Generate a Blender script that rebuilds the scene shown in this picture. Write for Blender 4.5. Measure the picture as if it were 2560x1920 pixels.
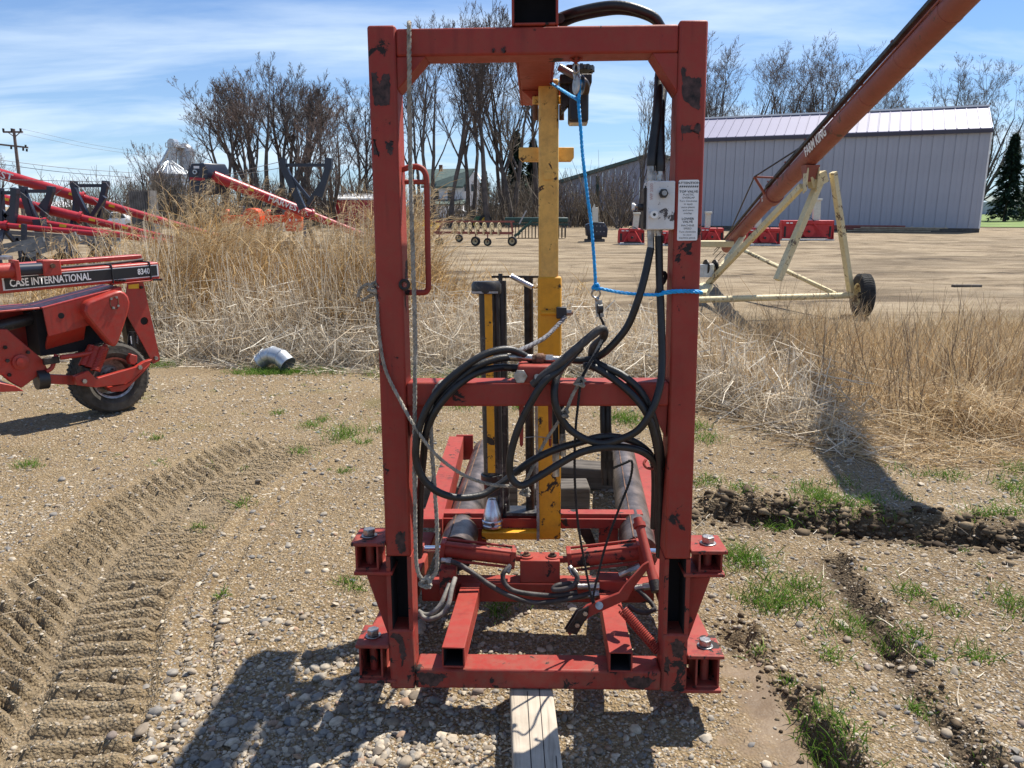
import bpy, math, random
import numpy as np
from mathutils import Vector, Matrix

random.seed(7)
rng = np.random.default_rng(7)
for o in list(bpy.data.objects):
    bpy.data.objects.remove(o)
scene = bpy.context.scene
COL = scene.collection
R = math.radians

# ------------------------------------------------------------------ camera
CAM_H = 1.6
F_PX = 1950.0                       # focal length in photo pixels (2560 wide)
PITCH = math.atan(445.0 / F_PX)
cam_d = bpy.data.cameras.new('camera')
cam_d.sensor_width = 36.0
cam_d.lens = 36.0 * F_PX / 2560.0
cam_d.clip_start = 0.05
cam_d.clip_end = 3000
cam = bpy.data.objects.new('camera', cam_d)
COL.objects.link(cam)
cam.location = (0, 0, CAM_H)
cam.rotation_euler = (math.pi / 2 - PITCH, 0, 0)
scene.camera = cam

# ------------------------------------------------------------------ light
SUN_AZ, SUN_EL = R(46), R(57)
sunvec = Vector((math.sin(SUN_AZ) * math.cos(SUN_EL), math.cos(SUN_AZ) * math.cos(SUN_EL), math.sin(SUN_EL)))
sl = bpy.data.lights.new('sun', 'SUN')
sl.energy = 5.0
sl.angle = R(0.53)
sl.color = (1.0, 0.94, 0.84)
sun = bpy.data.objects.new('sun', sl)
COL.objects.link(sun)
sun.rotation_euler = sunvec.to_track_quat('Z', 'Y').to_euler()
sun.location = (20, 20, 40)

world = bpy.data.worlds.new('World')
scene.world = world
world.use_nodes = True
wn, wl = world.node_tree.nodes, world.node_tree.links
wn.clear()
w_out = wn.new('ShaderNodeOutputWorld')
w_bg = wn.new('ShaderNodeBackground')
w_bg.inputs['Strength'].default_value = 0.072
sky = wn.new('ShaderNodeTexSky')
sky.sky_type = 'NISHITA'
sky.sun_disc = False
sky.sun_elevation = SUN_EL
sky.sun_rotation = SUN_AZ
sky.altitude = 300
sky.air_density = 1.0
sky.dust_density = 0.25
sky.ozone_density = 3.5
# thin cirrus: direction projected on a high flat layer, streaky noise
tc = wn.new('ShaderNodeTexCoord')
sep = wn.new('ShaderNodeSeparateXYZ')
wl.new(tc.outputs['Generated'], sep.inputs[0])
zc = wn.new('ShaderNodeMath'); zc.operation = 'MAXIMUM'; zc.inputs[1].default_value = 0.0
wl.new(sep.outputs['Z'], zc.inputs[0])
za = wn.new('ShaderNodeMath'); za.operation = 'ADD'; za.inputs[1].default_value = 0.16
wl.new(zc.outputs[0], za.inputs[0])
dx = wn.new('ShaderNodeMath'); dx.operation = 'DIVIDE'
dy = wn.new('ShaderNodeMath'); dy.operation = 'DIVIDE'
wl.new(sep.outputs['X'], dx.inputs[0]); wl.new(za.outputs[0], dx.inputs[1])
wl.new(sep.outputs['Y'], dy.inputs[0]); wl.new(za.outputs[0], dy.inputs[1])
cmb = wn.new('ShaderNodeCombineXYZ')
wl.new(dx.outputs[0], cmb.inputs[0]); wl.new(dy.outputs[0], cmb.inputs[1])
mp = wn.new('ShaderNodeMapping')
mp.inputs['Rotation'].default_value = (0, 0, R(-20))
mp.inputs['Scale'].default_value = (0.55, 1.5, 1)
mp.inputs['Location'].default_value = (1.7, 0.2, 0)
wl.new(cmb.outputs[0], mp.inputs[0])
n1 = wn.new('ShaderNodeTexNoise')
n1.inputs['Scale'].default_value = 1.1; n1.inputs['Detail'].default_value = 9
n1.inputs['Roughness'].default_value = 0.56; n1.inputs['Distortion'].default_value = 0.5
wl.new(mp.outputs[0], n1.inputs['Vector'])
cr = wn.new('ShaderNodeValToRGB')
cr.color_ramp.elements[0].position = 0.44; cr.color_ramp.elements[0].color = (0.02, 0.02, 0.02, 1)
cr.color_ramp.elements[1].position = 0.72; cr.color_ramp.elements[1].color = (0.66, 0.66, 0.66, 1)
wl.new(n1.outputs['Fac'], cr.inputs[0])
mixc = wn.new('ShaderNodeMixRGB'); mixc.blend_type = 'MIX'
mixc.inputs['Color2'].default_value = (7.6, 8.9, 10.2, 1)
# milky haze that thickens toward the horizon, same all round
hz1 = wn.new('ShaderNodeMath'); hz1.operation = 'MULTIPLY'; hz1.inputs[1].default_value = -5.5
wl.new(zc.outputs[0], hz1.inputs[0])
hz2 = wn.new('ShaderNodeMath'); hz2.operation = 'EXPONENT'; wl.new(hz1.outputs[0], hz2.inputs[0])
hz3 = wn.new('ShaderNodeMath'); hz3.operation = 'MULTIPLY_ADD'; hz3.use_clamp = True
hz3.inputs[1].default_value = 0.42
wl.new(hz2.outputs[0], hz3.inputs[0]); wl.new(cr.outputs['Color'], hz3.inputs[2])
wl.new(hz3.outputs[0], mixc.inputs['Fac'])
tint = wn.new('ShaderNodeMixRGB'); tint.blend_type = 'MULTIPLY'; tint.inputs['Fac'].default_value = 1.0
tint.inputs['Color2'].default_value = (0.50, 0.78, 1.10, 1)      # clear, deep spring sky
wl.new(sky.outputs['Color'], tint.inputs['Color1'])
wl.new(tint.outputs[0], mixc.inputs['Color1'])
wl.new(mixc.outputs[0], w_bg.inputs['Color'])
wl.new(w_bg.outputs[0], w_out.inputs[0])

vs = scene.view_settings
vs.view_transform = 'Standard'
vs.look = 'None'
vs.exposure = 0.72
vs.gamma = 1.0
vs.use_curve_mapping = False
scene.render.engine = 'CYCLES'
scene.cycles.max_bounces = 6
scene.cycles.transparent_max_bounces = 8
scene.render.resolution_x = 1024
scene.render.resolution_y = 768

# ------------------------------------------------------------------ photo pixel -> place
CP, SP = math.cos(PITCH), math.sin(PITCH)
def ray(px, py):
    cx, cy = (px - 1280.0) / F_PX, (960.0 - py) / F_PX
    return Vector((cx, CP + cy * SP, -SP + cy * CP))
CAMLOC = Vector((0, 0, CAM_H))
def at(px, py, Y):
    d = ray(px, py); return CAMLOC + d * (Y / d.y)
def gnd(px, py, z=0.0):
    d = ray(px, py); return CAMLOC + d * ((z - CAM_H) / d.z)

# ------------------------------------------------------------------ materials
def new_mat(name):
    m = bpy.data.materials.new(name); m.use_nodes = True
    nt = m.node_tree; b = nt.nodes['Principled BSDF']
    return m, nt.nodes, nt.links, b
def rgba(c): return (c[0], c[1], c[2], 1.0)
def tex_noise(n, l, scale, detail=4, rough=0.6, vec=None, dist=0.0):
    t = n.new('ShaderNodeTexNoise')
    t.inputs['Scale'].default_value = scale; t.inputs['Detail'].default_value = detail
    t.inputs['Roughness'].default_value = rough; t.inputs['Distortion'].default_value = dist
    if vec is not None: l.new(vec, t.inputs['Vector'])
    return t
def ramp(n, l, src, stops):
    r = n.new('ShaderNodeValToRGB'); e = r.color_ramp.elements
    while len(e) > 1: e.remove(e[-1])
    e[0].position = stops[0][0]; e[0].color = rgba(stops[0][1])
    for p, c in stops[1:]:
        x = e.new(p); x.color = rgba(c)
    l.new(src, r.inputs[0]); return r
def mix(n, l, fac, c1, c2, mode='MIX'):
    m = n.new('ShaderNodeMixRGB'); m.blend_type = mode
    for k, v in (('Fac', fac), ('Color1', c1), ('Color2', c2)):
        if isinstance(v, (int, float)): m.inputs[k].default_value = v
        elif isinstance(v, (tuple, list)): m.inputs[k].default_value = rgba(v)
        else: l.new(v, m.inputs[k])
    return m.outputs[0]
def bump(n, l, h, b, strength, dist):
    bn = n.new('ShaderNodeBump'); bn.inputs['Strength'].default_value = strength
    bn.inputs['Distance'].default_value = dist
    l.new(h, bn.inputs['Height']); l.new(bn.outputs[0], b.inputs['Normal']); return bn
def plain(name, col, rough=0.6, metal=0.0, var=0.12, scale=12.0, bmp=0.0, spec=0.5, bscale=None):
    m, n, l, b = new_mat(name)
    co = n.new('ShaderNodeTexCoord').outputs['Object']
    t = tex_noise(n, l, scale, 5, 0.6, co)
    d = tuple(max(0, c * (1 - var * 1.6)) for c in col); u = tuple(min(1, c * (1 + var)) for c in col)
    r = ramp(n, l, t.outputs['Fac'], [(0.3, d), (0.72, u)])
    l.new(r.outputs[0], b.inputs['Base Color'])
    b.inputs['Roughness'].default_value = rough; b.inputs['Metallic'].default_value = metal
    b.inputs['Specular IOR Level'].default_value = spec
    if bmp:
        t2 = tex_noise(n, l, bscale or scale * 5, 4, 0.6, co)
        bump(n, l, t2.outputs['Fac'], b, bmp, 0.01)
    return m
def paint(name, col, chip, amount=0.5, scale=9.0, rough=0.42, fade=None, dirt=(0.16, 0.12, 0.08), dirt_amt=0.25, spec=0.5, streak=0.0):
    """painted steel: faded colour, chips through to dark steel, a film of dust"""
    m, n, l, b = new_mat(name)
    co = n.new('ShaderNodeTexCoord').outputs['Object']
    t0 = tex_noise(n, l, 3.0, 4, 0.6, co)
    fade = fade or tuple(min(1, c * 1.35 + 0.02) for c in col)
    c0 = ramp(n, l, t0.outputs['Fac'], [(0.3, col), (0.75, fade)]).outputs[0]
    td = tex_noise(n, l, 22.0, 6, 0.7, co)
    fd = ramp(n, l, td.outputs['Fac'], [(0.42, (0, 0, 0)), (0.8, (dirt_amt,) * 3)]).outputs[0]
    c1 = mix(n, l, fd, c0, dirt)
    if streak:
        mps = n.new('ShaderNodeMapping'); mps.inputs['Scale'].default_value = (34, 34, 2.2); l.new(co, mps.inputs[0])
        tsk = tex_noise(n, l, 1.0, 5, 0.6, mps.outputs[0]); tbk = tex_noise(n, l, 4.0, 4, 0.6, co)
        sm = mix(n, l, 1.0, ramp(n, l, tsk.outputs['Fac'], [(0.50, (0, 0, 0)), (0.72, (1, 1, 1))]).outputs[0], ramp(n, l, tbk.outputs['Fac'], [(0.42, (0, 0, 0)), (0.66, (streak,) * 3)]).outputs[0], 'MULTIPLY')
        c1 = mix(n, l, sm, c1, tuple(c * 0.42 + 0.012 for c in col))
        tf = tex_noise(n, l, 140.0, 3, 0.7, co)
        c1 = mix(n, l, ramp(n, l, tf.outputs['Fac'], [(0.66, (0, 0, 0)), (0.74, (0.7, 0.7, 0.7))]).outputs[0], c1, (0.05, 0.03, 0.025))
    ta = tex_noise(n, l, scale, 7, 0.68, co, 0.4)
    tb = tex_noise(n, l, 1.7, 2, 0.5, co)
    ad = n.new('ShaderNodeMath'); ad.operation = 'MULTIPLY_ADD'
    l.new(tb.outputs['Fac'], ad.inputs[0]); ad.inputs[1].default_value = 0.45; l.new(ta.outputs['Fac'], ad.inputs[2])
    th = 0.93 - 0.16 * amount
    fc = ramp(n, l, ad.outputs[0], [(th, (0, 0, 0)), (th + 0.025, (1, 1, 1))]).outputs[0]
    c2 = mix(n, l, fc, c1, chip)
    l.new(c2, b.inputs['Base Color'])
    rr = ramp(n, l, td.outputs['Fac'], [(0.3, (rough,) * 3), (0.8, (min(1, rough + 0.28),) * 3)]).outputs[0]
    l.new(mix(n, l, fc, rr, (0.75, 0.75, 0.75)), b.inputs['Roughness'])
    b.inputs['Specular IOR Level'].default_value = spec
    inv = n.new('ShaderNodeMath'); inv.operation = 'MULTIPLY_ADD'
    l.new(fc, inv.inputs[0]); inv.inputs[1].default_value = -0.6; l.new(td.outputs['Fac'], inv.inputs[2])
    bump(n, l, inv.outputs[0], b, 0.22, 0.004)
    return m
def island(name, stops, rough=0.8, trans=0.0, noise=0.0, spec=0.25):
    """colour picked per loose piece (blades, pebbles)"""
    m, n, l, b = new_mat(name)
    g = n.new('ShaderNodeNewGeometry')
    c = ramp(n, l, g.outputs['Random Per Island'], stops).outputs[0]
    if noise:
        co = n.new('ShaderNodeTexCoord').outputs['Object']
        t = tex_noise(n, l, noise, 3, 0.6, co)
        k = ramp(n, l, t.outputs['Fac'], [(0.3, (0.7, 0.7, 0.7)), (0.7, (1.15, 1.15, 1.15))]).outputs[0]
        c = mix(n, l, 1.0, c, k, 'MULTIPLY')
    l.new(c, b.inputs['Base Color']); b.inputs['Roughness'].default_value = rough
    b.inputs['Specular IOR Level'].default_value = spec
    if trans:
        out = n['Material Output']
        tr = n.new('ShaderNodeBsdfTranslucent'); l.new(c, tr.inputs['Color'])
        ms = n.new('ShaderNodeMixShader'); ms.inputs[0].default_value = trans
        l.new(b.outputs[0], ms.inputs[1]); l.new(tr.outputs[0], ms.inputs[2]); l.new(ms.outputs[0], out.inputs[0])
    return m

M = {}
M['red'] = paint('frame_red', (0.265, 0.027, 0.019), (0.024, 0.018, 0.018), 0.42, 10, 0.46, fade=(0.33, 0.048, 0.033), dirt_amt=0.3, spec=0.3, streak=0.8)
M['redworn'] = paint('frame_red_worn', (0.27, 0.030, 0.021), (0.026, 0.020, 0.018), 0.85, 19, 0.45, fade=(0.30, 0.040, 0.030), dirt_amt=0.6, spec=0.3, streak=1.0)
M['red2'] = paint('mower_red', (0.36, 0.024, 0.014), (0.05, 0.03, 0.025), 0.05, 9, 0.32, fade=(0.42, 0.036, 0.024), dirt_amt=0.34, streak=0.6)
M['augerred'] = paint('auger_red', (0.235, 0.056, 0.042), (0.12, 0.07, 0.055), 0.3, 6, 0.5, fade=(0.29, 0.085, 0.065), dirt_amt=0.35, streak=0.5)
M['newred'] = paint('new_red', (0.34, 0.010, 0.020), (0.2, 0.02, 0.02), 0.0, 5, 0.28, fade=(0.38, 0.016, 0.028), dirt_amt=0.05)
M['blowerred'] = paint('blower_red', (0.44, 0.014, 0.016), (0.08, 0.03, 0.03), 0.1, 5, 0.4, dirt_amt=0.15)
M['orange'] = paint('orange', (0.62, 0.06, 0.010), (0.2, 0.03, 0.02), 0.0, 5, 0.35, fade=(0.8, 0.10, 0.02), dirt_amt=0.06)
M['yellow'] = paint('yellow', (0.74, 0.34, 0.006), (0.030, 0.022, 0.012), 0.5, 15, 0.42, fade=(0.68, 0.32, 0.012), dirt=(0.14, 0.08, 0.03), dirt_amt=0.35)
M['yellowold'] = paint('yellow_old', (0.78, 0.47, 0.10), (0.065, 0.04, 0.022), 0.55, 24, 0.5, fade=(0.82, 0.54, 0.16), dirt=(0.28, 0.16, 0.07), dirt_amt=0.6)
M['yellowtag'] = plain('yellow_tag', (0.75, 0.48, 0.02), 0.5, var=0.05)
M['cream'] = paint('cream', (0.60, 0.50, 0.27), (0.16, 0.11, 0.07), 0.7, 12, 0.5, fade=(0.68, 0.60, 0.38), dirt_amt=0.25)
M['hollow'] = plain('recess_shade', (0.012, 0.010, 0.012), 0.9, var=0.2)  # near-black colour stands in for the shade inside tubes and openings
M['darksteel'] = plain('dark_steel', (0.05, 0.042, 0.038), 0.5, 0.6, var=0.5, scale=14, bmp=0.3)
M['steel'] = plain('steel', (0.42, 0.40, 0.38), 0.38, 1.0, var=0.35, scale=30, bmp=0.2)
M['alu'] = plain('aluminium', (0.72, 0.72, 0.74), 0.30, 1.0, var=0.18, scale=35, bmp=0.1)
M['chrome'] = plain('chrome', (0.85, 0.85, 0.87), 0.1, 1.0, var=0.02)
M['brownsteel'] = plain('roller_steel', (0.20, 0.155, 0.13), 0.38, 0.75, var=0.55, scale=9, bmp=0.25)
M['rust'] = plain('rust', (0.17, 0.085, 0.05), 0.8, 0.1, var=0.5, scale=20, bmp=0.5)
M['blackpaint'] = paint('black_paint', (0.012, 0.012, 0.014), (0.10, 0.09, 0.08), 0.55, 18, 0.32, fade=(0.022, 0.022, 0.024), dirt=(0.12, 0.10, 0.08), dirt_amt=0.3)
M['hose'] = plain('hose_rubber', (0.014, 0.014, 0.015), 0.46, 0, var=0.45, scale=25, bmp=0.15)
M['hosedusty'] = plain('hose_dusty', (0.055, 0.048, 0.045), 0.62, 0, var=0.5, scale=18, bmp=0.2)
M['hosegrey'] = plain('hose_grey', (0.24, 0.22, 0.19), 0.7, 0, var=0.3, scale=18, bmp=0.2)
M['rope'] = plain('rope_fibre', (0.36, 0.325, 0.27), 0.9, 0, var=0.35, scale=40, bmp=0.6, bscale=260)
M['ropegrey'] = plain('rope_steelgrey', (0.20, 0.20, 0.22), 0.75, 0, var=0.45, scale=60, bmp=0.5, bscale=260)
M['ropedark'] = plain('rope_black', (0.022, 0.021, 0.022), 0.75, 0, var=0.5, scale=40, bmp=0.5, bscale=260)
M['bluerope'] = plain('rope_blue', (0.008, 0.36, 0.80), 0.45, 0, var=0.2, scale=60, bmp=0.4, bscale=220)
M['white'] = plain('white_paint', (0.78, 0.78, 0.76), 0.5, 0, var=0.06)
M['sticker'] = plain('sticker_white', (0.80, 0.80, 0.80), 0.35, 0, var=0.05, scale=30)
M['ink'] = plain('ink_black', (0.014, 0.014, 0.016), 0.5, 0, var=0.05)
M['fadedink'] = plain('ink_faded', (0.5, 0.28, 0.26), 0.6, 0, var=0.1)
M['valve'] = paint('valve_aluminium', (0.60, 0.60, 0.60), (0.07, 0.06, 0.06), 0.45, 26, 0.4, fade=(0.72, 0.72, 0.71), dirt=(0.30, 0.17, 0.09), dirt_amt=0.25)
M['tyre'] = plain('tyre_rubber', (0.025, 0.024, 0.023), 0.85, 0, var=0.5, scale=9, bmp=0.4)
M['tyredusty'] = plain('tyre_dusty', (0.07, 0.062, 0.052), 0.9, 0, var=0.5, scale=7, bmp=0.5)
M['galv'] = plain('galvanised', (0.50, 0.53, 0.56), 0.42, 0.75, var=0.18, scale=9, bmp=0.12)
M['navy'] = plain('navy_paint', (0.018, 0.024, 0.042), 0.35, 0, var=0.2, scale=3)
M['greyplastic'] = plain('grey_plastic', (0.33, 0.33, 0.34), 0.5, 0, var=0.1)
M['green'] = plain('machine_green', (0.012, 0.10, 0.035), 0.4, 0, var=0.2, scale=3)
M['darkgreen'] = plain('drill_green', (0.010, 0.050, 0.040), 0.4, 0, var=0.2, scale=3)
M['rakeyellow'] = plain('rake_yellow', (0.68, 0.44, 0.04), 0.5, 0, var=0.1)
M['rakecream'] = plain('rake_cream', (0.60, 0.50, 0.30), 0.5, 0, var=0.1)
M['glass'] = plain('window_glass', (0.03, 0.04, 0.05), 0.12, 0, var=0.2, scale=2)

def wood_mat(name, col, dark, axis=1):
    m, n, l, b = new_mat(name)
    co = n.new('ShaderNodeTexCoord').outputs['Object']
    mp = n.new('ShaderNodeMapping'); sc = [38.0, 38.0, 38.0]; sc[axis] = 2.2
    mp.inputs['Scale'].default_value = sc; l.new(co, mp.inputs[0])
    t = tex_noise(n, l, 1.0, 6, 0.62, mp.outputs[0], 0.6)
    t2 = tex_noise(n, l, 6.0, 4, 0.6, co)
    c = ramp(n, l, t.outputs['Fac'], [(0.28, dark), (0.5, col), (0.75, tuple(min(1, x * 1.25) for x in col))]).outputs[0]
    k = ramp(n, l, t2.outputs['Fac'], [(0.3, (0.72, 0.7, 0.68)), (0.7, (1.1, 1.1, 1.1))]).outputs[0]
    l.new(mix(n, l, 1.0, c, k, 'MULTIPLY'), b.inputs['Base Color'])
    b.inputs['Roughness'].default_value = 0.85; b.inputs['Specular IOR Level'].default_value = 0.2
    bump(n, l, t.outputs['Fac'], b, 0.5, 0.006)
    return m
M['wood'] = wood_mat('timber_weathered', (0.47, 0.41, 0.335), (0.19, 0.155, 0.12), 1)
M['woodx'] = wood_mat('timber_dark', (0.13, 0.115, 0.10), (0.035, 0.03, 0.028), 0)
M['lumber'] = wood_mat('lumber_pale', (0.42, 0.35, 0.25), (0.2, 0.16, 0.11), 0)

# ------------------------------------------------------------------ mesh building
def link_mesh(name, me, mat, parent=None, kind=None, sharp=40):
    if mat is not None: me.materials.append(mat)
    if sharp is not None:
        me.polygons.foreach_set('use_smooth', [True] * len(me.polygons))
        try: me.set_sharp_from_angle(angle=R(sharp))
        except Exception: pass
    o = bpy.data.objects.new(name, me); COL.objects.link(o)
    if parent is not None: o.parent = parent
    if kind: o['kind'] = kind
    return o
def mesh_np(name, verts, faces):
    """fast mesh: verts (N,3), faces (F,k) with one k"""
    verts = np.asarray(verts, np.float32).reshape(-1, 3); faces = np.asarray(faces, np.int32)
    me = bpy.data.meshes.new(name); k = faces.shape[1]
    me.vertices.add(len(verts)); me.vertices.foreach_set('co', verts.ravel())
    me.loops.add(faces.size); me.loops.foreach_set('vertex_index', faces.ravel())
    me.polygons.add(len(faces)); me.polygons.foreach_set('loop_start', np.arange(0, faces.size, k, dtype=np.int32))
    me.update(calc_edges=True)
    return me
def perp(t):
    a = Vector((0, 0, 1)) if abs(t.z) < 0.9 else Vector((1, 0, 0))
    u = t.cross(a).normalized(); return u, t.cross(u).normalized()
def spline(pts, k=6):
    P = [Vector(p) for p in pts]
    if len(P) < 3: return P
    out = []
    for i in range(len(P) - 1):
        p0 = P[i - 1] if i else P[0] * 2 - P[1]
        p1, p2 = P[i], P[i + 1]
        p3 = P[i + 2] if i + 2 < len(P) else P[-1] * 2 - P[-2]
        for j in range(k):
            t = j / k
            out.append(0.5 * ((2 * p1) + (p2 - p0) * t + (2 * p0 - 5 * p1 + 4 * p2 - p3) * t * t + (3 * p1 - p0 - 3 * p2 + p3) * t ** 3))
    out.append(P[-1]); return out
class MB:
    def __init__(s): s.v = []; s.f = []
    def add(s, vs, fs):
        b = len(s.v); s.v += [tuple(v) for v in vs]; s.f += [tuple(i + b for i in f) for f in fs]; return s
    def hexa(s, p):      # 8 points: bottom 4 ccw, top 4 ccw
        return s.add(p, [(3, 2, 1, 0), (4, 5, 6, 7), (0, 1, 5, 4), (1, 2, 6, 5), (2, 3, 7, 6), (3, 0, 4, 7)])
    def box(s, a, b):
        x0, y0, z0 = (min(a[i], b[i]) for i in range(3)); x1, y1, z1 = (max(a[i], b[i]) for i in range(3))
        return s.hexa([(x0, y0, z0), (x1, y0, z0), (x1, y1, z0), (x0, y1, z0), (x0, y0, z1), (x1, y0, z1), (x1, y1, z1), (x0, y1, z1)])
    def bar(s, p, q, w, h, up=(0, 0, 1), w2=None, h2=None):
        p, q = Vector(p), Vector(q); t = (q - p).normalized(); up = Vector(up)
        if abs(t.dot(up)) > 0.97: up = Vector((0, 1, 0))
        sd = t.cross(up).normalized(); u = sd.cross(t).normalized()
        pts = []
        for c, ww, hh in ((p, w, h), (q, w2 or w, h2 or h)):
            pts += [c - sd * ww / 2 - u * hh / 2, c + sd * ww / 2 - u * hh / 2, c + sd * ww / 2 + u * hh / 2, c - sd * ww / 2 + u * hh / 2]
        return s.hexa(pts)
    def tube(s, pts, r, n=10, cap=True, closed=False):
        P = [Vector(p) for p in pts]; m = len(P)
        rr = r if isinstance(r, (list, tuple)) else [r] * m
        t0 = (P[1] - P[0]).normalized(); u, w = perp(t0); vs = []
        for i in range(m):
            if closed: t = (P[(i + 1) % m] - P[i - 1])
            else: t = (P[min(i + 1, m - 1)] - P[max(i - 1, 0)])
            if t.length < 1e-9: t = t0
            t = t.normalized(); u = (u - t * u.dot(t))
            if u.length < 1e-6: u, w = perp(t)
            u.normalize(); w = t.cross(u)
            for j in range(n):
                a = 2 * math.pi * j / n; vs.append(P[i] + (u * math.cos(a) + w * math.sin(a)) * rr[i])
        fs = []
        for i in range(m if closed else m - 1):
            for j in range(n):
                a, b = i * n + j, i * n + (j + 1) % n; c, d = ((i + 1) % m) * n + (j + 1) % n, ((i + 1) % m) * n + j
                fs.append((a, b, c, d))
        if cap and not closed:
            fs.append(tuple(range(n))[::-1]); fs.append(tuple((m - 1) * n + j for j in range(n)))
        return s.add(vs, fs)
    def cyl(s, p, q, r, n=16, r2=None): return s.tube([p, q], [r, r if r2 is None else r2], n)
    def pipe(s, p, q, r, ri, n=24):      # hollow
        p, q = Vector(p), Vector(q); t = (q - p).normalized(); u, w = perp(t); vs = []
        for c, rad in ((p, r), (q, r), (q, ri), (p, ri)):
            for j in range(n):
                a = 2 * math.pi * j / n; vs.append(c + (u * math.cos(a) + w * math.sin(a)) * rad)
        fs = []
        for k in range(4):
            for j in range(n):
                fs.append((k * n + j, k * n + (j + 1) % n, ((k + 1) % 4) * n + (j + 1) % n, ((k + 1) % 4) * n + j))
        return s.add(vs, fs)
    def lathe(s, c, axis, prof, n=24, u=None):      # prof: (radius, along axis); closed outline or open profile
        c, axis = Vector(c), Vector(axis).normalized(); u, w = perp(axis); vs = []
        for r, h in prof:
            for j in range(n):
                a = 2 * math.pi * j / n; vs.append(c + axis * h + (u * math.cos(a) + w * math.sin(a)) * max(r, 1e-5))
        fs = []
        for k in range(len(prof) - 1):
            for j in range(n):
                fs.append((k * n + j, k * n + (j + 1) % n, (k + 1) * n + (j + 1) % n, (k + 1) * n + j))
        return s.add(vs, fs)
    def prism(s, poly, vec):
        vec = Vector(vec); n = len(poly); P = [Vector(p) for p in poly]
        return s.add(P + [p + vec for p in P], [tuple(range(n))[::-1], tuple(range(n, 2 * n))] + [(i, (i + 1) % n, n + (i + 1) % n, n + i) for i in range(n)])
    def ring(s, c, axis, R_, r, n=20, m=8):
        c, axis = Vector(c), Vector(axis).normalized(); u, w = perp(axis)
        return s.tube([c + (u * math.cos(2 * math.pi * i / n) + w * math.sin(2 * math.pi * i / n)) * R_ for i in range(n)], r, m, closed=True)
    def bolt(s, c, axis, r, h): return s.cyl(c, Vector(c) + Vector(axis).normalized() * h, r, 6)
    def spring(s, p, q, R_, r, turns, n=10, m=6):
        p, q = Vector(p), Vector(q); t = (q - p).normalized(); u, w = perp(t); L = (q - p)
        k = int(turns * n)
        return s.tube([p + L * (i / k) + (u * math.cos(2 * math.pi * i / n) + w * math.sin(2 * math.pi * i / n)) * R_ for i in range(k + 1)], r, m)
    def rope(s, pts, r, pitch=None, n=5):
        P = spline(pts, 5); pitch = pitch or r * 7
        L = [0.0]
        for i in range(1, len(P)): L.append(L[-1] + (P[i] - P[i - 1]).length)
        N = max(4, int(L[-1] / (pitch / 7)))
        Q = []; j = 0
        for i in range(N + 1):
            d = L[-1] * i / N
            while j < len(L) - 2 and L[j + 1] < d: j += 1
            Q.append(P[j].lerp(P[j + 1], (d - L[j]) / max(1e-9, L[j + 1] - L[j])))
        for k in range(3):
            S = []; u = None
            for i in range(N + 1):
                t = (Q[min(i + 1, N)] - Q[max(i - 1, 0)]).normalized()
                if u is None: u, w = perp(t)
                u = (u - t * u.dot(t)).normalized(); w = t.cross(u)
                a = 2 * math.pi * (k / 3 + L[-1] * i / N / pitch)
                S.append(Q[i] + (u * math.cos(a) + w * math.sin(a)) * r * 0.5)
            s.tube(S, r * 0.56, n)
        return s
    def blob(s, c, rx, ry, rz, n=8, m=6):
        c = Vector(c); vs = []; fs = []
        for i in range(m + 1):
            t = math.pi * i / m
            for j in range(n):
                a = 2 * math.pi * j / n
                vs.append(c + Vector((rx * math.sin(t) * math.cos(a), ry * math.sin(t) * math.sin(a), rz * math.cos(t))))
        for i in range(m):
            for j in range(n): fs.append((i * n + j, (i + 1) * n + j, (i + 1) * n + (j + 1) % n, i * n + (j + 1) % n))
        return s.add(vs, fs)
    def build(s, name, mat, parent=None, bevel=0.0, sharp=40, kind=None):
        me = bpy.data.meshes.new(name); me.from_pydata(s.v, [], s.f); me.update()
        o = link_mesh(name, me, mat, parent, kind, sharp)
        if bevel:
            md = o.modifiers.new('bevel', 'BEVEL'); md.width = bevel; md.segments = 2; md.limit_method = 'ANGLE'; md.angle_limit = R(50)
            md.harden_normals = False
        return o
def tag(o, label, cat=None, group=None, kind=None):
    if label: o['label'] = label
    if cat: o['category'] = cat
    if group: o['group'] = group
    if kind: o['kind'] = kind
    return o
class Thing:
    def __init__(s, name, label, cat, loc=(0, 0, 0), rot=(0, 0, 0), group=None):
        e = bpy.data.objects.new(name, None); COL.objects.link(e); e.empty_display_size = 0.1
        e.location = loc; e.rotation_euler = rot; tag(e, label, cat, group); s.o = e
        from mathutils import Euler
        s.m = Matrix.Translation(Vector(loc)) @ Euler(rot, 'XYZ').to_matrix().to_4x4(); s.i = s.m.inverted()
        s.c = s.i @ CAMLOC; s.r = s.i.to_3x3()
    def L(s, px, py, y=0.0):         # photo pixel -> local point on the plane local y
        d = s.r @ ray(px, py); return s.c + d * ((y - s.c.y) / d.y)
    def Z(s, px, py, z=0.0):         # photo pixel -> local point on the plane local z
        d = s.r @ ray(px, py); return s.c + d * ((z - s.c.z) / d.z)
    def w(s, p): return s.i @ Vector(p)
    def P(s, pts, y=None): return [s.L(p[0], p[1], p[2] if y is None else y) for p in pts]
    def rect(s, x0, y0, x1, y1, y, depth, mb=None):
        mb = mb or MB(); xm, ym = (x0 + x1) / 2, (y0 + y1) / 2
        a, b = s.L(x0, ym, y), s.L(x1, ym, y); c, d = s.L(xm, y0, y), s.L(xm, y1, y)
        return mb.box((a.x, y, d.z), (b.x, y + depth, c.z))
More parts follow.
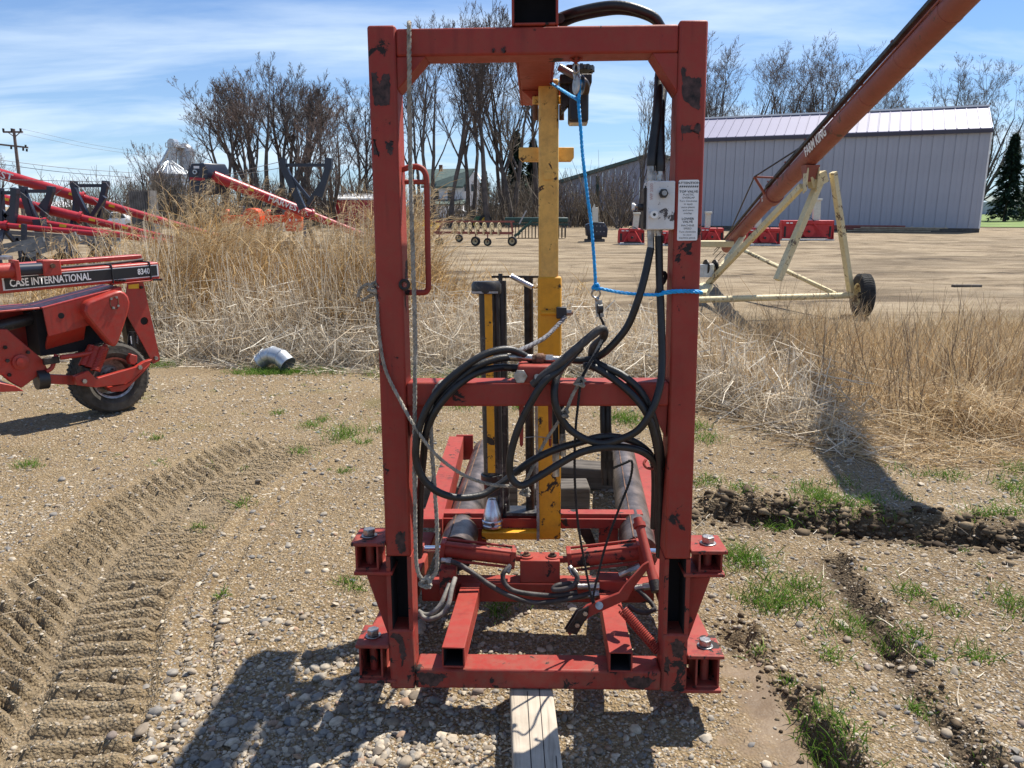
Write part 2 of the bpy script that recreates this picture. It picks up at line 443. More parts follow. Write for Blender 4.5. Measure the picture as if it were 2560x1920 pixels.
def text_mesh(body, size, bold=0.0, sx=1.0, align='LEFT'):
    cu = bpy.data.curves.new('txt', 'FONT'); cu.body = body; cu.size = size; cu.offset = bold
    cu.align_x = align; cu.resolution_u = 2
    ob = bpy.data.objects.new('txt', cu); COL.objects.link(ob)
    dg = bpy.context.evaluated_depsgraph_get(); dg.update()
    me = bpy.data.meshes.new_from_object(ob.evaluated_get(dg)); me.materials.clear()
    bpy.data.objects.remove(ob); bpy.data.curves.remove(cu)
    for v in me.vertices: v.co.x *= sx
    return me
def lettering(body, size, origin, xdir, ydir, mat, parent, bold=0.0, sx=1.0, align='LEFT', name='lettering'):
    me = text_mesh(body, size, bold, sx, align)
    x, y = Vector(xdir).normalized(), Vector(ydir).normalized(); z = x.cross(y); o_ = Vector(origin)
    for v in me.vertices: v.co = o_ + x * v.co.x + y * v.co.y + z * 0.0
    return link_mesh(name, me, mat, parent, sharp=None)
def copy_tree(o, parent=None):
    c = o.copy(); COL.objects.link(c); c.parent = parent
    for ch in list(o.children): copy_tree(ch, c)
    return c

# ================================================================== GROUND
def vnoise(x, y, seed=0):
    ix = np.floor(x).astype(np.int64); iy = np.floor(y).astype(np.int64)
    fx, fy = x - ix, y - iy; fx = fx * fx * (3 - 2 * fx); fy = fy * fy * (3 - 2 * fy)
    def h(a, b):
        n = (a * 374761393 + b * 668265263 + seed * 974711) & 0xffffffff
        n = ((n ^ (n >> 13)) * 1274126177) & 0xffffffff
        return ((n ^ (n >> 16)) & 0xffff) / 65535.0
    return (h(ix, iy) * (1 - fx) + h(ix + 1, iy) * fx) * (1 - fy) + (h(ix, iy + 1) * (1 - fx) + h(ix + 1, iy + 1) * fx) * fy
def fbm(x, y, seed=0, oct=4):
    s = 0; a = 0.5
    for i in range(oct):
        s = s + a * (vnoise(x * 2 ** i, y * 2 ** i, seed + i * 17) - 0.5); a *= 0.5
    return s
def sstep(a, b, x):
    t = np.clip((x - a) / (b - a), 0, 1); return t * t * (3 - 2 * t)
TRACK_Y = np.array([1.2, 2.1, 2.87, 3.4, 3.87, 4.4, 5.06, 5.6]); TRACK_X = np.array([-1.26, -1.54, -1.80, -1.88, -1.90, -1.84, -1.68, -1.45])
def seg_dist(x, y, a, b):
    ax, ay = a; bx, by = b; L = math.hypot(bx - ax, by - ay); tx, ty = (bx - ax) / L, (by - ay) / L
    s = (x - ax) * tx + (y - ay) * ty; u = -(x - ax) * ty + (y - ay) * tx
    return s, u, L
def terrain(x, y):
    """height, damp-mud mask, smooth wet-silt mask, track mask"""
    near = sstep(9.0, 6.0, y) * sstep(5.5, 3.6, np.abs(x))
    z = fbm(x * 0.35, y * 0.35, 3, 3) * 0.05 * sstep(60, 20, y)
    z = z + fbm(x * 2.1, y * 2.1, 5, 3) * 0.022 * sstep(16, 6, y)
    z = z + fbm(x * 11, y * 11, 8, 4) * 0.012 * near
    _xc = np.interp(y, TRACK_Y, TRACK_X); _in = sstep(0.46, 0.36, np.abs(x - _xc)) * sstep(5.5, 5.0, y)
    z = z + fbm(x * 34, y * 34, 9, 3) * 0.008 * near * (1 - 0.55 * _in)
    # wheel ruts across the yard behind the reeds
    yard = sstep(9.5, 12, y) * sstep(60, 30, y)
    z = z + yard * (fbm(x * 0.45 + 3, y * 1.1, 12, 4) * 0.06)
    mud = np.zeros_like(x); wet = np.zeros_like(x); trk = np.zeros_like(x)
    mud = mud + yard * sstep(0.02, 0.12, -fbm(x * 0.45 + 3, y * 1.1, 12, 4)) * 0.45
    # tractor tyre track, lower left
    wx = x + fbm(x * 3, y * 3, 21, 3) * 0.05; wy = y + fbm(x * 3, y * 3, 25, 3) * 0.06
    xc = np.interp(wy, TRACK_Y, TRACK_X); u = wx - xc
    s = wy * 1.04
    inside = sstep(0.40, 0.34, np.abs(u)) * sstep(5.45, 5.0, y) * sstep(0.5, 1.5, y)
    ph = (s - np.where(u < 0.02, -u * 0.95, 0.0) - np.where(u > 0.02, u * 0.12, 0.0)) / 0.088
    ph = ph + fbm(x * 5, y * 5, 31, 3) * 0.6 + fbm(x * 1.3, y * 1.3, 32, 2) * 0.8
    fr = ph - np.floor(ph)
    lug = sstep(0.10, 0.26, fr) * sstep(0.92, 0.56, fr)
    worn = sstep(-0.24, 0.02, fbm(x * 2.4, y * 3.2, 33, 4) + 0.10) * (0.75 + 0.6 * vnoise(x * 6, y * 6, 39))
    gap = 1 - 0.75 * sstep(0.05, 0.015, np.abs(u - 0.02))
    z = z + inside * (lug * 0.041 * worn * gap - 0.022)
    z = z + sstep(0.36, 0.42, np.abs(u)) * sstep(0.62, 0.46, np.abs(u)) * sstep(5.5, 5.0, y) * (0.016 + 0.022 * fbm(x * 9, s * 9, 37, 3))
    # parallel drag lines beside it
    side = sstep(0.30, 0.38, u) * sstep(0.74, 0.60, u) * sstep(5.5, 4.8, y)
    z = z + side * 0.010 * np.sin((u + fbm(x * 2, y * 2, 41, 2) * 0.06) * 62)
    trk = inside
    mud = np.maximum(mud, inside * (1 - lug) * 0.30)
    # churned trench, right
    s, u, L = seg_dist(x, y, (0.95, 3.98), (2.9, 3.36)); u = u + fbm(x * 3, y * 3, 51, 3) * 0.16
    along = sstep(-0.1, 0.25, s)
    tr = along * np.exp(-(u / 0.085) ** 2)
    z = z - tr * 0.085 + along * sstep(-0.02, 0.07, u) * sstep(0.62, 0.14, u) * 0.050
    clod = along * np.exp(-((u - 0.02) / 0.16) ** 2) * sstep(3.0, 0.2, s)
    z = z + clod * (np.abs(fbm(x * 14, y * 14, 55, 4)) * 0.22 - 0.015)
    mud = np.maximum(mud, along * np.exp(-((u + 0.0) / 0.15) ** 2) * 1.05)
    # two narrow steps running toward the viewer
    for (a, b, wdt, dep, berm, sd) in (((1.46, 3.42), (1.33, 1.9), 0.045, 0.036, 0.03, 61), ((0.83, 2.85), (0.93, 1.6), 0.060, 0.052, 0.060, 71)):
        s, u, L = seg_dist(x, y, a, b); u = u + fbm(x * 6, y * 6, sd, 3) * 0.09
        along = sstep(-0.05, 0.12, s) * (0.35 + 0.65 * sstep(-0.12, 0.10, fbm(x * 2.6, y * 2.6, sd + 3, 2)))
        z = z - along * dep * np.exp(-(u / wdt) ** 2) + along * berm * np.exp(-((u - 0.085) / 0.06) ** 2) * (1 + 3.2 * fbm(x * 16, y * 16, sd + 5, 4))
        mud = np.maximum(mud, along * np.exp(-((u - 0.02) / 0.075) ** 2) * 0.95)
    w = sstep(0.56, 0.66, x - .05 + fbm(x * 5, y * 5, 81, 4) * 0.7) * sstep(0.93, 0.86, x + fbm(x * 4, y * 4, 83, 2) * 0.08) * sstep(2.62, 2.45, y + fbm(x * 3, y * 3, 85, 2) * 0.3)
    wet = w * sstep(-0.34, -0.02, fbm(x * 7, y * 7, 90, 4) + .12)
    z = z * (1 - w) + w * (-0.012 + fbm(x * 1.5, y * 1.5, 87, 2) * 0.01 + fbm(x * 26, y * 26, 88, 3) * 0.009 + np.clip(fbm(x * 8, y * 8, 89, 3), 0, 1) * 0.03)
    # shallow swale under the reeds
    z = z - 0.10 * np.exp(-((y - 9.0) / 1.2) ** 2) * sstep(3.5, 1.5, x)
    return z, mud, wet, trk
def zat(x, y):
    return terrain(np.asarray(x, float), np.asarray(y, float))[0]

def grow(start, step, factor, end):
    out = []; v = start; s = step
    while abs(v) < abs(end):
        s *= factor; v += s * (1 if end > start else -1); out.append(v)
    return out
gx = np.concatenate([np.array(grow(-2.9, 0.014, 1.075, -900))[::-1], np.arange(-2.9, 2.901, 0.0152), np.array(grow(2.9, 0.014, 1.075, 900))])
gy = np.concatenate([np.array(grow(1.72, 0.02, 1.25, -60))[::-1], np.arange(1.72, 3.2, 0.0115), np.arange(3.2, 5.2, 0.021), np.array(grow(5.2, 0.02, 1.035, 1500))])
GX, GY = np.meshgrid(gx, gy)
gz, gmud, gwet, gtrk = terrain(GX, GY)
nxg, nyg = len(gx), len(gy)
ii = np.arange(nxg * nyg).reshape(nyg, nxg)
quads = np.stack([ii[:-1, :-1], ii[:-1, 1:], ii[1:, 1:], ii[1:, :-1]], -1).reshape(-1, 4)
gme = mesh_np('ground', np.stack([GX, GY, gz], -1).reshape(-1, 3), quads)
for nm, arr in (('mud', gmud), ('wet', gwet), ('trk', gtrk)):
    a = gme.attributes.new(nm, 'FLOAT', 'POINT'); a.data.foreach_set('value', arr.astype(np.float32).ravel())

m, n, l, b = new_mat('ground_soil')
co = n.new('ShaderNodeTexCoord').outputs['Object']
def attr(nm):
    a = n.new('ShaderNodeAttribute'); a.attribute_name = nm; return a.outputs['Fac']
big = tex_noise(n, l, 0.55, 5, 0.62, co, 0.3)
mid = tex_noise(n, l, 5.0, 6, 0.65, co)
fine = tex_noise(n, l, 90.0, 4, 0.7, co)
soil = ramp(n, l, big.outputs['Fac'], [(0.30, (0.140, 0.097, 0.053)), (0.45, (0.248, 0.180, 0.101)), (0.58, (0.305, 0.229, 0.137)), (0.75, (0.375, 0.292, 0.185))]).outputs[0]
soil = mix(n, l, ramp(n, l, mid.outputs['Fac'], [(0.40, (0, 0, 0)), (0.80, (0.6, 0.6, 0.6))]).outputs[0], soil, (0.33, 0.25, 0.152))
big2 = tex_noise(n, l, 1.9, 6, 0.68, co, 0.6)
soil = mix(n, l, ramp(n, l, big2.outputs['Fac'], [(0.50, (0, 0, 0)), (0.68, (0.62, 0.62, 0.62))]).outputs[0], soil, (0.185, 0.133, 0.08))
vo = n.new('ShaderNodeTexVoronoi'); vo.inputs['Scale'].default_value = 95; l.new(co, vo.inputs['Vector'])
vo2 = n.new('ShaderNodeTexVoronoi'); vo2.inputs['Scale'].default_value = 46; l.new(co, vo2.inputs['Vector'])
hs = n.new('ShaderNodeSeparateColor'); l.new(vo.outputs['Color'], hs.inputs[0])
peb = ramp(n, l, hs.outputs[0], [(0.0, (0.13, 0.098, 0.065)), (0.25, (0.25, 0.19, 0.125)), (0.45, (0.38, 0.30, 0.20)), (0.6, (0.20, 0.18, 0.16)), (0.72, (0.46, 0.37, 0.25)), (0.88, (0.56, 0.475, 0.355)), (1.0, (0.30, 0.19, 0.11))]).outputs[0]
hs2 = n.new('ShaderNodeSeparateColor'); l.new(vo2.outputs['Color'], hs2.inputs[0])
pmask = mix(n, l, 1.0, ramp(n, l, vo.outputs['Distance'], [(0.42, (1, 1, 1)), (0.66, (0, 0, 0))]).outputs[0],
            ramp(n, l, mid.outputs['Fac'], [(0.34, (0.45, 0.45, 0.45)), (0.60, (1, 1, 1))]).outputs[0], 'MULTIPLY')
c = mix(n, l, pmask, soil, peb)
grain = ramp(n, l, fine.outputs['Fac'], [(0.25, (0.68, 0.66, 0.64)), (0.7, (1.16, 1.16, 1.16))]).outputs[0]
c = mix(n, l, 1.0, c, grain, 'MULTIPLY')
c = mix(n, l, mix(n, l, 1.0, attr('trk'), (0.45, 0.45, 0.45), 'MULTIPLY'), c, (0.30, 0.245, 0.175))
# pale dry yard beyond the weeds
sp = n.new('ShaderNodeSeparateXYZ'); l.new(co, sp.inputs[0])
yd = n.new('ShaderNodeMapRange'); yd.inputs['From Min'].default_value = 8.0; yd.inputs['From Max'].default_value = 13.0; l.new(sp.outputs['Y'], yd.inputs['Value'])
mpy = n.new('ShaderNodeMapping'); mpy.inputs['Scale'].default_value = (0.5, 1.0, 1); l.new(co, mpy.inputs[0])
st = tex_noise(n, l, 1.0, 10, 0.72, mpy.outputs[0], 0.5)
yc = ramp(n, l, st.outputs['Fac'], [(0.36, (0.095, 0.072, 0.050)), (0.43, (0.24, 0.187, 0.128)), (0.52, (0.345, 0.28, 0.20)), (0.64, (0.43, 0.36, 0.27)), (0.8, (0.50, 0.43, 0.33))]).outputs[0]
yc = mix(n, l, 1.0, yc, grain, 'MULTIPLY')
c = mix(n, l, yd.outputs[0], c, yc)
mudc = ramp(n, l, fine.outputs['Fac'], [(0.3, (0.048, 0.036, 0.026)), (0.7, (0.115, 0.087, 0.06))]).outputs[0]
mm = n.new('ShaderNodeMath'); mm.operation = 'MULTIPLY'; mm.use_clamp = True; l.new(attr('mud'), mm.inputs[0]); mm.inputs[1].default_value = 0.9
c = mix(n, l, mm.outputs[0], c, mudc)
wetc = ramp(n, l, mid.outputs['Fac'], [(0.35, (0.14, 0.098, 0.066)), (0.65, (0.215, 0.158, 0.110))]).outputs[0]
wmask = n.new('ShaderNodeMath'); wmask.operation = 'MULTIPLY'; l.new(attr('wet'), wmask.inputs[0]); wmask.inputs[1].default_value = 0.9
c = mix(n, l, wmask.outputs[0], c, wetc)
# sparse moss / seedling tint patches near the reeds
gn = tex_noise(n, l, 1.3, 4, 0.6, co)
gm = ramp(n, l, gn.outputs['Fac'], [(0.55, (0, 0, 0)), (0.72, (0.55, 0.55, 0.55))]).outputs[0]
yb = n.new('ShaderNodeMapRange'); yb.inputs['From Min'].default_value = 4.4; yb.inputs['From Max'].default_value = 6.5; l.new(sp.outputs['Y'], yb.inputs['Value'])
ybi = n.new('ShaderNodeMath'); ybi.operation = 'SUBTRACT'; l.new(yb.outputs[0], ybi.inputs[0]); l.new(yd.outputs[0], ybi.inputs[1]); ybi.use_clamp = True
c = mix(n, l, mix(n, l, 1.0, gm, ybi.outputs[0], 'MULTIPLY'), c, (0.15, 0.155, 0.05))
c = mix(n, l, 1.0, c, (0.90, 0.87, 0.80), 'MULTIPLY')
l.new(c, b.inputs['Base Color'])
rw = n.new('ShaderNodeMath'); rw.operation = 'MULTIPLY_ADD'; l.new(attr('wet'), rw.inputs[0]); rw.inputs[1].default_value = -0.35; rw.inputs[2].default_value = 0.95
l.new(rw.outputs[0], b.inputs['Roughness']); b.inputs['Specular IOR Level'].default_value = 0.25
hgt = n.new('ShaderNodeMath'); hgt.operation = 'MULTIPLY_ADD'; l.new(vo.outputs['Distance'], hgt.inputs[0]); hgt.inputs[1].default_value = -0.9; l.new(fine.outputs['Fac'], hgt.inputs[2])
hg2 = n.new('ShaderNodeMath'); hg2.operation = 'MULTIPLY_ADD'; l.new(vo2.outputs['Distance'], hg2.inputs[0]); hg2.inputs[1].default_value = -0.8; l.new(hgt.outputs[0], hg2.inputs[2])
inv = n.new('ShaderNodeMath'); inv.operation = 'MULTIPLY_ADD'; l.new(attr('wet'), inv.inputs[0]); inv.inputs[1].default_value = -0.8; inv.inputs[2].default_value = 1.0
bn = bump(n, l, hg2.outputs[0], b, 0.8, 0.012); l.new(inv.outputs[0], bn.inputs['Strength'])
ground = link_mesh('ground', gme, m, None, 'structure', sharp=None)
gme.polygons.foreach_set('use_smooth', [True] * len(gme.polygons))
ground['label'] = 'bare gravelly dirt yard with ruts and tyre tracks'

# far lawn at the right edge
lawn_m, n, l, b = new_mat('lawn_grass')
co = n.new('ShaderNodeTexCoord').outputs['Object']
t = tex_noise(n, l, 0.35, 5, 0.6, co); t2 = tex_noise(n, l, 9, 3, 0.7, co)
c = ramp(n, l, t.outputs['Fac'], [(0.3, (0.085, 0.13, 0.025)), (0.6, (0.14, 0.21, 0.04)), (0.8, (0.24, 0.24, 0.09))]).outputs[0]
l.new(c, b.inputs['Base Color']); b.inputs['Roughness'].default_value = 0.9
bump(n, l, t2.outputs['Fac'], b, 0.6, 0.05)
lawn = MB(); pts = [(33, 62), (44, 57), (62, 55), (120, 60), (160, 130), (60, 170), (34, 110)]
lawn.add([(x, y, float(zat(x, y)) + 0.05) for x, y in pts] + [(62, 85, 0.12)], [(i, (i + 1) % 7, 7) for i in range(7)])
tag(lawn.build('lawn', lawn_m, None, kind='structure'), 'strip of green lawn beyond the grey shed')

# ------------------------------------------------------------------ pebbles
phi = (1 + 5 ** 0.5) / 2
ico_v = np.array([(-1, phi, 0), (1, phi, 0), (-1, -phi, 0), (1, -phi, 0), (0, -1, phi), (0, 1, phi), (0, -1, -phi), (0, 1, -phi), (phi, 0, -1), (phi, 0, 1), (-phi, 0, -1), (-phi, 0, 1)]) / math.sqrt(1 + phi * phi)
ico_f = np.array([(0, 11, 5), (0, 5, 1), (0, 1, 7), (0, 7, 10), (0, 10, 11), (1, 5, 9), (5, 11, 4), (11, 10, 2), (10, 7, 6), (7, 1, 8), (3, 9, 4), (3, 4, 2), (3, 2, 6), (3, 6, 8), (3, 8, 9), (4, 9, 5), (2, 4, 11), (6, 2, 10), (8, 6, 7), (9, 8, 1)])
def scatter_pts(N):
    """positions seen by the camera, denser close up"""
    Y = 1.75 * (7.5 / 1.75) ** (rng.random(N) ** 1.25)
    X = (rng.random(N) * 2 - 1) * (0.72 * Y + 0.25)
    return X, Y
def pebble_cover(X, Y):
    d = fbm(X * 1.1, Y * 1.1, 101, 4) + 0.5
    heap = np.exp(-(((X + 0.75) / 0.75) ** 2 + ((Y - 2.25) / 0.6) ** 2)) * 0.55 + np.exp(-(((X + 0.2) / 0.5) ** 2 + ((Y - 2.05) / 0.3) ** 2)) * 0.5
    xc = np.interp(Y, TRACK_Y, TRACK_X)
    trk = sstep(0.50, 0.36, np.abs(X - xc)) * sstep(5.5, 5.0, Y)
    _, mud, wet, _ = terrain(X, Y)
    return np.clip(d * 0.95 + heap, 0, 1.2) * (1 - 0.86 * trk) * (1 - 0.8 * np.clip(mud, 0, 1)) * (1 - 0.97 * wet)
X, Y = scatter_pts(46000)
keep = rng.random(len(X)) < pebble_cover(X, Y) * 0.9
X, Y = X[keep], Y[keep]; N = len(X)
size = np.clip(np.exp(rng.normal(math.log(0.0042), 0.42, N)) * (0.72 + 0.16 * Y), 0.0022, 0.016)
size *= 1 + 0.9 * np.exp(-(((X + 0.6) / 0.8) ** 2 + ((Y - 2.2) / 0.55) ** 2)) * rng.random(N)
sc = np.stack([size * rng.uniform(0.9, 1.5, N), size * rng.uniform(0.8, 1.2, N), size * rng.uniform(0.5, 0.8, N)], -1)
ang = rng.random(N) * 6.283
V = ico_v[None] * (1 + rng.normal(0, 0.13, (N, 12, 1))) * sc[:, None]
ca, sa = np.cos(ang)[:, None], np.sin(ang)[:, None]
tl = rng.normal(0, 0.25, N)[:, None]
vx = V[..., 0] * ca - V[..., 1] * sa; vy = V[..., 0] * sa + V[..., 1] * ca; vz = V[..., 2] + V[..., 0] * tl
V = np.stack([vx + X[:, None], vy + Y[:, None], vz + (zat(X, Y) + sc[:, 2] * 0.25)[:, None]], -1)
Fc = (ico_f[None] + (np.arange(N) * 12)[:, None, None]).reshape(-1, 3)
STONE = [(0.0, (0.15, 0.125, 0.10)), (0.16, (0.27, 0.22, 0.165)), (0.34, (0.38, 0.32, 0.245)), (0.5, (0.50, 0.43, 0.335)), (0.62, (0.20, 0.19, 0.18)), (0.74, (0.26, 0.235, 0.20)), (0.84, (0.50, 0.43, 0.33)), (0.92, (0.135, 0.14, 0.15)), (1.0, (0.34, 0.22, 0.14))]
M['pebble'] = island('pebble_stone', STONE, 0.82, 0, 60.0)
o = link_mesh('gravel', mesh_np('gravel', V, Fc), M['pebble'], None, 'stuff', sharp=62)
tag(o, 'mixed tan and grey gravel strewn over the dirt', None)

X, Y = scatter_pts(105000)
keep = rng.random(len(X)) < np.clip(pebble_cover(X, Y) * 0.8 + .12, 0, 1) * (1 - .9 * terrain(X, Y)[2])
X, Y = X[keep], Y[keep]; N = len(X)
oct_v = np.array([(1, 0, 0), (-1, 0, 0), (0, 1, 0), (0, -1, 0), (0, 0, 1)], float); oct_f = np.array([(0, 2, 4), (2, 1, 4), (1, 3, 4), (3, 0, 4)])
size = np.exp(rng.normal(math.log(0.0026), 0.35, N)) * (0.7 + 0.2 * Y)
V = oct_v[None] * (1 + rng.normal(0, .22, (N, 5, 1))) * (size[:, None] * np.stack([rng.uniform(.9, 1.6, N), rng.uniform(.8, 1.2, N), rng.uniform(.5, .9, N)], -1))[:, None]
ang = rng.random(N) * 6.283; ca, sa = np.cos(ang)[:, None], np.sin(ang)[:, None]
V = np.stack([V[..., 0] * ca - V[..., 1] * sa + X[:, None], V[..., 0] * sa + V[..., 1] * ca + Y[:, None], V[..., 2] + zat(X, Y)[:, None]], -1)
o = link_mesh('grit', mesh_np('grit', V, (oct_f[None] + (np.arange(N) * 5)[:, None, None]).reshape(-1, 3)), M['pebble'], None, 'stuff', sharp=None)
tag(o, 'fine grit and small chips between the stones', None)

# crumbled damp clods along the ruts
cx_, cy_, cs_ = [], [], []
for (a, b_, n_, off_, spr) in (((0.98, 3.97), (2.9, 3.36), 1500, .03, .10), ((1.46, 3.42), (1.33, 1.9), 220, .05, .045), ((0.83, 2.85), (0.93, 1.75), 280, .06, .05)):
    t_ = rng.random(n_); L_s = math.hypot(b_[0] - a[0], b_[1] - a[1]); tx, ty = (b_[0] - a[0]) / L_s, (b_[1] - a[1]) / L_s; u_ = rng.normal(off_, spr, n_)
    cx_.append(a[0] + t_ * L_s * tx - ty * u_); cy_.append(a[1] + t_ * L_s * ty + tx * u_); cs_.append(np.clip(np.exp(rng.normal(math.log(.009 if n_ > 1000 else .0052), .48, n_)), .003, .024 if n_ > 1000 else .017))
X, Y, size = np.concatenate(cx_), np.concatenate(cy_), np.concatenate(cs_); N = len(X)
V = ico_v[None] * (1 + rng.normal(0, 0.34, (N, 12, 1))) * (size[:, None] * np.stack([rng.uniform(.9, 1.5, N), rng.uniform(.8, 1.3, N), rng.uniform(.6, .9, N)], -1))[:, None]
V = V + np.stack([X, Y, zat(X, Y) + size * .25], -1)[:, None]
M['clod'] = island('mud_clod', [(0, (0.055, 0.040, 0.028)), (.4, (0.11, 0.082, 0.055)), (.75, (0.19, 0.143, 0.093)), (1, (0.28, 0.215, 0.14))], .95, 0, 80.0, .1)
o = link_mesh('mud_clods', mesh_np('mud_clods', V, (ico_f[None] + (np.arange(N) * 12)[:, None, None]).reshape(-1, 3)), M['clod'], None, 'stuff', sharp=None)
tag(o, 'crumbled dark clods of damp mud along the ruts', None)

# larger stones that can be told apart
M['stone'] = None
mst, n, l, b = new_mat('field_stone')
oi = n.new('ShaderNodeObjectInfo'); co = n.new('ShaderNodeTexCoord').outputs['Object']
cc = ramp(n, l, oi.outputs['Random'], STONE).outputs[0]; t = tex_noise(n, l, 1.6, 5, 0.65, co)
kk = ramp(n, l, t.outputs['Fac'], [(0.3, (0.68, 0.68, 0.68)), (0.7, (1.2, 1.18, 1.15))]).outputs[0]
l.new(mix(n, l, 1.0, cc, kk, 'MULTIPLY'), b.inputs['Base Color']); b.inputs['Roughness'].default_value = 0.75; b.inputs['Specular IOR Level'].default_value = 0.3
def subdivide(v, f):
    v = [Vector(p) for p in v]; cache = {}; out = []
    def midp(a, b):
        k = (min(a, b), max(a, b))
        if k not in cache: v.append(((v[a] + v[b]) / 2).normalized()); cache[k] = len(v) - 1
        return cache[k]
    for a, b_, c_ in f:
        x, y, z = midp(a, b_), midp(b_, c_), midp(c_, a); out += [(a, x, z), (b_, y, x), (c_, z, y), (x, y, z)]
    return np.array([tuple(p) for p in v]), np.array(out)
sv, sf = subdivide(ico_v, ico_f)
stone_me = []
for k in range(7):
    r2 = np.random.default_rng(50 + k); d1 = r2.normal(size=(6, 3)); d1 /= np.linalg.norm(d1, axis=1)[:, None]
    am = r2.uniform(-0.22, 0.25, 6)
    rad = 1 + (np.abs(sv @ d1.T) ** 3 * am).sum(1)
    rad = np.minimum(rad, 1.0 + 0.1 * r2.random())
    me = mesh_np('stone', sv * rad[:, None], sf); me.materials.append(mst)
    me.polygons.foreach_set('use_smooth', [True] * len(me.polygons)); stone_me.append(me)
cnt = 0
while cnt < 290:
    x, y = scatter_pts(1); x, y = float(x[0]), float(y[0])
    if y > 5.0 or (abs(x - 0.06) < 0.13 and y < 2.9) or random.random() > float(pebble_cover(np.array([x]), np.array([y]))[0]) * 1.1: continue
    s_ = random.uniform(0.009, 0.0165) * (1.0 + (0.55 * random.random() if (-1.4 < x < 0.5 and y < 2.8) else 0)) * (0.85 + 0.09 * y)
    o = bpy.data.objects.new('stone', random.choice(stone_me)); COL.objects.link(o); o.parent = ground
    o.scale = (s_ * random.uniform(1.0, 1.45), s_ * random.uniform(0.85, 1.1), s_ * random.uniform(0.5, 0.8))
    o.rotation_euler = (random.uniform(-.3, .3), random.uniform(-.3, .3), random.uniform(0, 6.28))
    o.location = (x, y, float(zat(x, y)) + o.scale[2] * 0.3); cnt += 1

# ================================================================== BALE WRAPPER (red frame in front)
W = Thing('bale_wrapper', 'tall red steel bale wrapper frame with coiled black hydraulic hoses and a yellow arm', 'farm machine',
          (0.081, 2.196, 0.1), (R(-3.2), R(-0.5), R(-1.8)))
wo = W.o
HX, D, T = 0.4693, 0.102, 0.079
def zpx(px, py, y=0.0): return W.L(px, py, y).z
def post(sx, slot):
    zb, zt = slot; x0, x1 = (-HX, -HX + T) if sx < 0 else (HX - T, HX)
    m = MB(); m.box((x0, 0, zt), (x1, D, 1.995))
    m.build('post', M['red'], wo, 0.007)
    m = MB(); m.box((x0, 0.001, 0), (x1, D - 0.001, zb)); lo = m.build('post_foot', M['redworn'], wo, 0.007)
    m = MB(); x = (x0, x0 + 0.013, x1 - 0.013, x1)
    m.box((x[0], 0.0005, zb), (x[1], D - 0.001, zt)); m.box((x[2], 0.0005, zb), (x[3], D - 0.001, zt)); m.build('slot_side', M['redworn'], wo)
    m = MB(); m.box((x[1], D - 0.012, zb), (x[2], D - 0.003, zt)); m.build('slot_shade_plate', M['hollow'], wo)  # shade at the back of the slot painted as a dark plate
    m = MB(); m.box((x[1], 0.006, zb), (x[1] + 0.002, D - 0.012, zt)); m.box((x[2] - 0.002, 0.006, zb), (x[2], D - 0.012, zt)); m.build('slot_shade_lining', M['hollow'], wo)  # added dark sheets, shade of the slot interior put into colour
post(-1, (zpx(1000, 1575), zpx(1000, 1392)))
post(1, (zpx(1690, 1586), zpx(1690, 1399)))
IX = HX - T
zt0, zt1 = 1.912, 1.986
MB().box((-IX, 0.003, zt0), (IX, D - 0.002, zt1)).build('top_beam', M['red'], wo, 0.007)
zc0, zc1 = zpx(1340, 1017), zpx(1340, 957)
MB().box((-IX, 0.004, zc0), (IX, D - 0.004, zc1)).build('cross_beam', M['red'], wo, 0.007)
MB().box((-IX, 0.005, 0.001), (IX, D + 0.006, 0.068)).build('bottom_beam', M['redworn'], wo, 0.008)
for s_, dx_, dz_ in ((-1, 0.082, 0.088), (1, 0.072, 0.106)):
    MB().prism([(s_ * IX, 0.006, zt0), (s_ * (IX - dx_), 0.006, zt0), (s_ * IX, 0.006, zt0 - dz_)][::s_], (0, D - 0.012, 0)).build('corner_gusset', M['red'], wo, 0.003)
    MB().prism([(s_ * IX, 0.02, zc0), (s_ * (IX - 0.05), 0.02, zc0), (s_ * (IX - 0.004), 0.02, zc0 - 0.1)][::s_], (0, 0.05, 0)).build('corner_gusset', M['red'], wo, 0.002)
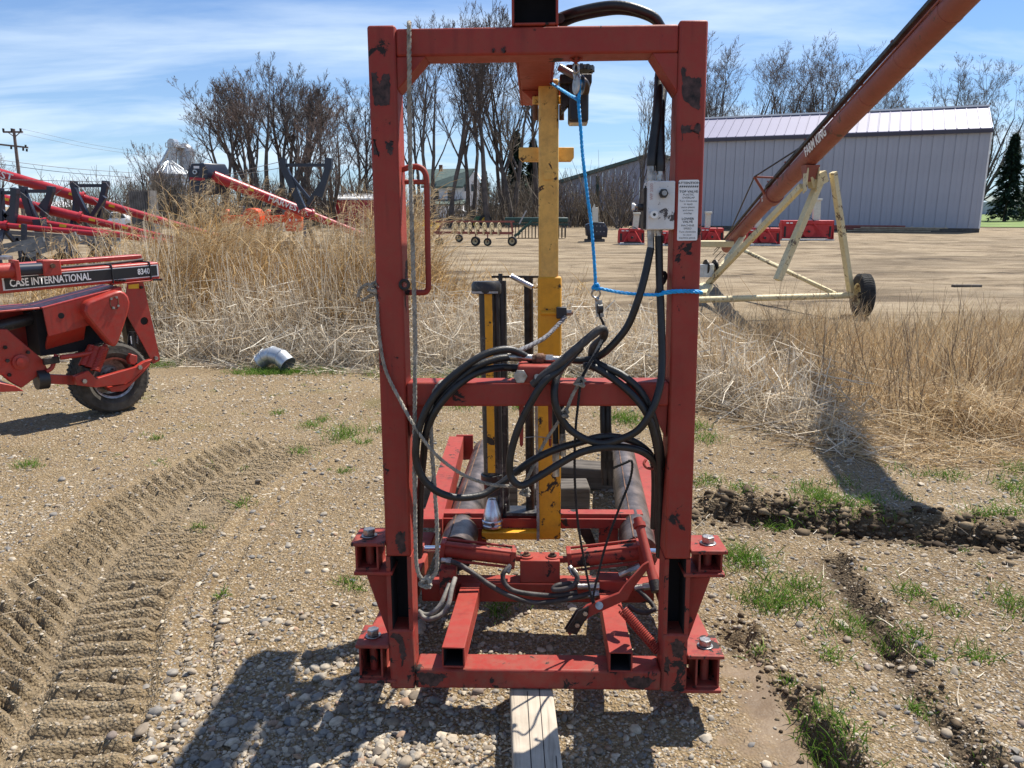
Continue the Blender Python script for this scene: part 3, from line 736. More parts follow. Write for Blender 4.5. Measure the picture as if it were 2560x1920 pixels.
# bare dark patches where paint and old decals were ground away
def patch(px, seed, y=-0.0012):
    r = random.Random(seed); P = []
    for i in range(len(px)):
        a, b_ = px[i], px[(i + 1) % len(px)]
        for k in range(9):
            t = k / 9; P.append(W.L(a[0] + (b_[0] - a[0]) * t + r.gauss(0, 1.6), a[1] + (b_[1] - a[1]) * t + r.gauss(0, 1.8), y))
    MB().prism(P, (0, 0.0016, 0)).build('bare_patch', M['barepaint'], wo)
M['barepaint'] = plain('bare_metal_patch', (0.060, 0.030, 0.027), 0.65, 0.1, var=0.7, scale=45)
for k, pg in enumerate([[(929, 182), (943, 182), (946, 215), (959, 184), (974, 186), (975, 262), (934, 264)], [(964, 352), (982, 353), (981, 386), (967, 383)],
                        [(933, 348), (940, 350), (939, 365), (949, 388), (937, 386)], [(1704, 165), (1716, 172), (1714, 192), (1752, 196), (1748, 276), (1734, 268), (1707, 246)],
                        [(1703, 312), (1727, 313), (1727, 324), (1735, 324), (1738, 311), (1752, 309), (1748, 352), (1744, 328), (1709, 332), (1706, 354)],
                        [(976, 1588), (990, 1584), (1006, 1592), (1016, 1640), (1004, 1668), (998, 1612)], [(988, 1340), (996, 1330), (1012, 1330), (1014, 1378), (1002, 1386), (992, 1366)],
                        [(1676, 1610), (1694, 1596), (1710, 1612), (1706, 1650), (1684, 1640)], [(1664, 1640), (1676, 1652), (1672, 1690), (1662, 1676)], [(1230, 122), (1236, 122), (1236, 132), (1231, 131)], [(1254, 122), (1262, 118), (1263, 130), (1256, 131)],
                        [(1560, 1696), (1600, 1692), (1640, 1700), (1612, 1724), (1576, 1720)], [(1040, 1684), (1076, 1680), (1120, 1692), (1090, 1716), (1052, 1712)]]):
    patch(pg, 300 + k, -0.0008 if k < 5 or k in (6, 9, 10) else (0.0012 if k in (9, 10) else (0.0035 if k > 10 else -0.0002)))

# ---- side brackets with pins
def bracket(side, xo, zt, zb, tx, y1=0.135, ext=0.0):
    xp = side * HX
    m = MB(); m.box((xp, -0.004, zt), (xo, y1, zt + 0.012)); pl = m.build('bracket_plate', M['redworn'], wo, 0.003)
    m = MB(); m.box((xp - side * 0.02, -0.004, zb - 0.012), (xo + side * -0.006, y1, zb)); m.build('bracket_plate', M['redworn'], wo, 0.003)
    a, b_ = sorted(tx); w = 0.006
    m = MB(); m.box((a, 0.012, zb), (a + w, y1 - 0.01, zt)); m.box((b_ - w, 0.012, zb), (b_, y1 - 0.01, zt))
    m.box((a + w, 0.012, zt - w), (b_ - w, y1 - 0.01, zt)); m.box((a + w, 0.012, zb), (b_ - w, y1 - 0.01, zb + w)); tb = m.build('bracket_tube', M['redworn'], wo)
    MB().box((a + w, y1 - 0.012, zb + w), (b_ - w, y1 - 0.008, zt - w)).build('tube_shade_plate', M['hollow'], tb)  # near-black sheet paints the shade deep in the bracket tube
    cx = (a + b_) / 2
    MB().cyl((cx, 0.06, zb + 0.002), (cx, 0.06, zt - 0.002), 0.014, 14).build('pin', M['redworn'], tb)
    m = MB(); m.cyl((cx, 0.06, zt + 0.012), (cx, 0.06, zt + 0.016), 0.026, 18); m.bolt((cx, 0.06, zt + 0.016), (0, 0, 1), 0.020, 0.020); m.build('bolt', M['steel'], pl, 0.002)
L_ = W.L
bracket(-1, L_(877, 1362).x, zpx(920, 1366), zpx(920, 1429), (L_(886, 1400).x, L_(944, 1400).x))
bracket(-1, L_(888, 1616).x, zpx(930, 1621), zpx(930, 1699), (L_(896, 1660).x, L_(955, 1660).x))
bracket(1, L_(1820, 1381).x, zpx(1775, 1386), zpx(1775, 1434), (L_(1749, 1405).x, L_(1809, 1405).x))
bracket(1, L_(1811, 1641).x, zpx(1768, 1648), zpx(1768, 1724), (L_(1741, 1680).x, L_(1801, 1680).x))
for s_ in (-1, 1):
    x = s_ * HX
    # arm going back from the lower bracket and web up to the upper bracket
    MB().hexa([(x + s_ * 0.004, 0.13, 0.02), (x + s_ * 0.10, 0.13, 0.02), (x + s_ * 0.05, 0.95, 0.10), (x - s_ * 0.03, 0.95, 0.10),
               (x + s_ * 0.004, 0.13, 0.118), (x + s_ * 0.10, 0.13, 0.118), (x + s_ * 0.05, 0.95, 0.175), (x - s_ * 0.03, 0.95, 0.175)][:: 1] if s_ > 0 else
              [(x - 0.10, 0.13, 0.02), (x - 0.004, 0.13, 0.02), (x + 0.03, 0.95, 0.10), (x - 0.05, 0.95, 0.10),
               (x - 0.10, 0.13, 0.118), (x - 0.004, 0.13, 0.118), (x + 0.03, 0.95, 0.175), (x - 0.05, 0.95, 0.175)]).build('side_arm', M['red'], wo, 0.006)
    MB().prism([(x + s_ * 0.004, 0.055, 0.128), (x + s_ * 0.075, 0.055, 0.36), (x + s_ * 0.004, 0.055, 0.36)][::s_], (0, 0.016, 0)).build('bracket_web', M['red'], wo, 0.002)

# ---- fork pockets and the middle cross member
def open_tube(p, q, w, h, t, name='fork_tube'):
    p, q = Vector(p), Vector(q); d = (q - p).normalized(); sd = d.cross(Vector((0, 0, 1))).normalized(); u = sd.cross(d)
    m = MB()
    for o_, ww, hh in ((u * (h - t) / 2, w, t), (-u * (h - t) / 2, w, t), (sd * (w - t) / 2, t, h - 2 * t), (-sd * (w - t) / 2, t, h - 2 * t)):
        m.bar(p + o_, q + o_, ww, hh)
    ob = m.build(name, M['red'], wo, 0.002)
    MB().bar(p + d * 0.12, p + d * 0.13, w - 2 * t, h - 2 * t).build('tube_shade_plate', M['hollow'], ob)  # dark plug added inside the tube, its colour standing for shade
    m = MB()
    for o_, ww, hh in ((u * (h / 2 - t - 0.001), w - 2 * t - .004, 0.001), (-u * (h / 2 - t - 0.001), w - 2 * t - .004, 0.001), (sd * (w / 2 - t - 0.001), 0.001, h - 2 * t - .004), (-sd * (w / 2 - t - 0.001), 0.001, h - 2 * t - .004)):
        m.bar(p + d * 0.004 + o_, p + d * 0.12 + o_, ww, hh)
    m.build('tube_shade_lining', M['hollow'], ob)  # added inner skins, coloured near-black in place of shade
    return ob
YC = 0.50
a = L_(1133, 1644, -0.012); b_ = L_(1178, 1478, YC)
open_tube(a, b_, 0.072, 0.068, 0.005)
a2 = L_(1552, 1656, -0.012); b2 = L_(1520, 1490, YC)
open_tube(a2, b2, 0.074, 0.066, 0.005)
zm0, zm1 = W.L(1300, 1506, YC).z, W.L(1300, 1458, YC).z
MB().box((-0.44, YC, zm0), (0.44, YC + 0.08, zm1)).build('cross_member', M['red'], wo, 0.006)
m = MB(); W.rect(1300, 1402, 1400, 1458, YC + 0.0, 0.09, m); m.build('pivot_block', M['red'], wo, 0.004)
for px_, py_ in ((1316, 1397), (1381, 1399)):
    c0 = L_(px_, py_, YC + 0.035)
    m = MB(); m.cyl(c0 - Vector((0, 0, 0.004)), c0 + Vector((0, 0, 0.014)), 0.026, 20); e = m.build('pivot_eye', M['red'], wo, 0.002)
    m = MB(); m.cyl(c0 + Vector((0, 0, 0.014)), c0 + Vector((0, 0, 0.02)), 0.016, 16); m.bolt(c0 + Vector((0, 0, 0.02)), (0, 0, 1), 0.010, 0.01); m.build('bolt', M['rust'], e)
def hyd_cylinder(p_eye, p_b0, p_b1, p_rod, r):
    p_eye, b0, b1, rod = (Vector(p) for p in (p_eye, p_b0, p_b1, p_rod)); t = (b1 - b0).normalized()
    up = Vector((0, 0, 1)); sd = t.cross(up).normalized(); u2 = sd.cross(t)
    m = MB(); m.cyl(b0, b1, r, 22); body = m.build('cylinder', M['red'], wo)
    for c_ in (b0, b1): MB().bar(c_ - t * 0.009, c_ + t * 0.009, r * 2.35, r * 2.35).build('end_cap', M['red'], body, 0.003)
    for sx in (-1, 1):
        for sy in (-1, 1):
            m = MB(); q = sd * sx * r * 0.98 + u2 * sy * r * 0.98; m.cyl(b0 + q, b1 + q, 0.0055, 8); m.build('tie_rod', M['red'], body)
    MB().bar(p_eye, b0, 0.022, 0.02).build('clevis', M['red'], body, 0.002)
    m = MB(); m.cyl(b1, rod, 0.013, 14); m.build('rod', M['chrome'], body)
    m = MB(); m.bar(rod - t * 0.0, rod + t * 0.05, 0.045, 0.045); m.build('rod_clevis', M['red'], body, 0.004)
    return body
hyd_cylinder(L_(1316, 1398, YC + .035), L_(1283, 1393, YC + .03), L_(1108, 1372, YC + .03), L_(1060, 1372, YC + .03), 0.030)
hyd_cylinder(L_(1381, 1399, YC + .035), L_(1424, 1398, YC + .03), L_(1600, 1378, YC + .03), L_(1646, 1380, YC + .03), 0.033)

# ---- rear table: angle bars, rails and rollers
YR = 0.84
m = MB(); W.rect(1047, 1297, 1614, 1321, YR, 0.010, m); m.build('rear_bar', M['red'], wo, 0.002)
m = MB(); W.rect(1047, 1284, 1608, 1296, YR + 0.03, 0.06, m); m.build('rear_bar', M['red'], wo, 0.002)
for x0, x1 in ((1166, 1216), (1497, 1545)):
    m = MB(); W.rect(x0, 1322, x1, 1392, YR + 0.005, 0.012, m); m.build('bar_plate', M['red'], wo, 0.002)
m = MB(); m.prism(W.P([(1444, 1322), (1476, 1322), (1500, 1384), (1478, 1384)], YR + 0.02), (0, 0.012, 0)); m.build('bar_brace', M['darksteel'], wo)
ROLL = []
for near, far in (((1150, 1345), (1214, 1150)), ((1592, 1345), (1553, 1140))):
    a, b_ = L_(near[0], near[1], YR - 0.06), L_(far[0], far[1], 2.2); b_.z = a.z
    t = (b_ - a).normalized(); a = a - t * 0.17
    ob = MB().cyl(a, b_, 0.072, 32).build('roller', M['brownsteel'], wo)
    u, w_ = perp(t)
    for ang in (35, 150, 250):
        q = (u * math.cos(R(ang)) + w_ * math.sin(R(ang))) * 0.0725; MB().cyl(a + q, b_ + q, 0.003, 6).build('weld_seam', M['rust'], ob)
    MB().cyl(a - t * 0.05, a, 0.016, 12).build('axle', M['darksteel'], ob); MB().cyl(b_, b_ + t * 0.05, 0.016, 12).build('axle', M['darksteel'], ob)
for near, far, sd in (((1080, 1300), (1142, 1138), -1), ((1666, 1345), (1590, 1142), 1)):
    a, b_ = L_(near[0], near[1], YR - 0.05), L_(far[0], far[1], 2.25); b_.z = a.z
    m = MB(); m.bar(a, b_, 0.085, 0.008); m.bar(a + Vector((-sd * 0.038, 0, -0.06)), b_ + Vector((-sd * 0.038, 0, -0.06)), 0.008, 0.115); m.build('side_rail', M['red'], wo)
    MB().box((a.x - .05, 2.25, a.z - .14), (a.x + .05, 2.27, a.z + .01)).build('rail_end', M['red'], wo)

# ---- top boom, its taper, drive motor
xb0, xb1 = L_(1279, 40).x, L_(1396, 40).x; zb0 = zt1 + 0.001; zb1 = zb0 + (xb1 - xb0)
m = MB(); w = 0.007
m.box((xb0, -0.004, zb0), (xb0 + w, 1.2, zb1)); m.box((xb1 - w, -0.004, zb0), (xb1, 1.2, zb1)); m.box((xb0 + w, -0.004, zb0), (xb1 - w, 1.2, zb0 + w)); m.box((xb0 + w, -0.004, zb1 - w), (xb1 - w, 1.2, zb1))
boom = m.build('boom', M['red'], wo, 0.003)
MB().box((xb0 + w, 0.10, zb0 + w), (xb1 - w, 0.105, zb1 - w)).build('tube_shade_plate', M['hollow'], boom)  # added dark sheet paints the shade inside the boom
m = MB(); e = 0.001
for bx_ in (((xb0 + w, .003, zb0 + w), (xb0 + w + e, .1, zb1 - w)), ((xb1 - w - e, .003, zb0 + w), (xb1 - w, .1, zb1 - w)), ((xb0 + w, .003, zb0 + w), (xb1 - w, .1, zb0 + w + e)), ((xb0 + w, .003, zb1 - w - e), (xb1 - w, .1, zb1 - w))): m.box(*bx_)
m.build('tube_shade_lining', M['hollow'], boom)  # near-black skins carry the shade of the boom interior
YT = 0.885
t0, t1 = L_(1303, 150, YT - .02), L_(1402, 150, YT - .02); t2, t3 = L_(1331, 250, YT), L_(1400, 250, YT)
zz = zb0 - 0.0005
m = MB(); m.hexa([(t2.x, YT - .0, t2.z), (t3.x, YT - .0, t2.z), (t3.x, YT + .10, t2.z), (t2.x, YT + .10, t2.z), (t0.x, YT - .02, zz), (t1.x, YT - .02, zz), (t1.x, YT + .2, zz), (t0.x, YT + .2, zz)])
m.build('boom_taper', M['red'], wo, 0.004)
YT = 0.72
m = MB(); W.rect(1422, 205, 1472, 304, YT + 0.02, 0.10, m); mot = m.build('drive_motor', M['blackpaint'], wo, 0.008)
m = MB(); W.rect(1424, 298, 1470, 307, YT + 0.03, 0.08, m); m.build('motor_base', M['steel'], mot, 0.002)
m = MB(); W.rect(1400, 184, 1480, 208, YT + 0.01, 0.13, m); m.build('motor_bracket', M['darksteel'], wo, 0.004)
m = MB(); m.prism(W.P([(1402, 208), (1424, 208), (1424, 256), (1404, 280)], YT + 0.03), (0, 0.09, 0)); m.build('motor_bracket', M['darksteel'], wo)
sc_ = L_(1447, 174, YT + 0.08)
MB().cyl(sc_ - Vector((0, 0, .006)), sc_ + Vector((0, 0, .006)), 0.05, 30).build('sprocket', M['darksteel'], wo)
ch = MB()
for k in range(26):
    a_ = 2 * math.pi * k / 26; c_ = sc_ + Vector((math.cos(a_), math.sin(a_), 0)) * 0.054; tg = Vector((-math.sin(a_), math.cos(a_), 0))
    ch.bar(c_ - tg * 0.0056, c_ + tg * 0.0056, 0.009, 0.014 if k % 2 else 0.019)
ch.build('drive_chain', M['blackpaint'], wo)
MB().tube(spline([L_(1398, 168, YT - .02), L_(1430, 186, YT - .03), L_(1458, 202, YT - .04), L_(1466, 216, YT - .03), L_(1464, 232, YT - .01)], 6), 0.013, 12).build('motor_pipe', M['brownsteel'], wo)

# ---- yellow wrapping arm and film holder
YA = 0.80
m = MB(); W.rect(1346.5, 196, 1396.5, 700, YA, 0.06, m); m.build('arm_upper', M['yellowold'], wo, 0.009)
m = MB(); W.rect(1344.5, 692, 1403, 1350, YA - 0.006, 0.078, m); m.build('arm_sleeve', M['yellow'], wo, 0.008)
m = MB(); W.rect(1204, 1331, 1344, 1350, YA - 0.005, 0.115, m); m.build('arm_foot', M['yellow'], wo, 0.004)
m = MB(); m.prism(W.P([(1297, 368), (1435, 368), (1435, 393), (1428, 402), (1305, 402), (1297, 393)], YA + 0.075), (0, 0.05, 0)); m.build('arm_crossbar', M['yellowold'], wo, 0.003)
m = MB(); W.rect(1331, 239, 1414, 259, YA + 0.065, 0.02, m); m.build('arm_pin', M['yellowold'], wo, 0.004)
m = MB(); W.rect(1360, 430, 1381, 450, YA - 0.004, 0.006, m); m.build('arm_plate', M['yellowold'], wo, 0.002)
for px_ in (1338, 1404):
    MB().cyl(L_(px_, 262, YA + 0.06), L_(px_, 300, YA + 0.06), 0.010, 12).build('pin_bolt', M['rust'], wo)
# knob with its rod
MB().cyl(L_(1352, 783, YA - 0.012), L_(1394, 783, YA - 0.012), 0.008, 12).build('clamp_rod', M['yellow'], wo)
kn = MB(); W.rect(1391, 768, 1417, 797, YA - 0.03, 0.04, kn); kn = kn.build('clamp_block', M['blackpaint'], wo, 0.004)
MB().bolt(L_(1417, 782, YA - 0.01), (1, 0, 0), 0.013, 0.018).build('bolt', M['steel'], kn); MB().cyl(L_(1420, 782, YA - 0.01), L_(1433, 783, YA - 0.01), 0.006, 10).build('thread', M['rust'], kn)
# film holder: black rollers with end caps
YF = YA + 0.05
fa, fb = L_(1217, 716, YF), L_(1231, 1235, YF)
MB().cyl(fa, fb, 0.033, 24).build('film_tube', M['blackpaint'], wo)
ga, gb = L_(1252, 702, YF + .04), L_(1262, 1290, YF + .04)
MB().cyl(ga, gb, 0.022, 20).build('film_roller', M['blackpaint'], wo)
MB().cyl(L_(1240, 726, YF + .0), L_(1252, 1282, YF + .0), 0.013, 16).build('film_roller', M['blackpaint'], wo)
m = MB(); m.lathe(L_(1216, 731, YF), (0, 0, 1), [(0.001, -.004), (0.058, -.004), (0.060, 0.004), (0.060, 0.032), (0.052, 0.044), (0.001, 0.046)], 26); m.build('film_cap', M['blackpaint'], wo)
MB().bar(L_(1180, 731, YF - 0.055), L_(1245, 731, YF - .055), 0.006, 0.008).build('cap_strap', M['steel'], wo)
ys0, ys1 = L_(1220, 717, YF - 0.04), L_(1229, 1182, YF - 0.04)
MB().bar(ys0, ys1, 0.030, 0.008, up=(0, 1, 0)).build('yellow_strip', M['yellow'], wo, 0.001)
hb = L_(1230, 1226, YF)
m = MB(); m.lathe(hb, (0, 0, 1), [(0.001, -.01), (0.030, -.01), (0.032, 0.0), (0.034, 0.034), (0.045, 0.048), (0.046, 0.070), (0.040, 0.072), (0.036, 0.062), (0.001, 0.060)], 26); m.build('film_hub', M['blackpaint'], wo)
cb = L_(1231, 1318, YF - 0.01)
m = MB(); m.lathe(cb, (0, 0, 1), [(0.001, 0), (0.038, 0), (0.044, 0.006), (0.044, 0.014), (0.040, 0.018), (0.044, 0.022), (0.044, 0.032), (0.039, 0.036), (0.038, 0.056), (0.036, 0.062), (0.021, 0.118), (0.016, 0.124), (0.001, 0.126)], 32); cone = m.build('spool_cone', M['alu'], wo)
MB().cyl(cb + Vector((0.005, -0.040, 0.026)), cb + Vector((0.005, -0.047, 0.026)), 0.008, 10).build('set_screw', M['blackpaint'], cone)
MB().cyl(L_(1321, 694, YF + .06), L_(1326, 1290, YF + .06), 0.019, 18).build('stretch_tube', M['rust2'] if 'rust2' in M else M['darksteel'], wo)
MB().bar(L_(1229, 692, YF + .06), L_(1349, 692, YF + .06), 0.02, 0.009).build('roller_link', M['darksteel'], wo, 0.001)
MB().cyl(L_(1251, 684, YF + .05), L_(1251, 704, YF + .05), 0.009, 12).build('roller_shaft', M['blackpaint'], wo)
sa, sb = L_(1277, 690, YF + 0.02), L_(1331, 718, YF + 0.0)
m = MB(); m.cyl(sa.lerp(sb, .02), sa.lerp(sb, .98), 0.0075, 12); m.spring(sa, sb, 0.0085, 0.0022, 30, 8, 5); m.build('tension_spring', M['alu'], wo)
MB().tube(spline([sb, L_(1338, 720, YF), L_(1344, 718, YF - .01)], 4), 0.003, 6).build('spring_hook', M['yellow'], wo)
m = MB(); W.rect(1262, 1283, 1344, 1290, YF + 0.0, 0.10, m); W.rect(1262, 1262, 1266, 1284, YF + 0.0, 0.10, m); m.build('holder_plate', M['blackpaint'], wo, 0.001)

# ---- control valve box and warning sticker on the right post
m = MB(); W.rect(1619, 452, 1687, 574, -0.012, 0.085, m); vb = m.build('control_valve', M['valve'], wo, 0.003)
c0 = L_(1658, 484, -0.012)
m = MB(); m.bolt(c0, (0, -1, 0), 0.0135, 0.012); m.build('valve_nut', M['blackpaint'], vb, 0.001); MB().cyl(c0 + Vector((0, -.012, 0)), c0 + Vector((0, -.024, 0)), 0.007, 14).build('adjust_screw', M['steel'], vb)
c0 = L_(1634, 537, -0.012)
MB().pipe(c0 + Vector((0, .002, 0)), c0 + Vector((0, -.016, 0)), 0.011, 0.0045, 20).build('valve_knob', M['white'], vb); MB().cyl(c0, c0 + Vector((0, -.013, 0)), 0.0044, 10).build('adjust_screw', M['blackpaint'], vb)
lettering('WP 2500', 0.012, L_(1632, 500, -0.0135), (0, 0, 1), (-1, 0, 0), M['fadedink'], vb)
for px_, py_, r_, ln in ((1606, 518, 0.010, 26), (1606, 548, 0.009, 12), (1606, 470, 0.007, 8), (1606, 566, 0.006, 8)):
    MB().cyl(L_(1620, py_, 0.03), L_(1620 - ln, py_, 0.03), r_, 14).build('valve_plug', M['blackpaint'], vb)
MB().cyl(L_(1594, 516, 0.03), L_(1581, 514, 0.03), 0.005, 10).build('plug_stem', M['steel'], vb); MB().cyl(L_(1586, 516, 0.03), L_(1580, 516, 0.03), 0.010, 14).build('plug_cap', M['white'], vb)
MB().box(L_(1610, 470, 0.01) , L_(1619, 572, 0.01) + Vector((0, 0.06, 0))).build('valve_side', M['darksteel'], vb)
for px_, pts in ((1628, (410, 452)), (1651, (425, 452))):
    a, b_ = L_(px_, pts[0], .03), L_(px_, pts[1], .03)
    m = MB(); m.cyl(a, a.lerp(b_, .45), 0.011, 14); m.bolt(a.lerp(b_, .45), b_ - a, 0.013, (b_ - a).length * .55); m.build('hose_fitting', M['steel'], vb)
for px_, pts in ((1627, (574, 622)), (1647, (574, 596))):
    a, b_ = L_(px_, pts[0], .03), L_(px_, pts[1], .03)
    m = MB(); m.bolt(a, b_ - a, 0.012, (b_ - a).length * .4); m.cyl(a.lerp(b_, .4), b_, 0.010, 14); m.build('hose_fitting', M['steel'], vb)
q = [L_(1697, 450, -0.0015), L_(1748, 449, -0.0015), L_(1743, 601, -0.0015), L_(1692.5, 602, -0.0015)]
def rounded(q, k=0.08):
    out = []
    for i in range(4):
        p, a, b_ = q[i], q[i - 1], q[(i + 1) % 4]; r_ = 0.004
        out += [p + (a - p).normalized() * r_, p + ((a - p).normalized() + (b_ - p).normalized()) * r_ * 0.3, p + (b_ - p).normalized() * r_]
    return out
stk = MB().prism(rounded(q), (0, 0.001, 0)).build('warning_sticker', M['sticker'], wo)
def stext(s_, cx, cy, hpx, bold, sx=1.0):
    p = L_(cx, cy, -0.0022); size = hpx / 1950.0 * 2.2 * 1.38
    lettering(s_, size, p, (1, 0, 0), (0, 0, 1), M['ink'], stk, bold, sx, 'CENTER')
stext('ATTENTION', 1722.5, 460, 5.6, 0.00015, 1.26)
for i in range(9):
    a, b_ = L_(1698 + i * 5.4, 468.5, -0.0022), L_(1701.2 + i * 5.4, 468.5, -0.0022); c_, d_ = L_(1703.4 + i * 5.4, 464, -0.0022), L_(1700.2 + i * 5.4, 464, -0.0022)
    MB().add([a, b_, c_, d_], [(0, 1, 2, 3)]).build('stripe', M['ink'], stk)
for s_, y_, h_, bo, sx in (('TOP VALVE', 481.5, 5.6, .00015, 1.18), ('PLASTIC', 489, 4.9, .0, 1.1), ('OVERLAP', 496.5, 4.9, .0, 1.1), ('Turn Clockwise', 504.5, 4.7, .0, 1.05), ('to apply', 512, 4.7, .0, 1.05), ('more plastic', 520, 4.7, .0, 1.05), ('and more', 527.5, 4.7, .0, 1.05), ('overlap.', 535, 4.7, .0, 1.05),
                        ('LOWER', 549.5, 5.6, .00015, 1.15), ('VALVE', 557, 5.6, .00015, 1.15), ('MACHINE', 566, 4.9, .0, 1.1), ('SPEED', 573.5, 4.9, .0, 1.1), ('Turn clockwise', 581.5, 4.7, .0, 1.05), ('to slow', 589, 4.7, .0, 1.05), ('machine speed.', 596.5, 4.7, .0, 1.05)):
    stext(s_, 1722.5 - (y_ - 450) * 0.03, y_, h_, bo, sx)

# ---- grab handle, eye bolt, hooks
MB().tube(spline([L_(1004, 424, .05), L_(1030, 417, .05), L_(1050, 419, .05), L_(1063, 434, .05), L_(1067, 470, .05), L_(1069, 600, .05), L_(1071, 705, .05), L_(1069, 724, .05), L_(1060, 731, .05), L_(1030, 731, .05), L_(1010, 730, .05)], 6), 0.0085, 12).build('grab_handle', M['red'], wo)
MB().cyl(L_(1012, 455, .05), L_(1066, 455, .05), 0.007, 10).build('handle_bar', M['red'], wo)
m = MB(); m.ring(L_(1011, 712, -0.004), (0, 1, 0), 0.0125, 0.005, 20, 8); m.build('eye_bolt', M['darksteel'], wo)
m = MB(); m.ring(L_(1440, 146, -0.0 + .05), (1, 0, 0), 0.013, 0.004, 18, 8); m.ring(L_(1440, 138, .05), (0, 1, 0), 0.016, 0.0045, 18, 8); m.build('eye_bolt', M['red'], wo)
m = MB(); m.tube(spline([L_(1440, 158, .05), L_(1446, 164, .05), L_(1446, 176, .05), L_(1438, 182, .05), L_(1434, 172, .05), L_(1436, 160, .05), L_(1440, 156, .05)], 4), 0.0032, 8); m.build('snap_hook', M['steel'], wo)
# pulley under the top beam
pc = L_(1447, 212, .06)
m = MB()
for s_ in (-1, 1):
    m.lathe(pc, (1, .35, 0), [(0.001, s_ * .010), (0.016, s_ * .012), (0.027, s_ * .009), (0.028, s_ * .007), (0.012, s_ * .005)], 22)
m.cyl(pc - Vector((.009, .003, 0)), pc + Vector((.009, .003, 0)), 0.014, 14); m.build('pulley', M['steel'], wo)
MB().bar(L_(1440, 180, .06), L_(1444, 200, .06), 0.02, 0.006).build('pulley_strap', M['steel'], wo)
m = MB(); m.tube(spline([L_(1640, 740, .06), L_(1652, 690, .06), L_(1660, 682, .06), L_(1664, 690, .06), L_(1660, 704, .06), L_(1650, 716, .06), L_(1648, 730, .06), L_(1656, 742, .06)], 4), 0.006, 8); m.build('rope_cleat', M['darksteel'], wo)

# ---- hydraulic hoses
def hose(pts, r=0.0112, mat='hose', name='hydraulic_hose', n=12):
    return MB().tube(spline(W.P(pts), 7), r, n).build(name, M[mat], wo)
hose([(1330, 900, .06), (1275, 874, .03), (1217, 884, .0), (1163, 916, -.02), (1108, 962, -.035), (1069, 1017, -.04), (1045, 1082, -.04), (1040, 1147, -.035), (1058, 1196, -.03), (1094, 1229, -.02), (1145, 1244, -.0), (1202, 1238, .03), (1232, 1222, .05), (1270, 1196, .07), (1286, 1170, .09)])
hose([(1276, 893, .05), (1235, 899, .03), (1181, 921, .0), (1134, 961, -.015), (1094, 1006, -.02), (1078, 1038, -.02), (1065, 1085, -.01), (1058, 1150, .02), (1052, 1220, .06), (1050, 1300, .10), (1047, 1392, .16)])
hose([(1258, 918, .05), (1217, 924, .02), (1173, 942, -.005), (1126, 980, -.03), (1087, 1030, -.035), (1062, 1090, -.02)])
hose([(1332, 962, -.03), (1360, 938, -.04), (1416, 893, -.03), (1466, 850, -.01), (1500, 824, .0), (1511, 829, .02), (1506, 846, .04), (1484, 868, .06), (1478, 900, .08)], 0.0125, 'hosedusty')
hose([(1452, 868, .02), (1401, 922, -.03), (1361, 954, -.055), (1325, 1010, -.05), (1293, 1078, -.04), (1276, 1140, -.035), (1275, 1183, -.03), (1289, 1208, -.03), (1311, 1212, -.02), (1347, 1192, -.01), (1398, 1160, -.01), (1452, 1131, -.02), (1506, 1119, -.03), (1560, 1118, -.02), (1607, 1130, .0), (1638, 1158, .03), (1645, 1200, .06), (1643, 1300, .10), (1650, 1392, .14)])
hose([(1286, 1183, .03), (1325, 1155, .02), (1383, 1126, .02), (1452, 1105, .01), (1506, 1092, .0), (1560, 1096, .0), (1600, 1113, .02), (1630, 1145, .05), (1637, 1200, .09), (1634, 1320, .12)])
hose([(1420, 905, .05), (1403, 922, .02), (1387, 963, -.02), (1390, 1017, -.03), (1416, 1064, -.02), (1452, 1092, -.02), (1499, 1108, -.02), (1542, 1101, -.03), (1593, 1077, -.045), (1626, 1032, -.05), (1648, 973, -.035), (1655, 908, -.01), (1653, 800, .01), (1649, 700, .025), (1647, 590, .03)])
hose([(1627, 620, .03), (1614, 682, .02), (1597, 744, .01), (1569, 815, .02), (1527, 867, .03), (1493, 893, .05), (1459, 901, .06), (1420, 899, .06)])
hose([(1460, 915, .03), (1484, 917, .02), (1535, 948, -.0), (1578, 984, -.025), (1611, 1024, -.035), (1630, 1066, -.03), (1642, 1118, -.01), (1648, 1165, .03), (1650, 1240, .07), (1648, 1390, .12)])
hose([(1480, 895, .05), (1500, 912, .03), (1553, 936, .0), (1597, 973, -.01), (1623, 1017, -.015), (1639, 1066, .0), (1652, 1130, .03), (1657, 1210, .08), (1655, 1370, .12)])
hose([(1390, 900, .30), (1400, 46, .10), (1400, 46, .10)][1:2] + [(1400, 44, .16), (1440, 30, .13), (1500, 17, .11), (1550, 14, .09), (1600, 26, .085), (1640, 48, .10), (1656, 90, .125), (1655, 150, .13), (1648, 193, .12), (1643, 280, .06), (1635, 346, .04), (1629, 392, .03), (1628, 415, .03)], 0.0135)
hose([(1400, 60, .18), (1440, 43, .15), (1500, 30, .13), (1555, 25, .12), (1610, 36, .12), (1648, 60, .13), (1664, 110, .15), (1664, 160, .15), (1659, 208, .13), (1651, 280, .08), (1650, 346, .05), (1651, 400, .03), (1651, 428, .03)], 0.0135)
for px_ in (1509, 1521):
    hose([(px_, 960, .12), (px_ - 1, 1040, .10), (px_ + 1, 1100, .10), (px_ + 2, 1130, .10)], 0.0105)
    a, b_ = L_(px_ + 2, 1128, .10), L_(px_ + 4, 1212, .10)
    m = MB(); m.cyl(a, a.lerp(b_, .25), .012, 12); m.bolt(a.lerp(b_, .25), b_ - a, .014, .03); m.cyl(a.lerp(b_, .5), a.lerp(b_, .8), .0125, 12); m.cyl(a.lerp(b_, .8), b_, .010, 12); m.build('quick_coupler', M['darksteel'], wo)
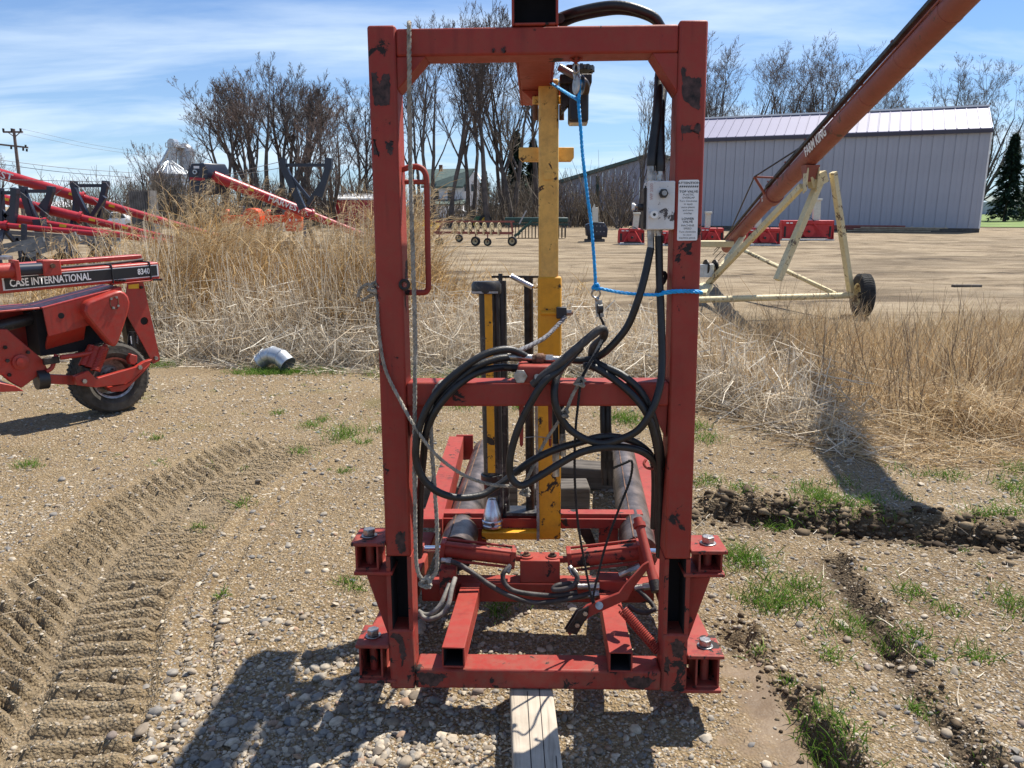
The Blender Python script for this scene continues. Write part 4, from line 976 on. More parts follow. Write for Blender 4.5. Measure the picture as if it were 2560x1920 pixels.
for px_, y0, y1, y2 in ((1389, 1000, 1110, 1190), (1406, 1010, 1085, 1138)):
    hose([(px_ - 3, y0, .08), (px_ - 1, (y0 + y1) / 2, .07), (px_, y1, .07)], 0.0095)
    a, b_ = L_(px_, y1 - 2, .07), L_(px_ + 1, y2, .07)
    m = MB(); m.cyl(a, a.lerp(b_, .3), .010, 12); m.bolt(a.lerp(b_, .3), b_ - a, .0125, .025); m.cyl(a.lerp(b_, .6), b_, .0105, 12); m.build('quick_coupler', M['steel'], wo)
# steel fittings and the pivot block on the cross beam
def fit(p0, p1, segs, mat='steel'):
    a, b_ = L_(*p0), L_(*p1); m = MB()
    for f0, f1, r_, hx in segs:
        (m.bolt(a.lerp(b_, f0), b_ - a, r_, (b_ - a).length * (f1 - f0)) if hx else m.cyl(a.lerp(b_, f0), a.lerp(b_, f1), r_, 14))
    return m.build('hose_fitting', M[mat], wo)
fit((1270, 891, .05), (1332, 895, .05), [(0, .35, .013, 0), (.35, .55, .015, 1), (.55, 1, .011, 0)])
fit((1330, 897, .05), (1366, 897, .05), [(0, .3, .014, 1), (.3, .8, .017, 0), (.8, 1, .014, 1)], 'rust')
fit((1364, 898, .05), (1424, 900, .05), [(0, .3, .015, 1), (.3, .6, .011, 0), (.6, 1, .013, 0)])
fit((1258, 918, .05), (1294, 921, .05), [(0, .6, .011, 0), (.6, 1, .013, 1)], 'darksteel')
m = MB(); W.rect(1294, 915, 1394, 960, -0.014, 0.11, m); pb = m.build('swivel_block', M['red'], wo, 0.007)
c0 = L_(1301, 940, -0.014); MB().bolt(c0, (0, -1, 0), 0.021, 0.013).build('bolt', M['steel'], pb, .001)
c0 = L_(1340, 942, -0.014); MB().cyl(c0, c0 + Vector((.004, -.03, .004)), 0.0085, 14).build('pin', M['steel'], pb)
for x0, x1 in ((1297, 1310), (1370, 1381)):
    m = MB(); m.prism(W.P([(x0, 1010), (x1, 1010), (x1 - 2, 1112), ((x0 + x1) / 2, 1119), (x0 + 2, 1112)], .03), (0, .012, 0)); m.build('hanging_prong', M['red'], wo, .002)
MB().tube(spline(W.P([(1311, 1094, .03), (1345, 1092, .02), (1378, 1096, .02)]), 4), .0015, 5).build('tie_wire', M['steel'], wo)
MB().tube(spline(W.P([(1614, 1150, .08), (1610, 1160, .07), (1622, 1171, .06), (1660, 1171, .05)]), 5), .0045, 8).build('hose_hook', M['red'], wo)
# lower hoses between the cylinders and the foot valve
hose([(1100, 1402, .46), (1138, 1407, .45), (1178, 1430, .44), (1225, 1463, .43), (1274, 1489, .42), (1330, 1506, .42), (1380, 1504, .42), (1443, 1492, .43), (1478, 1483, .44)], .0095, 'hosedusty')
hose([(1276, 1414, .47), (1262, 1428, .45), (1257, 1442, .44), (1265, 1463, .43), (1291, 1479, .43), (1357, 1488, .43), (1400, 1488, .43), (1443, 1480, .44)], .0090, 'hosedusty')
hose([(1427, 1420, .47), (1437, 1432, .44), (1443, 1447, .43), (1433, 1465, .42), (1405, 1474, .42), (1384, 1474, .43), (1392, 1464, .44), (1420, 1460, .45), (1448, 1462, .45)], .0095, 'hosedusty')
hose([(1050, 1531, .30), (1058, 1543, .29), (1072, 1548, .28), (1092, 1543, .28), (1110, 1530, .29), (1122, 1508, .30), (1130, 1470, .34), (1138, 1445, .38)], .0085, 'hosegrey')
hose([(1046, 1528, .32), (1060, 1536, .31), (1078, 1534, .30), (1100, 1514, .31), (1112, 1490, .33), (1124, 1460, .37)], .0085, 'hosegrey')
hose([(1590, 1470, .46), (1612, 1490, .44), (1630, 1510, .42), (1640, 1528, .40)], .0085, 'hosedusty')
hose([(1572, 1515, .40), (1592, 1528, .38), (1615, 1532, .37), (1640, 1522, .37)], .0085, 'hosedusty')
for a, b_ in (((1104, 1401, .46), (1128, 1404, .455)), ((1275, 1415, .47), (1266, 1430, .455)), ((1424, 1418, .47), (1438, 1436, .445)), ((1444, 1492, .44), (1498, 1484, .44)), ((1444, 1466, .44), (1498, 1466, .44)), ((1586, 1470, .46), (1630, 1464, .46)), ((1548, 1438, .46), (1600, 1416, .46))):
    fit(a, b_, [(0, .5, .011, 0), (.5, 1, .0135, 1)])
m = MB(); W.rect(1496, 1452, 1568, 1502, YC - .04, 0.09, m); fv = m.build('foot_valve', M['red'], wo, .006)
for px_ in (1515, 1555):
    p_ = L_(px_, 1451, YC - .01); MB().bolt(p_, (0, 0, 1), .007, .006).build('bolt', M['steel'], fv)
m = MB(); W.rect(1098, 1424, 1140, 1500, YC - .05, 0.06, m); m.build('valve_block', M['redworn'], wo, .005)
# control lever, pedal, tube and spring
lev = [(1622, 1405), (1622, 1420), (1585, 1470), (1569, 1500), (1556, 1505), (1475, 1542), (1450, 1566), (1424, 1590), (1417, 1580), (1440, 1540), (1468, 1515), (1548, 1484), (1564, 1462), (1608, 1414)]
MB().prism(W.P(lev, .14), (0, .016, 0)).build('foot_lever', M['red'], wo, .002)
MB().prism(W.P([(1446, 1528), (1472, 1518), (1470, 1540), (1442, 1588), (1414, 1580)], .128), (0, .010, 0)).build('pedal_plate', M['darksteel'], wo, .001)
MB().prism(W.P([(1440, 1526), (1466, 1512), (1464, 1536), (1434, 1578), (1410, 1574)], .162), (0, .008, 0)).build('pedal_plate', M['darksteel'], wo, .001)
for p_ in ((1463, 1533), (1443, 1562)): MB().bolt(L_(p_[0], p_[1], .128), (0, -1, 0), .008, .006).build('bolt', M['steel'], wo)
MB().cyl(L_(1498, 1514, .13), L_(1498, 1514, .18), .013, 14).build('rope_sheave', M['steel'], wo)
ta, tb_ = L_(1594, 1296, .56), L_(1634, 1452, .40)
MB().cyl(ta, tb_, .017, 16).build('torque_tube', M['red'], wo); MB().cyl(ta.lerp(tb_, .08), ta.lerp(tb_, .15), .024, 16).build('tube_collar', M['red'], wo)
MB().cyl(tb_, tb_ + (tb_ - ta).normalized() * .04, .019, 14).build('tube_end', M['darksteel'], wo)
sa, sb = L_(1556, 1524, .15), L_(1648, 1630, .07)
m = MB(); m.spring(sa, sb, .0155, .0028, 25, 10, 6); m.tube(spline([sa, L_(1552, 1516, .15), L_(1546, 1512, .15)], 3), .0034, 6); m.build('return_spring', M['red'], wo)

# ================================================================== ropes and cords hung on the frame
def wl(pts): return [W.m @ W.L(*p) for p in pts]
def rope_thing(name, label, parts, mat, r, cat='rope', blobs=()):
    m = MB(); root = None
    for pts in parts: m.rope(wl(pts), r)
    for (p, s_) in blobs:          # knots
        c_ = W.m @ W.L(*p)
        for k in range(3):
            ax = Vector((math.cos(k * 2.1), 0.5 * math.sin(k * 1.7), math.sin(k * 2.1 + .4)))
            m.rope([c_ + (perp(ax.normalized())[0] * math.cos(t * .7) + perp(ax.normalized())[1] * math.sin(t * .7)) * s_ + ax * .1 * s_ * t for t in range(10)], r)
    o = m.build(name, M[mat], None); return tag(o, label, cat)
rope_thing('rope', 'grey braided rope hanging straight down beside the left post, knotted near the bottom',
           [[(1023, 66, .11), (1023, 58, .05), (1023, 60, -.004), (1023, 80, -.012), (1023, 150, -.012), (1024, 300, -.012), (1028, 500, -.012), (1034, 700, -.012), (1038, 850, -.012), (1037, 1000, -.02), (1036, 1150, -.02), (1038, 1300, -.02), (1040, 1400, -.015), (1049, 1440, -.01), (1062, 1452, -.01)],
            [(1062, 1455, -.012), (1080, 1444, -.012), (1091, 1424, -.012), (1093, 1380, -.012), (1092, 1310, -.012), (1088, 1240, -.012), (1080, 1130, -.02), (1077, 1040, -.03), (1082, 990, -.03), (1098, 960, -.02), (1112, 953, .02), (1130, 951, .06)]], 'rope', .0068, blobs=[((1066, 1456, -.012), .016)])
rope_thing('rope', 'worn pale rope tied round the left post and slung across to the hose coils',
           [[(895, 742, .03), (902, 722, .02), (918, 711, .015), (932, 716, .01), (944, 722, .03)], [(905, 752, .05), (925, 740, .03), (944, 734, .02)],
            [(944, 660, .04), (943, 715, .03), (944, 760, .0), (946, 820, -.008), (962, 920, -.012), (1000, 1000, -.02), (1034, 1062, -.045), (1083, 1130, -.045), (1152, 1184, -.03), (1217, 1209, -.01), (1262, 1215, .0), (1300, 1212, .02), (1318, 1195, .03), (1361, 1107, .02), (1412, 1031, -.02), (1430, 990, -.025), (1450, 955, -.025), (1462, 930, -.02), (1485, 890, .0), (1505, 850, .03)]], 'rope', .0055, blobs=[((1314, 1230, .03), .013), ((1411, 1034, -.02), .012), ((1451, 956, -.025), .013), ((938, 722, .02), .016)])
rope_thing('rope', 'thin grey rope dropping down the face of the yellow arm', [[(1340, 1005, .70), (1341, 1060, .76), (1343, 1200, .78), (1345, 1300, .78), (1345, 1352, .78)]], 'rope', .0062)
rope_thing('cable', 'dark grey braided cable running from the yellow arm clamp to the hoses', [[(1414, 792, .77), (1395, 812, .74), (1365, 842, .6), (1330, 862, .35), (1300, 876, .12), (1280, 884, .05)]], 'ropegrey', .0085, 'cable')
rope_thing('pull_cord', 'black pull cord reaching from the hose bundle down to the foot pedal',
           [[(1455, 945, -.03), (1448, 985, -.02), (1438, 1089, .0), (1437, 1200, .03), (1445, 1310, .08), (1462, 1410, .12), (1479, 1498, .14), (1486, 1512, .15)], [(1490, 1512, .15), (1483, 1492, .14), (1498, 1425, .13), (1516, 1358, .12), (1548, 1270, .11), (1575, 1200, .10), (1580, 1154, .09), (1562, 1158, .10), (1528, 1172, .10)],
            [(1452, 950, -.03), (1470, 915, -.02), (1490, 885, .0), (1508, 850, .03), (1512, 820, .03), (1500, 790, .03), (1496, 772, .03)]], 'ropedark', .0042, 'cord')
rope_thing('blue_cord', 'bright blue cord over the pulley and tied round the right post', 
           [[(1354, 192, .79), (1372, 204, .78), (1400, 222, .6), (1425, 238, .25), (1440, 246, .07), (1446, 252, .05), (1448, 236, .048), (1450, 200, .05)], [(1446, 252, .05), (1450, 300, .04), (1458, 400, .03), (1470, 500, .03), (1480, 580, .03), (1488, 690, .03), (1490, 716, .03), (1504, 722, .03), (1550, 731, .02), (1600, 736, .01), (1645, 737, .0), (1662, 733, -.006), (1700, 729, -.010), (1740, 730, -.010), (1752, 731, .0), (1753, 733, .05)], [(1660, 729, .06), (1658, 731, .0), (1680, 728, -.009), (1720, 727, -.010), (1750, 729, -.006)]], 'bluerope', .0052, 'cord', blobs=[((1490, 718, .03), .008)])
m = MB(); c_ = W.m @ W.L(1490, 734, .03); m.ring(c_, (0, 1, 0.2), .0125, .003, 18, 8); q0, q1 = W.m @ W.L(1492, 750, .03), W.m @ W.L(1496, 792, .03)
blk = Thing('swivel_pulley', 'small steel swivel pulley hanging from the knot in the blue cord', 'pulley', tuple(c_))
def lc(mb): mb.v = [tuple(Vector(v) - c_) for v in mb.v]; return mb
lc(m).build('swivel_ring', M['steel'], blk.o)
lc(MB().bar(q0, q1, .012, .003, up=(0, 1, 0))).build('cheek', M['steel'], blk.o); lc(MB().bar(q0 + Vector((.010, -.004, 0)), q1 + Vector((.011, -.004, 0)), .010, .003, up=(0, 1, 0))).build('cheek', M['steel'], blk.o)
lc(MB().cyl(q0.lerp(q1, .5) - Vector((.002, .004, 0)), q0.lerp(q1, .5) + Vector((.012, 0, 0)), .014, 16)).build('sheave', M['blackpaint'], blk.o)
lc(MB().cyl(q0 + Vector((.004, 0, 0)), c_ + Vector((0, 0, -.012)), .007, 10)).build('swivel_neck', M['steel'], blk.o)

# ================================================================== timbers
tw = Thing('timber', 'weathered squared timber propping up the front beam of the red frame', 'timber', (0.06, 2.3, 0.0), (0, 0, R(1.5)))
za_, zb_ = float(zat(.06, 2.3)) - .01, 0.096
MB().box((-.068, -.72, za_), (.068, .02, zb_)).build('beam', M['wood'], tw.o, .006)
m = MB()
for k, (xx, y0, y1) in enumerate(((-.022, -.72, -.1), (.018, -.55, .0), (.045, -.72, -.4))):
    m.bar((xx, y0, zb_ + .0003), (xx + .008, y1, zb_ + .0003), .0025, .0008)
m.build('drying_crack', M['hollow'], tw.o)
zz_ = float(zat(.4, 4.15))
tw = Thing('timber', 'dark old railway sleeper lying across behind the rollers, right half', 'timber', (0.33, 4.02, zz_), (0, 0, R(2)))
MB().box((-.22, -.06, 0), (.09, .10, .125)).build('beam', M['woodx'], tw.o, .01)
tw = Thing('timber', 'longer dark sleeper behind the short one under the right roller end', 'timber', (0.55, 4.3, zz_), (0, 0, R(-12)))
MB().box((-.42, -.06, 0), (.30, .10, .13)).build('beam', M['woodx'], tw.o, .01)
tw = Thing('timber', 'dark sleeper lying across under the left roller end', 'timber', (-0.42, 4.05, zz_), (0, 0, R(1)))
MB().box((-.17, -.06, 0), (.45, .11, .12)).build('beam', M['woodx'], tw.o, .01)

# ================================================================== MOWER-CONDITIONER at the left edge
gc = gnd(262, 1032)
C = Thing('mower_conditioner', 'red hay mower-conditioner with black stripe lettered CASE INTERNATIONAL at left edge', 'farm machine', (gc.x, gc.y, float(zat(gc.x, gc.y))), (0, 0, R(50)))
co_ = C.o
def zA(x, y): return (x / 3.318, 600 + y / 3.318)
def CL(x, y, d=0.0): return C.L(*zA(x, y), d)
def cpoly(pts, d, th, name, mat, bev=.004): return MB().prism([CL(x, y, d) for x, y in pts], (0, th, 0)).build(name, mat, co_, bev)
zt_, zb_ = CL(1322, 182, -.05).z, CL(1322, 322, -.05).z
xe, xs = CL(1322, 250, -.05).x, CL(-700, 250, -.05).x
MB().box((xs, -.05, zb_), (xe, .13, zt_)).build('tool_bar', M['red2'], co_, .012)
MB().box((CL(930, 340, -.07).x, -.075, zb_ - .008), (CL(1250, 340, -.07).x, .13, zb_ - .001)).build('bar_flange', M['red2'], co_, .002)
MB().box((CL(1251, 340, -.07).x, -.075, zb_ - .006), (CL(1352, 340, -.07).x, .13, zb_ + .001)).build('bar_flange', M['red2'], co_, .002)
MB().box((CL(80, 160, .1).x - 1.2, .14, zt_ + .02), (CL(1200, 160, .1).x, .24, zt_ + .055)).build('rear_tube', M['red2'], co_, .008)
for x in (970, 1000, 1030, 1282, 1308, 1333): MB().bolt(CL(x, 335, -.076), (0, 0, 1), .014, .014).build('bolt', M['darksteel'], co_)
for x in (760, 790, 818, 846, 1100, 1120, 1145, 1170): 
    p = CL(x, 160, .06); p.z = zt_; MB().bolt(p, (0, 0, 1), .013, .014).build('bolt', M['darksteel'], co_)
hgt = zt_ - zb_
sx0, sx1 = CL(18, 350, -.05).x, CL(1312, 240, -.05).x
MB().box((sx0, -.0525, zb_ + hgt * .16), (sx1, -.0502, zb_ + hgt * .86)).build('stripe_border', M['sticker'], co_)
st_ = MB().box((sx0 + .012, -.054, zb_ + hgt * .21), (sx1 - .012, -.0526, zb_ + hgt * .81)).build('stripe', M['ink'], co_)
lw = CL(750, 300, -.05).x - CL(75, 350, -.05).x
me_w = 0.7
tm = text_mesh('CASE INTERNATIONAL', 1.0); tw_ = max(v.co.x for v in tm.vertices); bpy.data.meshes.remove(tm)
hs_ = hgt * .40
lettering('CASE INTERNATIONAL', hs_ * 1.38, (CL(75, 350, -.05).x, -.0552, zb_ + hgt * .33), (1, 0, 0), (0, 0, 1), M['sticker'], st_, .0016, lw / (tw_ * hs_ * 1.38))
lettering('8340', hgt * .47, (CL(1137, 250, -.05).x, -.0552, zb_ + hgt * .37), (1, 0, 0), (0, 0, 1), M['sticker'], st_, .0016, .78)
for x in (925, 1243): 
    xx = CL(x, 250, -.05).x; MB().tube(spline([(xx, .10, zt_ + .004), (xx, -.03, zt_ + .004), (xx, -.056, zt_ - .01), (xx, -.058, zb_ + .02), (xx, -.056, zb_ - .008), (xx, 0, zb_ - .012)], 4), .006, 8).build('cable_tie', M['ink'], co_)
MB().tube(spline([(CL(90, 190, .02).x, .02, zt_ + .03), (CL(400, 190, .02).x, .02, zt_ + .012), (CL(700, 185, .02).x, .03, zt_ + .010), (CL(1000, 170, .04).x, .05, zt_ + .012), (CL(1150, 160, .05).x, .06, zt_ + .018), (CL(1195, 150, .05).x, .08, zt_ + .02)], 6), .011, 10).build('hydraulic_hose', M['hosedusty'], co_)
for ob in list(co_.children) + list(st_.children):       # the bar sags slightly toward its far end
    if ob.name.split('.')[0] in ('tool_bar', 'bar_flange', 'rear_tube', 'bolt', 'stripe_border', 'stripe', 'lettering', 'cable_tie', 'hydraulic_hose'):
        for v in ob.data.vertices: v.co.z += .024 * (v.co.x - xe)
# hydraulic cylinder lying in front of the bar
zc_ = CL(200, 245, -.16).z
x1_, x2_, x3_ = CL(-260, 260, -.16).x, CL(130, 250, -.16).x, CL(345, 240, -.16).x
MB().cyl((x1_, -.16, zc_), (x2_, -.16, zc_), .052, 22).build('lift_cylinder', M['red2'], co_)
MB().cyl((x2_, -.16, zc_), (x3_, -.16, zc_), .042, 22).build('cylinder_rod', M['navy'], co_)
for sgn in (-1, 1): MB().box((x3_ - .01, -.16 + sgn * .045, zc_ - .05), (x3_ + .11, -.16 + sgn * .060, zc_ + .06)).build('cylinder_lug', M['red2'], co_, .012)
MB().box((x2_ - .02, -.22, zc_ - .07), (x2_ + .01, -.10, zc_ + .07)).build('cylinder_head', M['red2'], co_, .004)
MB().cyl((x3_ + .05, -.24, zc_ + .02), (x3_ + .05, -.08, zc_ + .02), .016, 12).build('pin', M['rust'], co_)
MB().lathe(CL(40, 160, -.1), (0, 0, 1), [(.001, 0), (.05, 0), (.05, .02), (.001, .03)], 18).build('cap', M['steel'], co_)
# end plate with hole, yellow tag
hx, hz = CL(1198, 672, -.02), 0
outer = [(1060, 350), (1190, 350), (1328, 985), (1322, 1003), (1272, 1026), (1060, 632), (1030, 560)]
P = [CL(x, y, -.02) for x, y in outer]; hc = CL(1198, 672, -.02); rr = .032
mb = MB(); n_o = len(P)
hole = [hc + Vector((math.cos(a), 0, math.sin(a))) * rr for a in [2 * math.pi * k / 16 for k in range(16)]]
for y_ in (0, .012):
    import mathutils
    pl = [(p.x, p.z) for p in P] ; hl = [(p.x, p.z) for p in hole]
    tri = mathutils.geometry.tessellate_polygon([[Vector((x, z, 0)) for x, z in pl], [Vector((x, z, 0)) for x, z in hl]])
    mb.add([Vector((p.x, p.y + y_, p.z)) for p in P + hole], [t if y_ else t[::-1] for t in tri])
for arr in (P, hole):
    k = len(arr); mb.add(arr + [p + Vector((0, .012, 0)) for p in arr], [(i, (i + 1) % k, k + (i + 1) % k, k + i) for i in range(k)])
mb.build('end_plate', M['red2'], co_)
MB().box(hc + Vector((-.05, .03, -.06)), hc + Vector((.05, .04, .06))).build('hole_shade_plate', M['hollow'], co_)  # dark plate added behind the hole, painting the shade seen through it
cpoly([(1066, 372), (1152, 362), (1152, 402), (1066, 404)], -.0215, .001, 'caution_tag', M['yellowtag'], 0)
MB().bolt(CL(1168, 392, -.02), (0, -1, 0), .012, .02).build('bolt', M['darksteel'], co_); MB().bolt(CL(1288, 978, -.02), (0, -1, 0), .016, .02).build('bolt', M['steel'], co_)
MB().prism([CL(x, y, .06) for x, y in ((1020, 610), (1060, 632), (1272, 1026), (1200, 1010), (1080, 900))], (0, .09, 0)).build('inner_arm', M['darksteel'], co_)
MB().cyl(CL(1100, 760, .05), CL(1090, 940, .05), .035, 14).build('strut', M['blackpaint'], co_)
MB().box(CL(1082, 800, .01), CL(1096, 862, .01) + Vector((0, .01, 0))).build('strut_label', M['sticker'], co_)
MB().spring(CL(1130, 770, .03), CL(1135, 860, .03), .010, .003, 7).build('lynch_clip', M['steel'], co_)
# rounded triangular drive shield
sh = [(706, 600), (708, 570), (718, 540), (740, 512), (760, 503), (860, 465), (950, 430), (1000, 420), (1040, 436), (1068, 470), (1082, 515), (1078, 560), (1060, 630), (1020, 750), (985, 850), (970, 875), (950, 885), (925, 875), (890, 840), (790, 720), (725, 640)]
cpoly(sh, -.20, .11, 'drive_shield', M['red2'], .016)
for x, y in ((920, 487), (963, 475), (978, 545), (938, 562)): MB().bolt(CL(x, y, -.20), (0, -1, 0), .010, .010).build('bolt', M['steel'], co_)
MB().tube([CL(x, y, -.202) for x, y in ((912, 500), (925, 480), (960, 470), (980, 490), (985, 550), (970, 570), (930, 574), (918, 550))], .0035, 6, closed=True).build('shield_ring', M['rust'], co_)
# gear housing body
top = [(355, 575), (960, 408)]
a0, a1, a2, a3, a4, a5 = CL(355, 575, -.08), CL(1010, 405, -.08), CL(1000, 640, -.08), CL(712, 715, -.08), CL(402, 800, -.08), CL(370, 950, -.0)
MB().prism([CL(355, 575, -.08), CL(402, 800, -.08), CL(712, 716, -.08), CL(1000, 640, -.08), CL(1010, 400, -.08)], (0, .012, 0)).build('body_side', M['red2'], co_, .003)
hl_ = CL(508, 628, -.081); MB().cyl(hl_, hl_ + Vector((0, -.001, 0)), .022, 18).build('body_hole', M['hollow'], co_)  # hole is a flat disc with its shade painted near-black
bk = .34
p1, p2 = CL(355, 575, -.08), CL(1010, 400, -.08)
MB().hexa([p1, p2, p2 + Vector((0, bk, .0)), p1 + Vector((0, bk, .0)), p1 + Vector((0, 0, .012)), p2 + Vector((0, 0, .012)), p2 + Vector((0, bk, .012)), p1 + Vector((0, bk, .012))]).build('body_top', M['red2'], co_, .002)
q1, q2 = CL(402, 800, -.08), CL(712, 716, -.08); q3, q4 = CL(690, 868, .06), CL(370, 952, .06)
MB().hexa([q4, q3, q3 + Vector((0, .02, .01)), q4 + Vector((0, .02, .01)), q1, q2, q2 + Vector((0, .02, .01)), q1 + Vector((0, .02, .01))]).build('body_skirt', M['red2'], co_, .002)
MB().box((p1.x - .02, .02, q4.z), (p1.x + .5, .26, p1.z - .02)).build('body_shade_core', M['hollow'], co_)  # near-black block stands for the shaded inside of the housing
# dark open mouth with side cheeks left of the body, drive shaft
m0 = CL(-500, 515, .1)
MB().box((m0.x, .26, CL(100, 940, .1).z), (p1.x, .30, p1.z)).build('back_panel', M['red2'], co_, .004)
MB().box((m0.x, -.06, p1.z + .0), (p1.x - .01, .30, p1.z + .014)).build('hood', M['red2'], co_, .004)
MB().cyl(CL(-300, 790, .0), CL(300, 640, .12), .045, 18).build('drive_shaft', M['blackpaint'], co_)
cpoly([(60, 740), (200, 860), (350, 985), (395, 1070), (180, 1230), (90, 1180), (20, 1120), (-400, 1120), (-400, 740)], -.02, .05, 'gearbox_plate', M['red2'], .006)
c0 = CL(165, 1010, -.02); MB().lathe(c0, (0, -1, 0), [(.055, 0), (.055, .02), (.035, .024), (.035, .04), (.001, .042)], 20).build('bearing', M['red2'], co_)
for x, y in ((40, 890), (75, 1118), (60, 1000), (230, 930)): MB().bolt(CL(x, y, -.02), (0, -1, 0), .014, .014).build('bolt', M['darksteel'], co_)
cpoly([(-400, 1180), (0, 1185), (130, 1212), (200, 1255), (0, 1262), (-400, 1262)], -.10, .3, 'skid', M['red2'], .004)
MB().cyl(CL(300, 1160, .0), CL(390, 1150, .0), .075, 20).build('roller_end', M['blackpaint'], co_)
MB().box(CL(360, 985, -.09), CL(500, 1020, -.09) + Vector((0, .03, 0))).build('latch_block', M['darksteel'], co_, .004)
# link rod, suspension arms, springs
MB().tube(spline([CL(500, 975, -.1), CL(650, 955, -.1), CL(780, 930, -.1), CL(850, 900, -.1), CL(880, 870, -.1)], 5), .018, 10).build('link_rod', M['red2'], co_)
MB().tube(spline([CL(385, 1090, -.04), CL(430, 1060, -.04), CL(450, 1000, -.04), CL(470, 950, -.04)], 4), .016, 10).build('link_rod', M['red2'], co_)
MB().bar(CL(375, 1150, -.03), CL(640, 1162, -.03), .05, .07).build('trailing_arm', M['red2'], co_, .004)
cpoly([(622, 1132), (700, 1100), (735, 1085), (800, 1150), (1140, 1050), (1200, 1010), (1262, 990), (1255, 1010), (1090, 1170), (1035, 1195), (800, 1225), (640, 1205)], -.17, .05, 'wheel_arm', M['red2'], .004)
cpoly([(900, 1225), (1045, 1195), (1090, 1170), (1250, 1020), (1240, 1050), (1085, 1205), (1020, 1255), (930, 1262)], -.12, .10, 'wheel_arm', M['red2'], .004)
for x, y in ((695, 1170), (1155, 1055)): MB().bolt(CL(x, y, -.17), (0, -1, 0), .018, .02).build('bolt', M['steel'], co_)
cpoly([(1070, 985), (1090, 945), (1140, 960), (1140, 1010), (1120, 1035), (1080, 1030)], -.14, .06, 'spring_lug', M['red2'], .006)
for k, (a, b_) in enumerate((((770, 880), (690, 1045)), ((810, 890), (745, 1060)), ((865, 890), (790, 1085)))):
    pa, pb_ = CL(*a, -.06 - .03 * k), CL(*b_, -.10 - .03 * k); m = MB(); m.spring(pa, pb_, .030, .007, 15, 10, 6); m.build('suspension_spring', M['red2'], co_)
cpoly([(680, 1048), (790, 1085), (760, 1150), (700, 1140)], -.14, .05, 'spring_seat', M['darksteel'], .004)
# wheel
wc = CL(905, 1140, .02); wr = .285; wc.z = wr
def wheel(parent, c, axis, r, w, rim, tyre='tyre', rimmat='steel', n=36, tread=True, lug=6):
    axis = Vector(axis).normalized()
    prof = [(rim, -w * .36), (rim + (r - rim) * .35, -w * .52), (r * .90, -w * .5), (r * .975, -w * .40), (r, -w * .22), (r, w * .22), (r * .975, w * .40), (r * .90, w * .5), (rim + (r - rim) * .35, w * .52), (rim, w * .36)]
    t = MB().lathe(c, axis, prof, n).build('tyre', M[tyre], parent)
    if tread:
        u, w_ = perp(axis); m = MB()
        for k in range(lug * 8):
            a = 2 * math.pi * k / (lug * 8); d = u * math.cos(a) + w_ * math.sin(a); tg = axis.cross(d)
            for s_ in (-1, 1):
                p = Vector(c) + d * (r + r * .008); q = p + axis * s_ * w * .40 + tg * r * .05 - d * r * .02
                m.bar(p + axis * s_ * w * .03, q, r * .05, r * .025, up=d)
        m.build('tread', M[tyre], t)
    rm = MB().lathe(c, axis, [(rim * 1.03, -w * .40), (rim * 1.06, -w * .44), (rim * .95, -w * .40), (rim * .88, -w * .05), (rim * .55, 0), (rim * .5, -w * .12), (.001, -w * .12)], 28).build('rim', M[rimmat], parent)
    MB().lathe(c, axis, [(rim * 1.03, w * .40), (rim * 1.06, w * .44), (rim * .95, w * .40), (rim * .88, w * .10), (rim * .55, .05 * w), (.001, .05 * w)], 28).build('rim', M[rimmat], parent)
    hb = MB(); hb.cyl(Vector(c) - axis * w * .30, Vector(c) + axis * w * .1, rim * .28, 16)
    for k in range(5):
        u, w_ = perp(axis); a = 2 * math.pi * k / 5; hb.bolt(Vector(c) + (u * math.cos(a) + w_ * math.sin(a)) * rim * .4 - axis * w * .13, -axis, rim * .05, w * .06)
    hb.build('hub', M['darksteel'], rm)
    return t
wheel(co_, wc, (0, 1, 0), wr, .215, .155, 'tyredusty', 'steel')

# ================================================================== galvanised elbow in the grass
ge = gnd(692, 918); ev = Thing('pipe_elbow', 'galvanised sheet metal pipe elbow lying in green grass before the reeds', 'pipe', (ge.x, ge.y, float(zat(ge.x, ge.y))), (0, 0, R(-14)))
rad = .088
cents = []
segs = [(-.19, .02), (-.12, .065), (-.01, .085), (.10, .06), (.165, .01)]
path = [Vector((-.185, 0.02, .085)), Vector((-.125, .02, .135)), Vector((-.03, 0.0, .165)), Vector((.075, -.03, .145)), Vector((.165, -.06, .085))]
def elbow_ring(i, r_):
    t = (path[min(i + 1, 4)] - path[max(i - 1, 0)]).normalized(); u = t.cross(Vector((0, 1, .15))).normalized(); w_ = t.cross(u)
    return [path[i] + (u * math.cos(2 * math.pi * j / 28) + w_ * math.sin(2 * math.pi * j / 28)) * r_ for j in range(28)]
for i in range(4):
    A, B = elbow_ring(i, rad), elbow_ring(i + 1, rad * .995); A2, B2 = elbow_ring(i, rad - .004), elbow_ring(i + 1, rad - .005)
    m = MB(); m.add(A + B, [(j, (j + 1) % 28, 28 + (j + 1) % 28, 28 + j) for j in range(28)]); m.add(A2 + B2, [(28 + j, 28 + (j + 1) % 28, (j + 1) % 28, j) for j in range(28)]); m.build('pipe_segment', M['galv'], ev.o)
for i in range(5):
    m = MB(); m.tube(elbow_ring(i, rad + .001), .003, 6, closed=True); m.build('seam', M['galv'], ev.o)

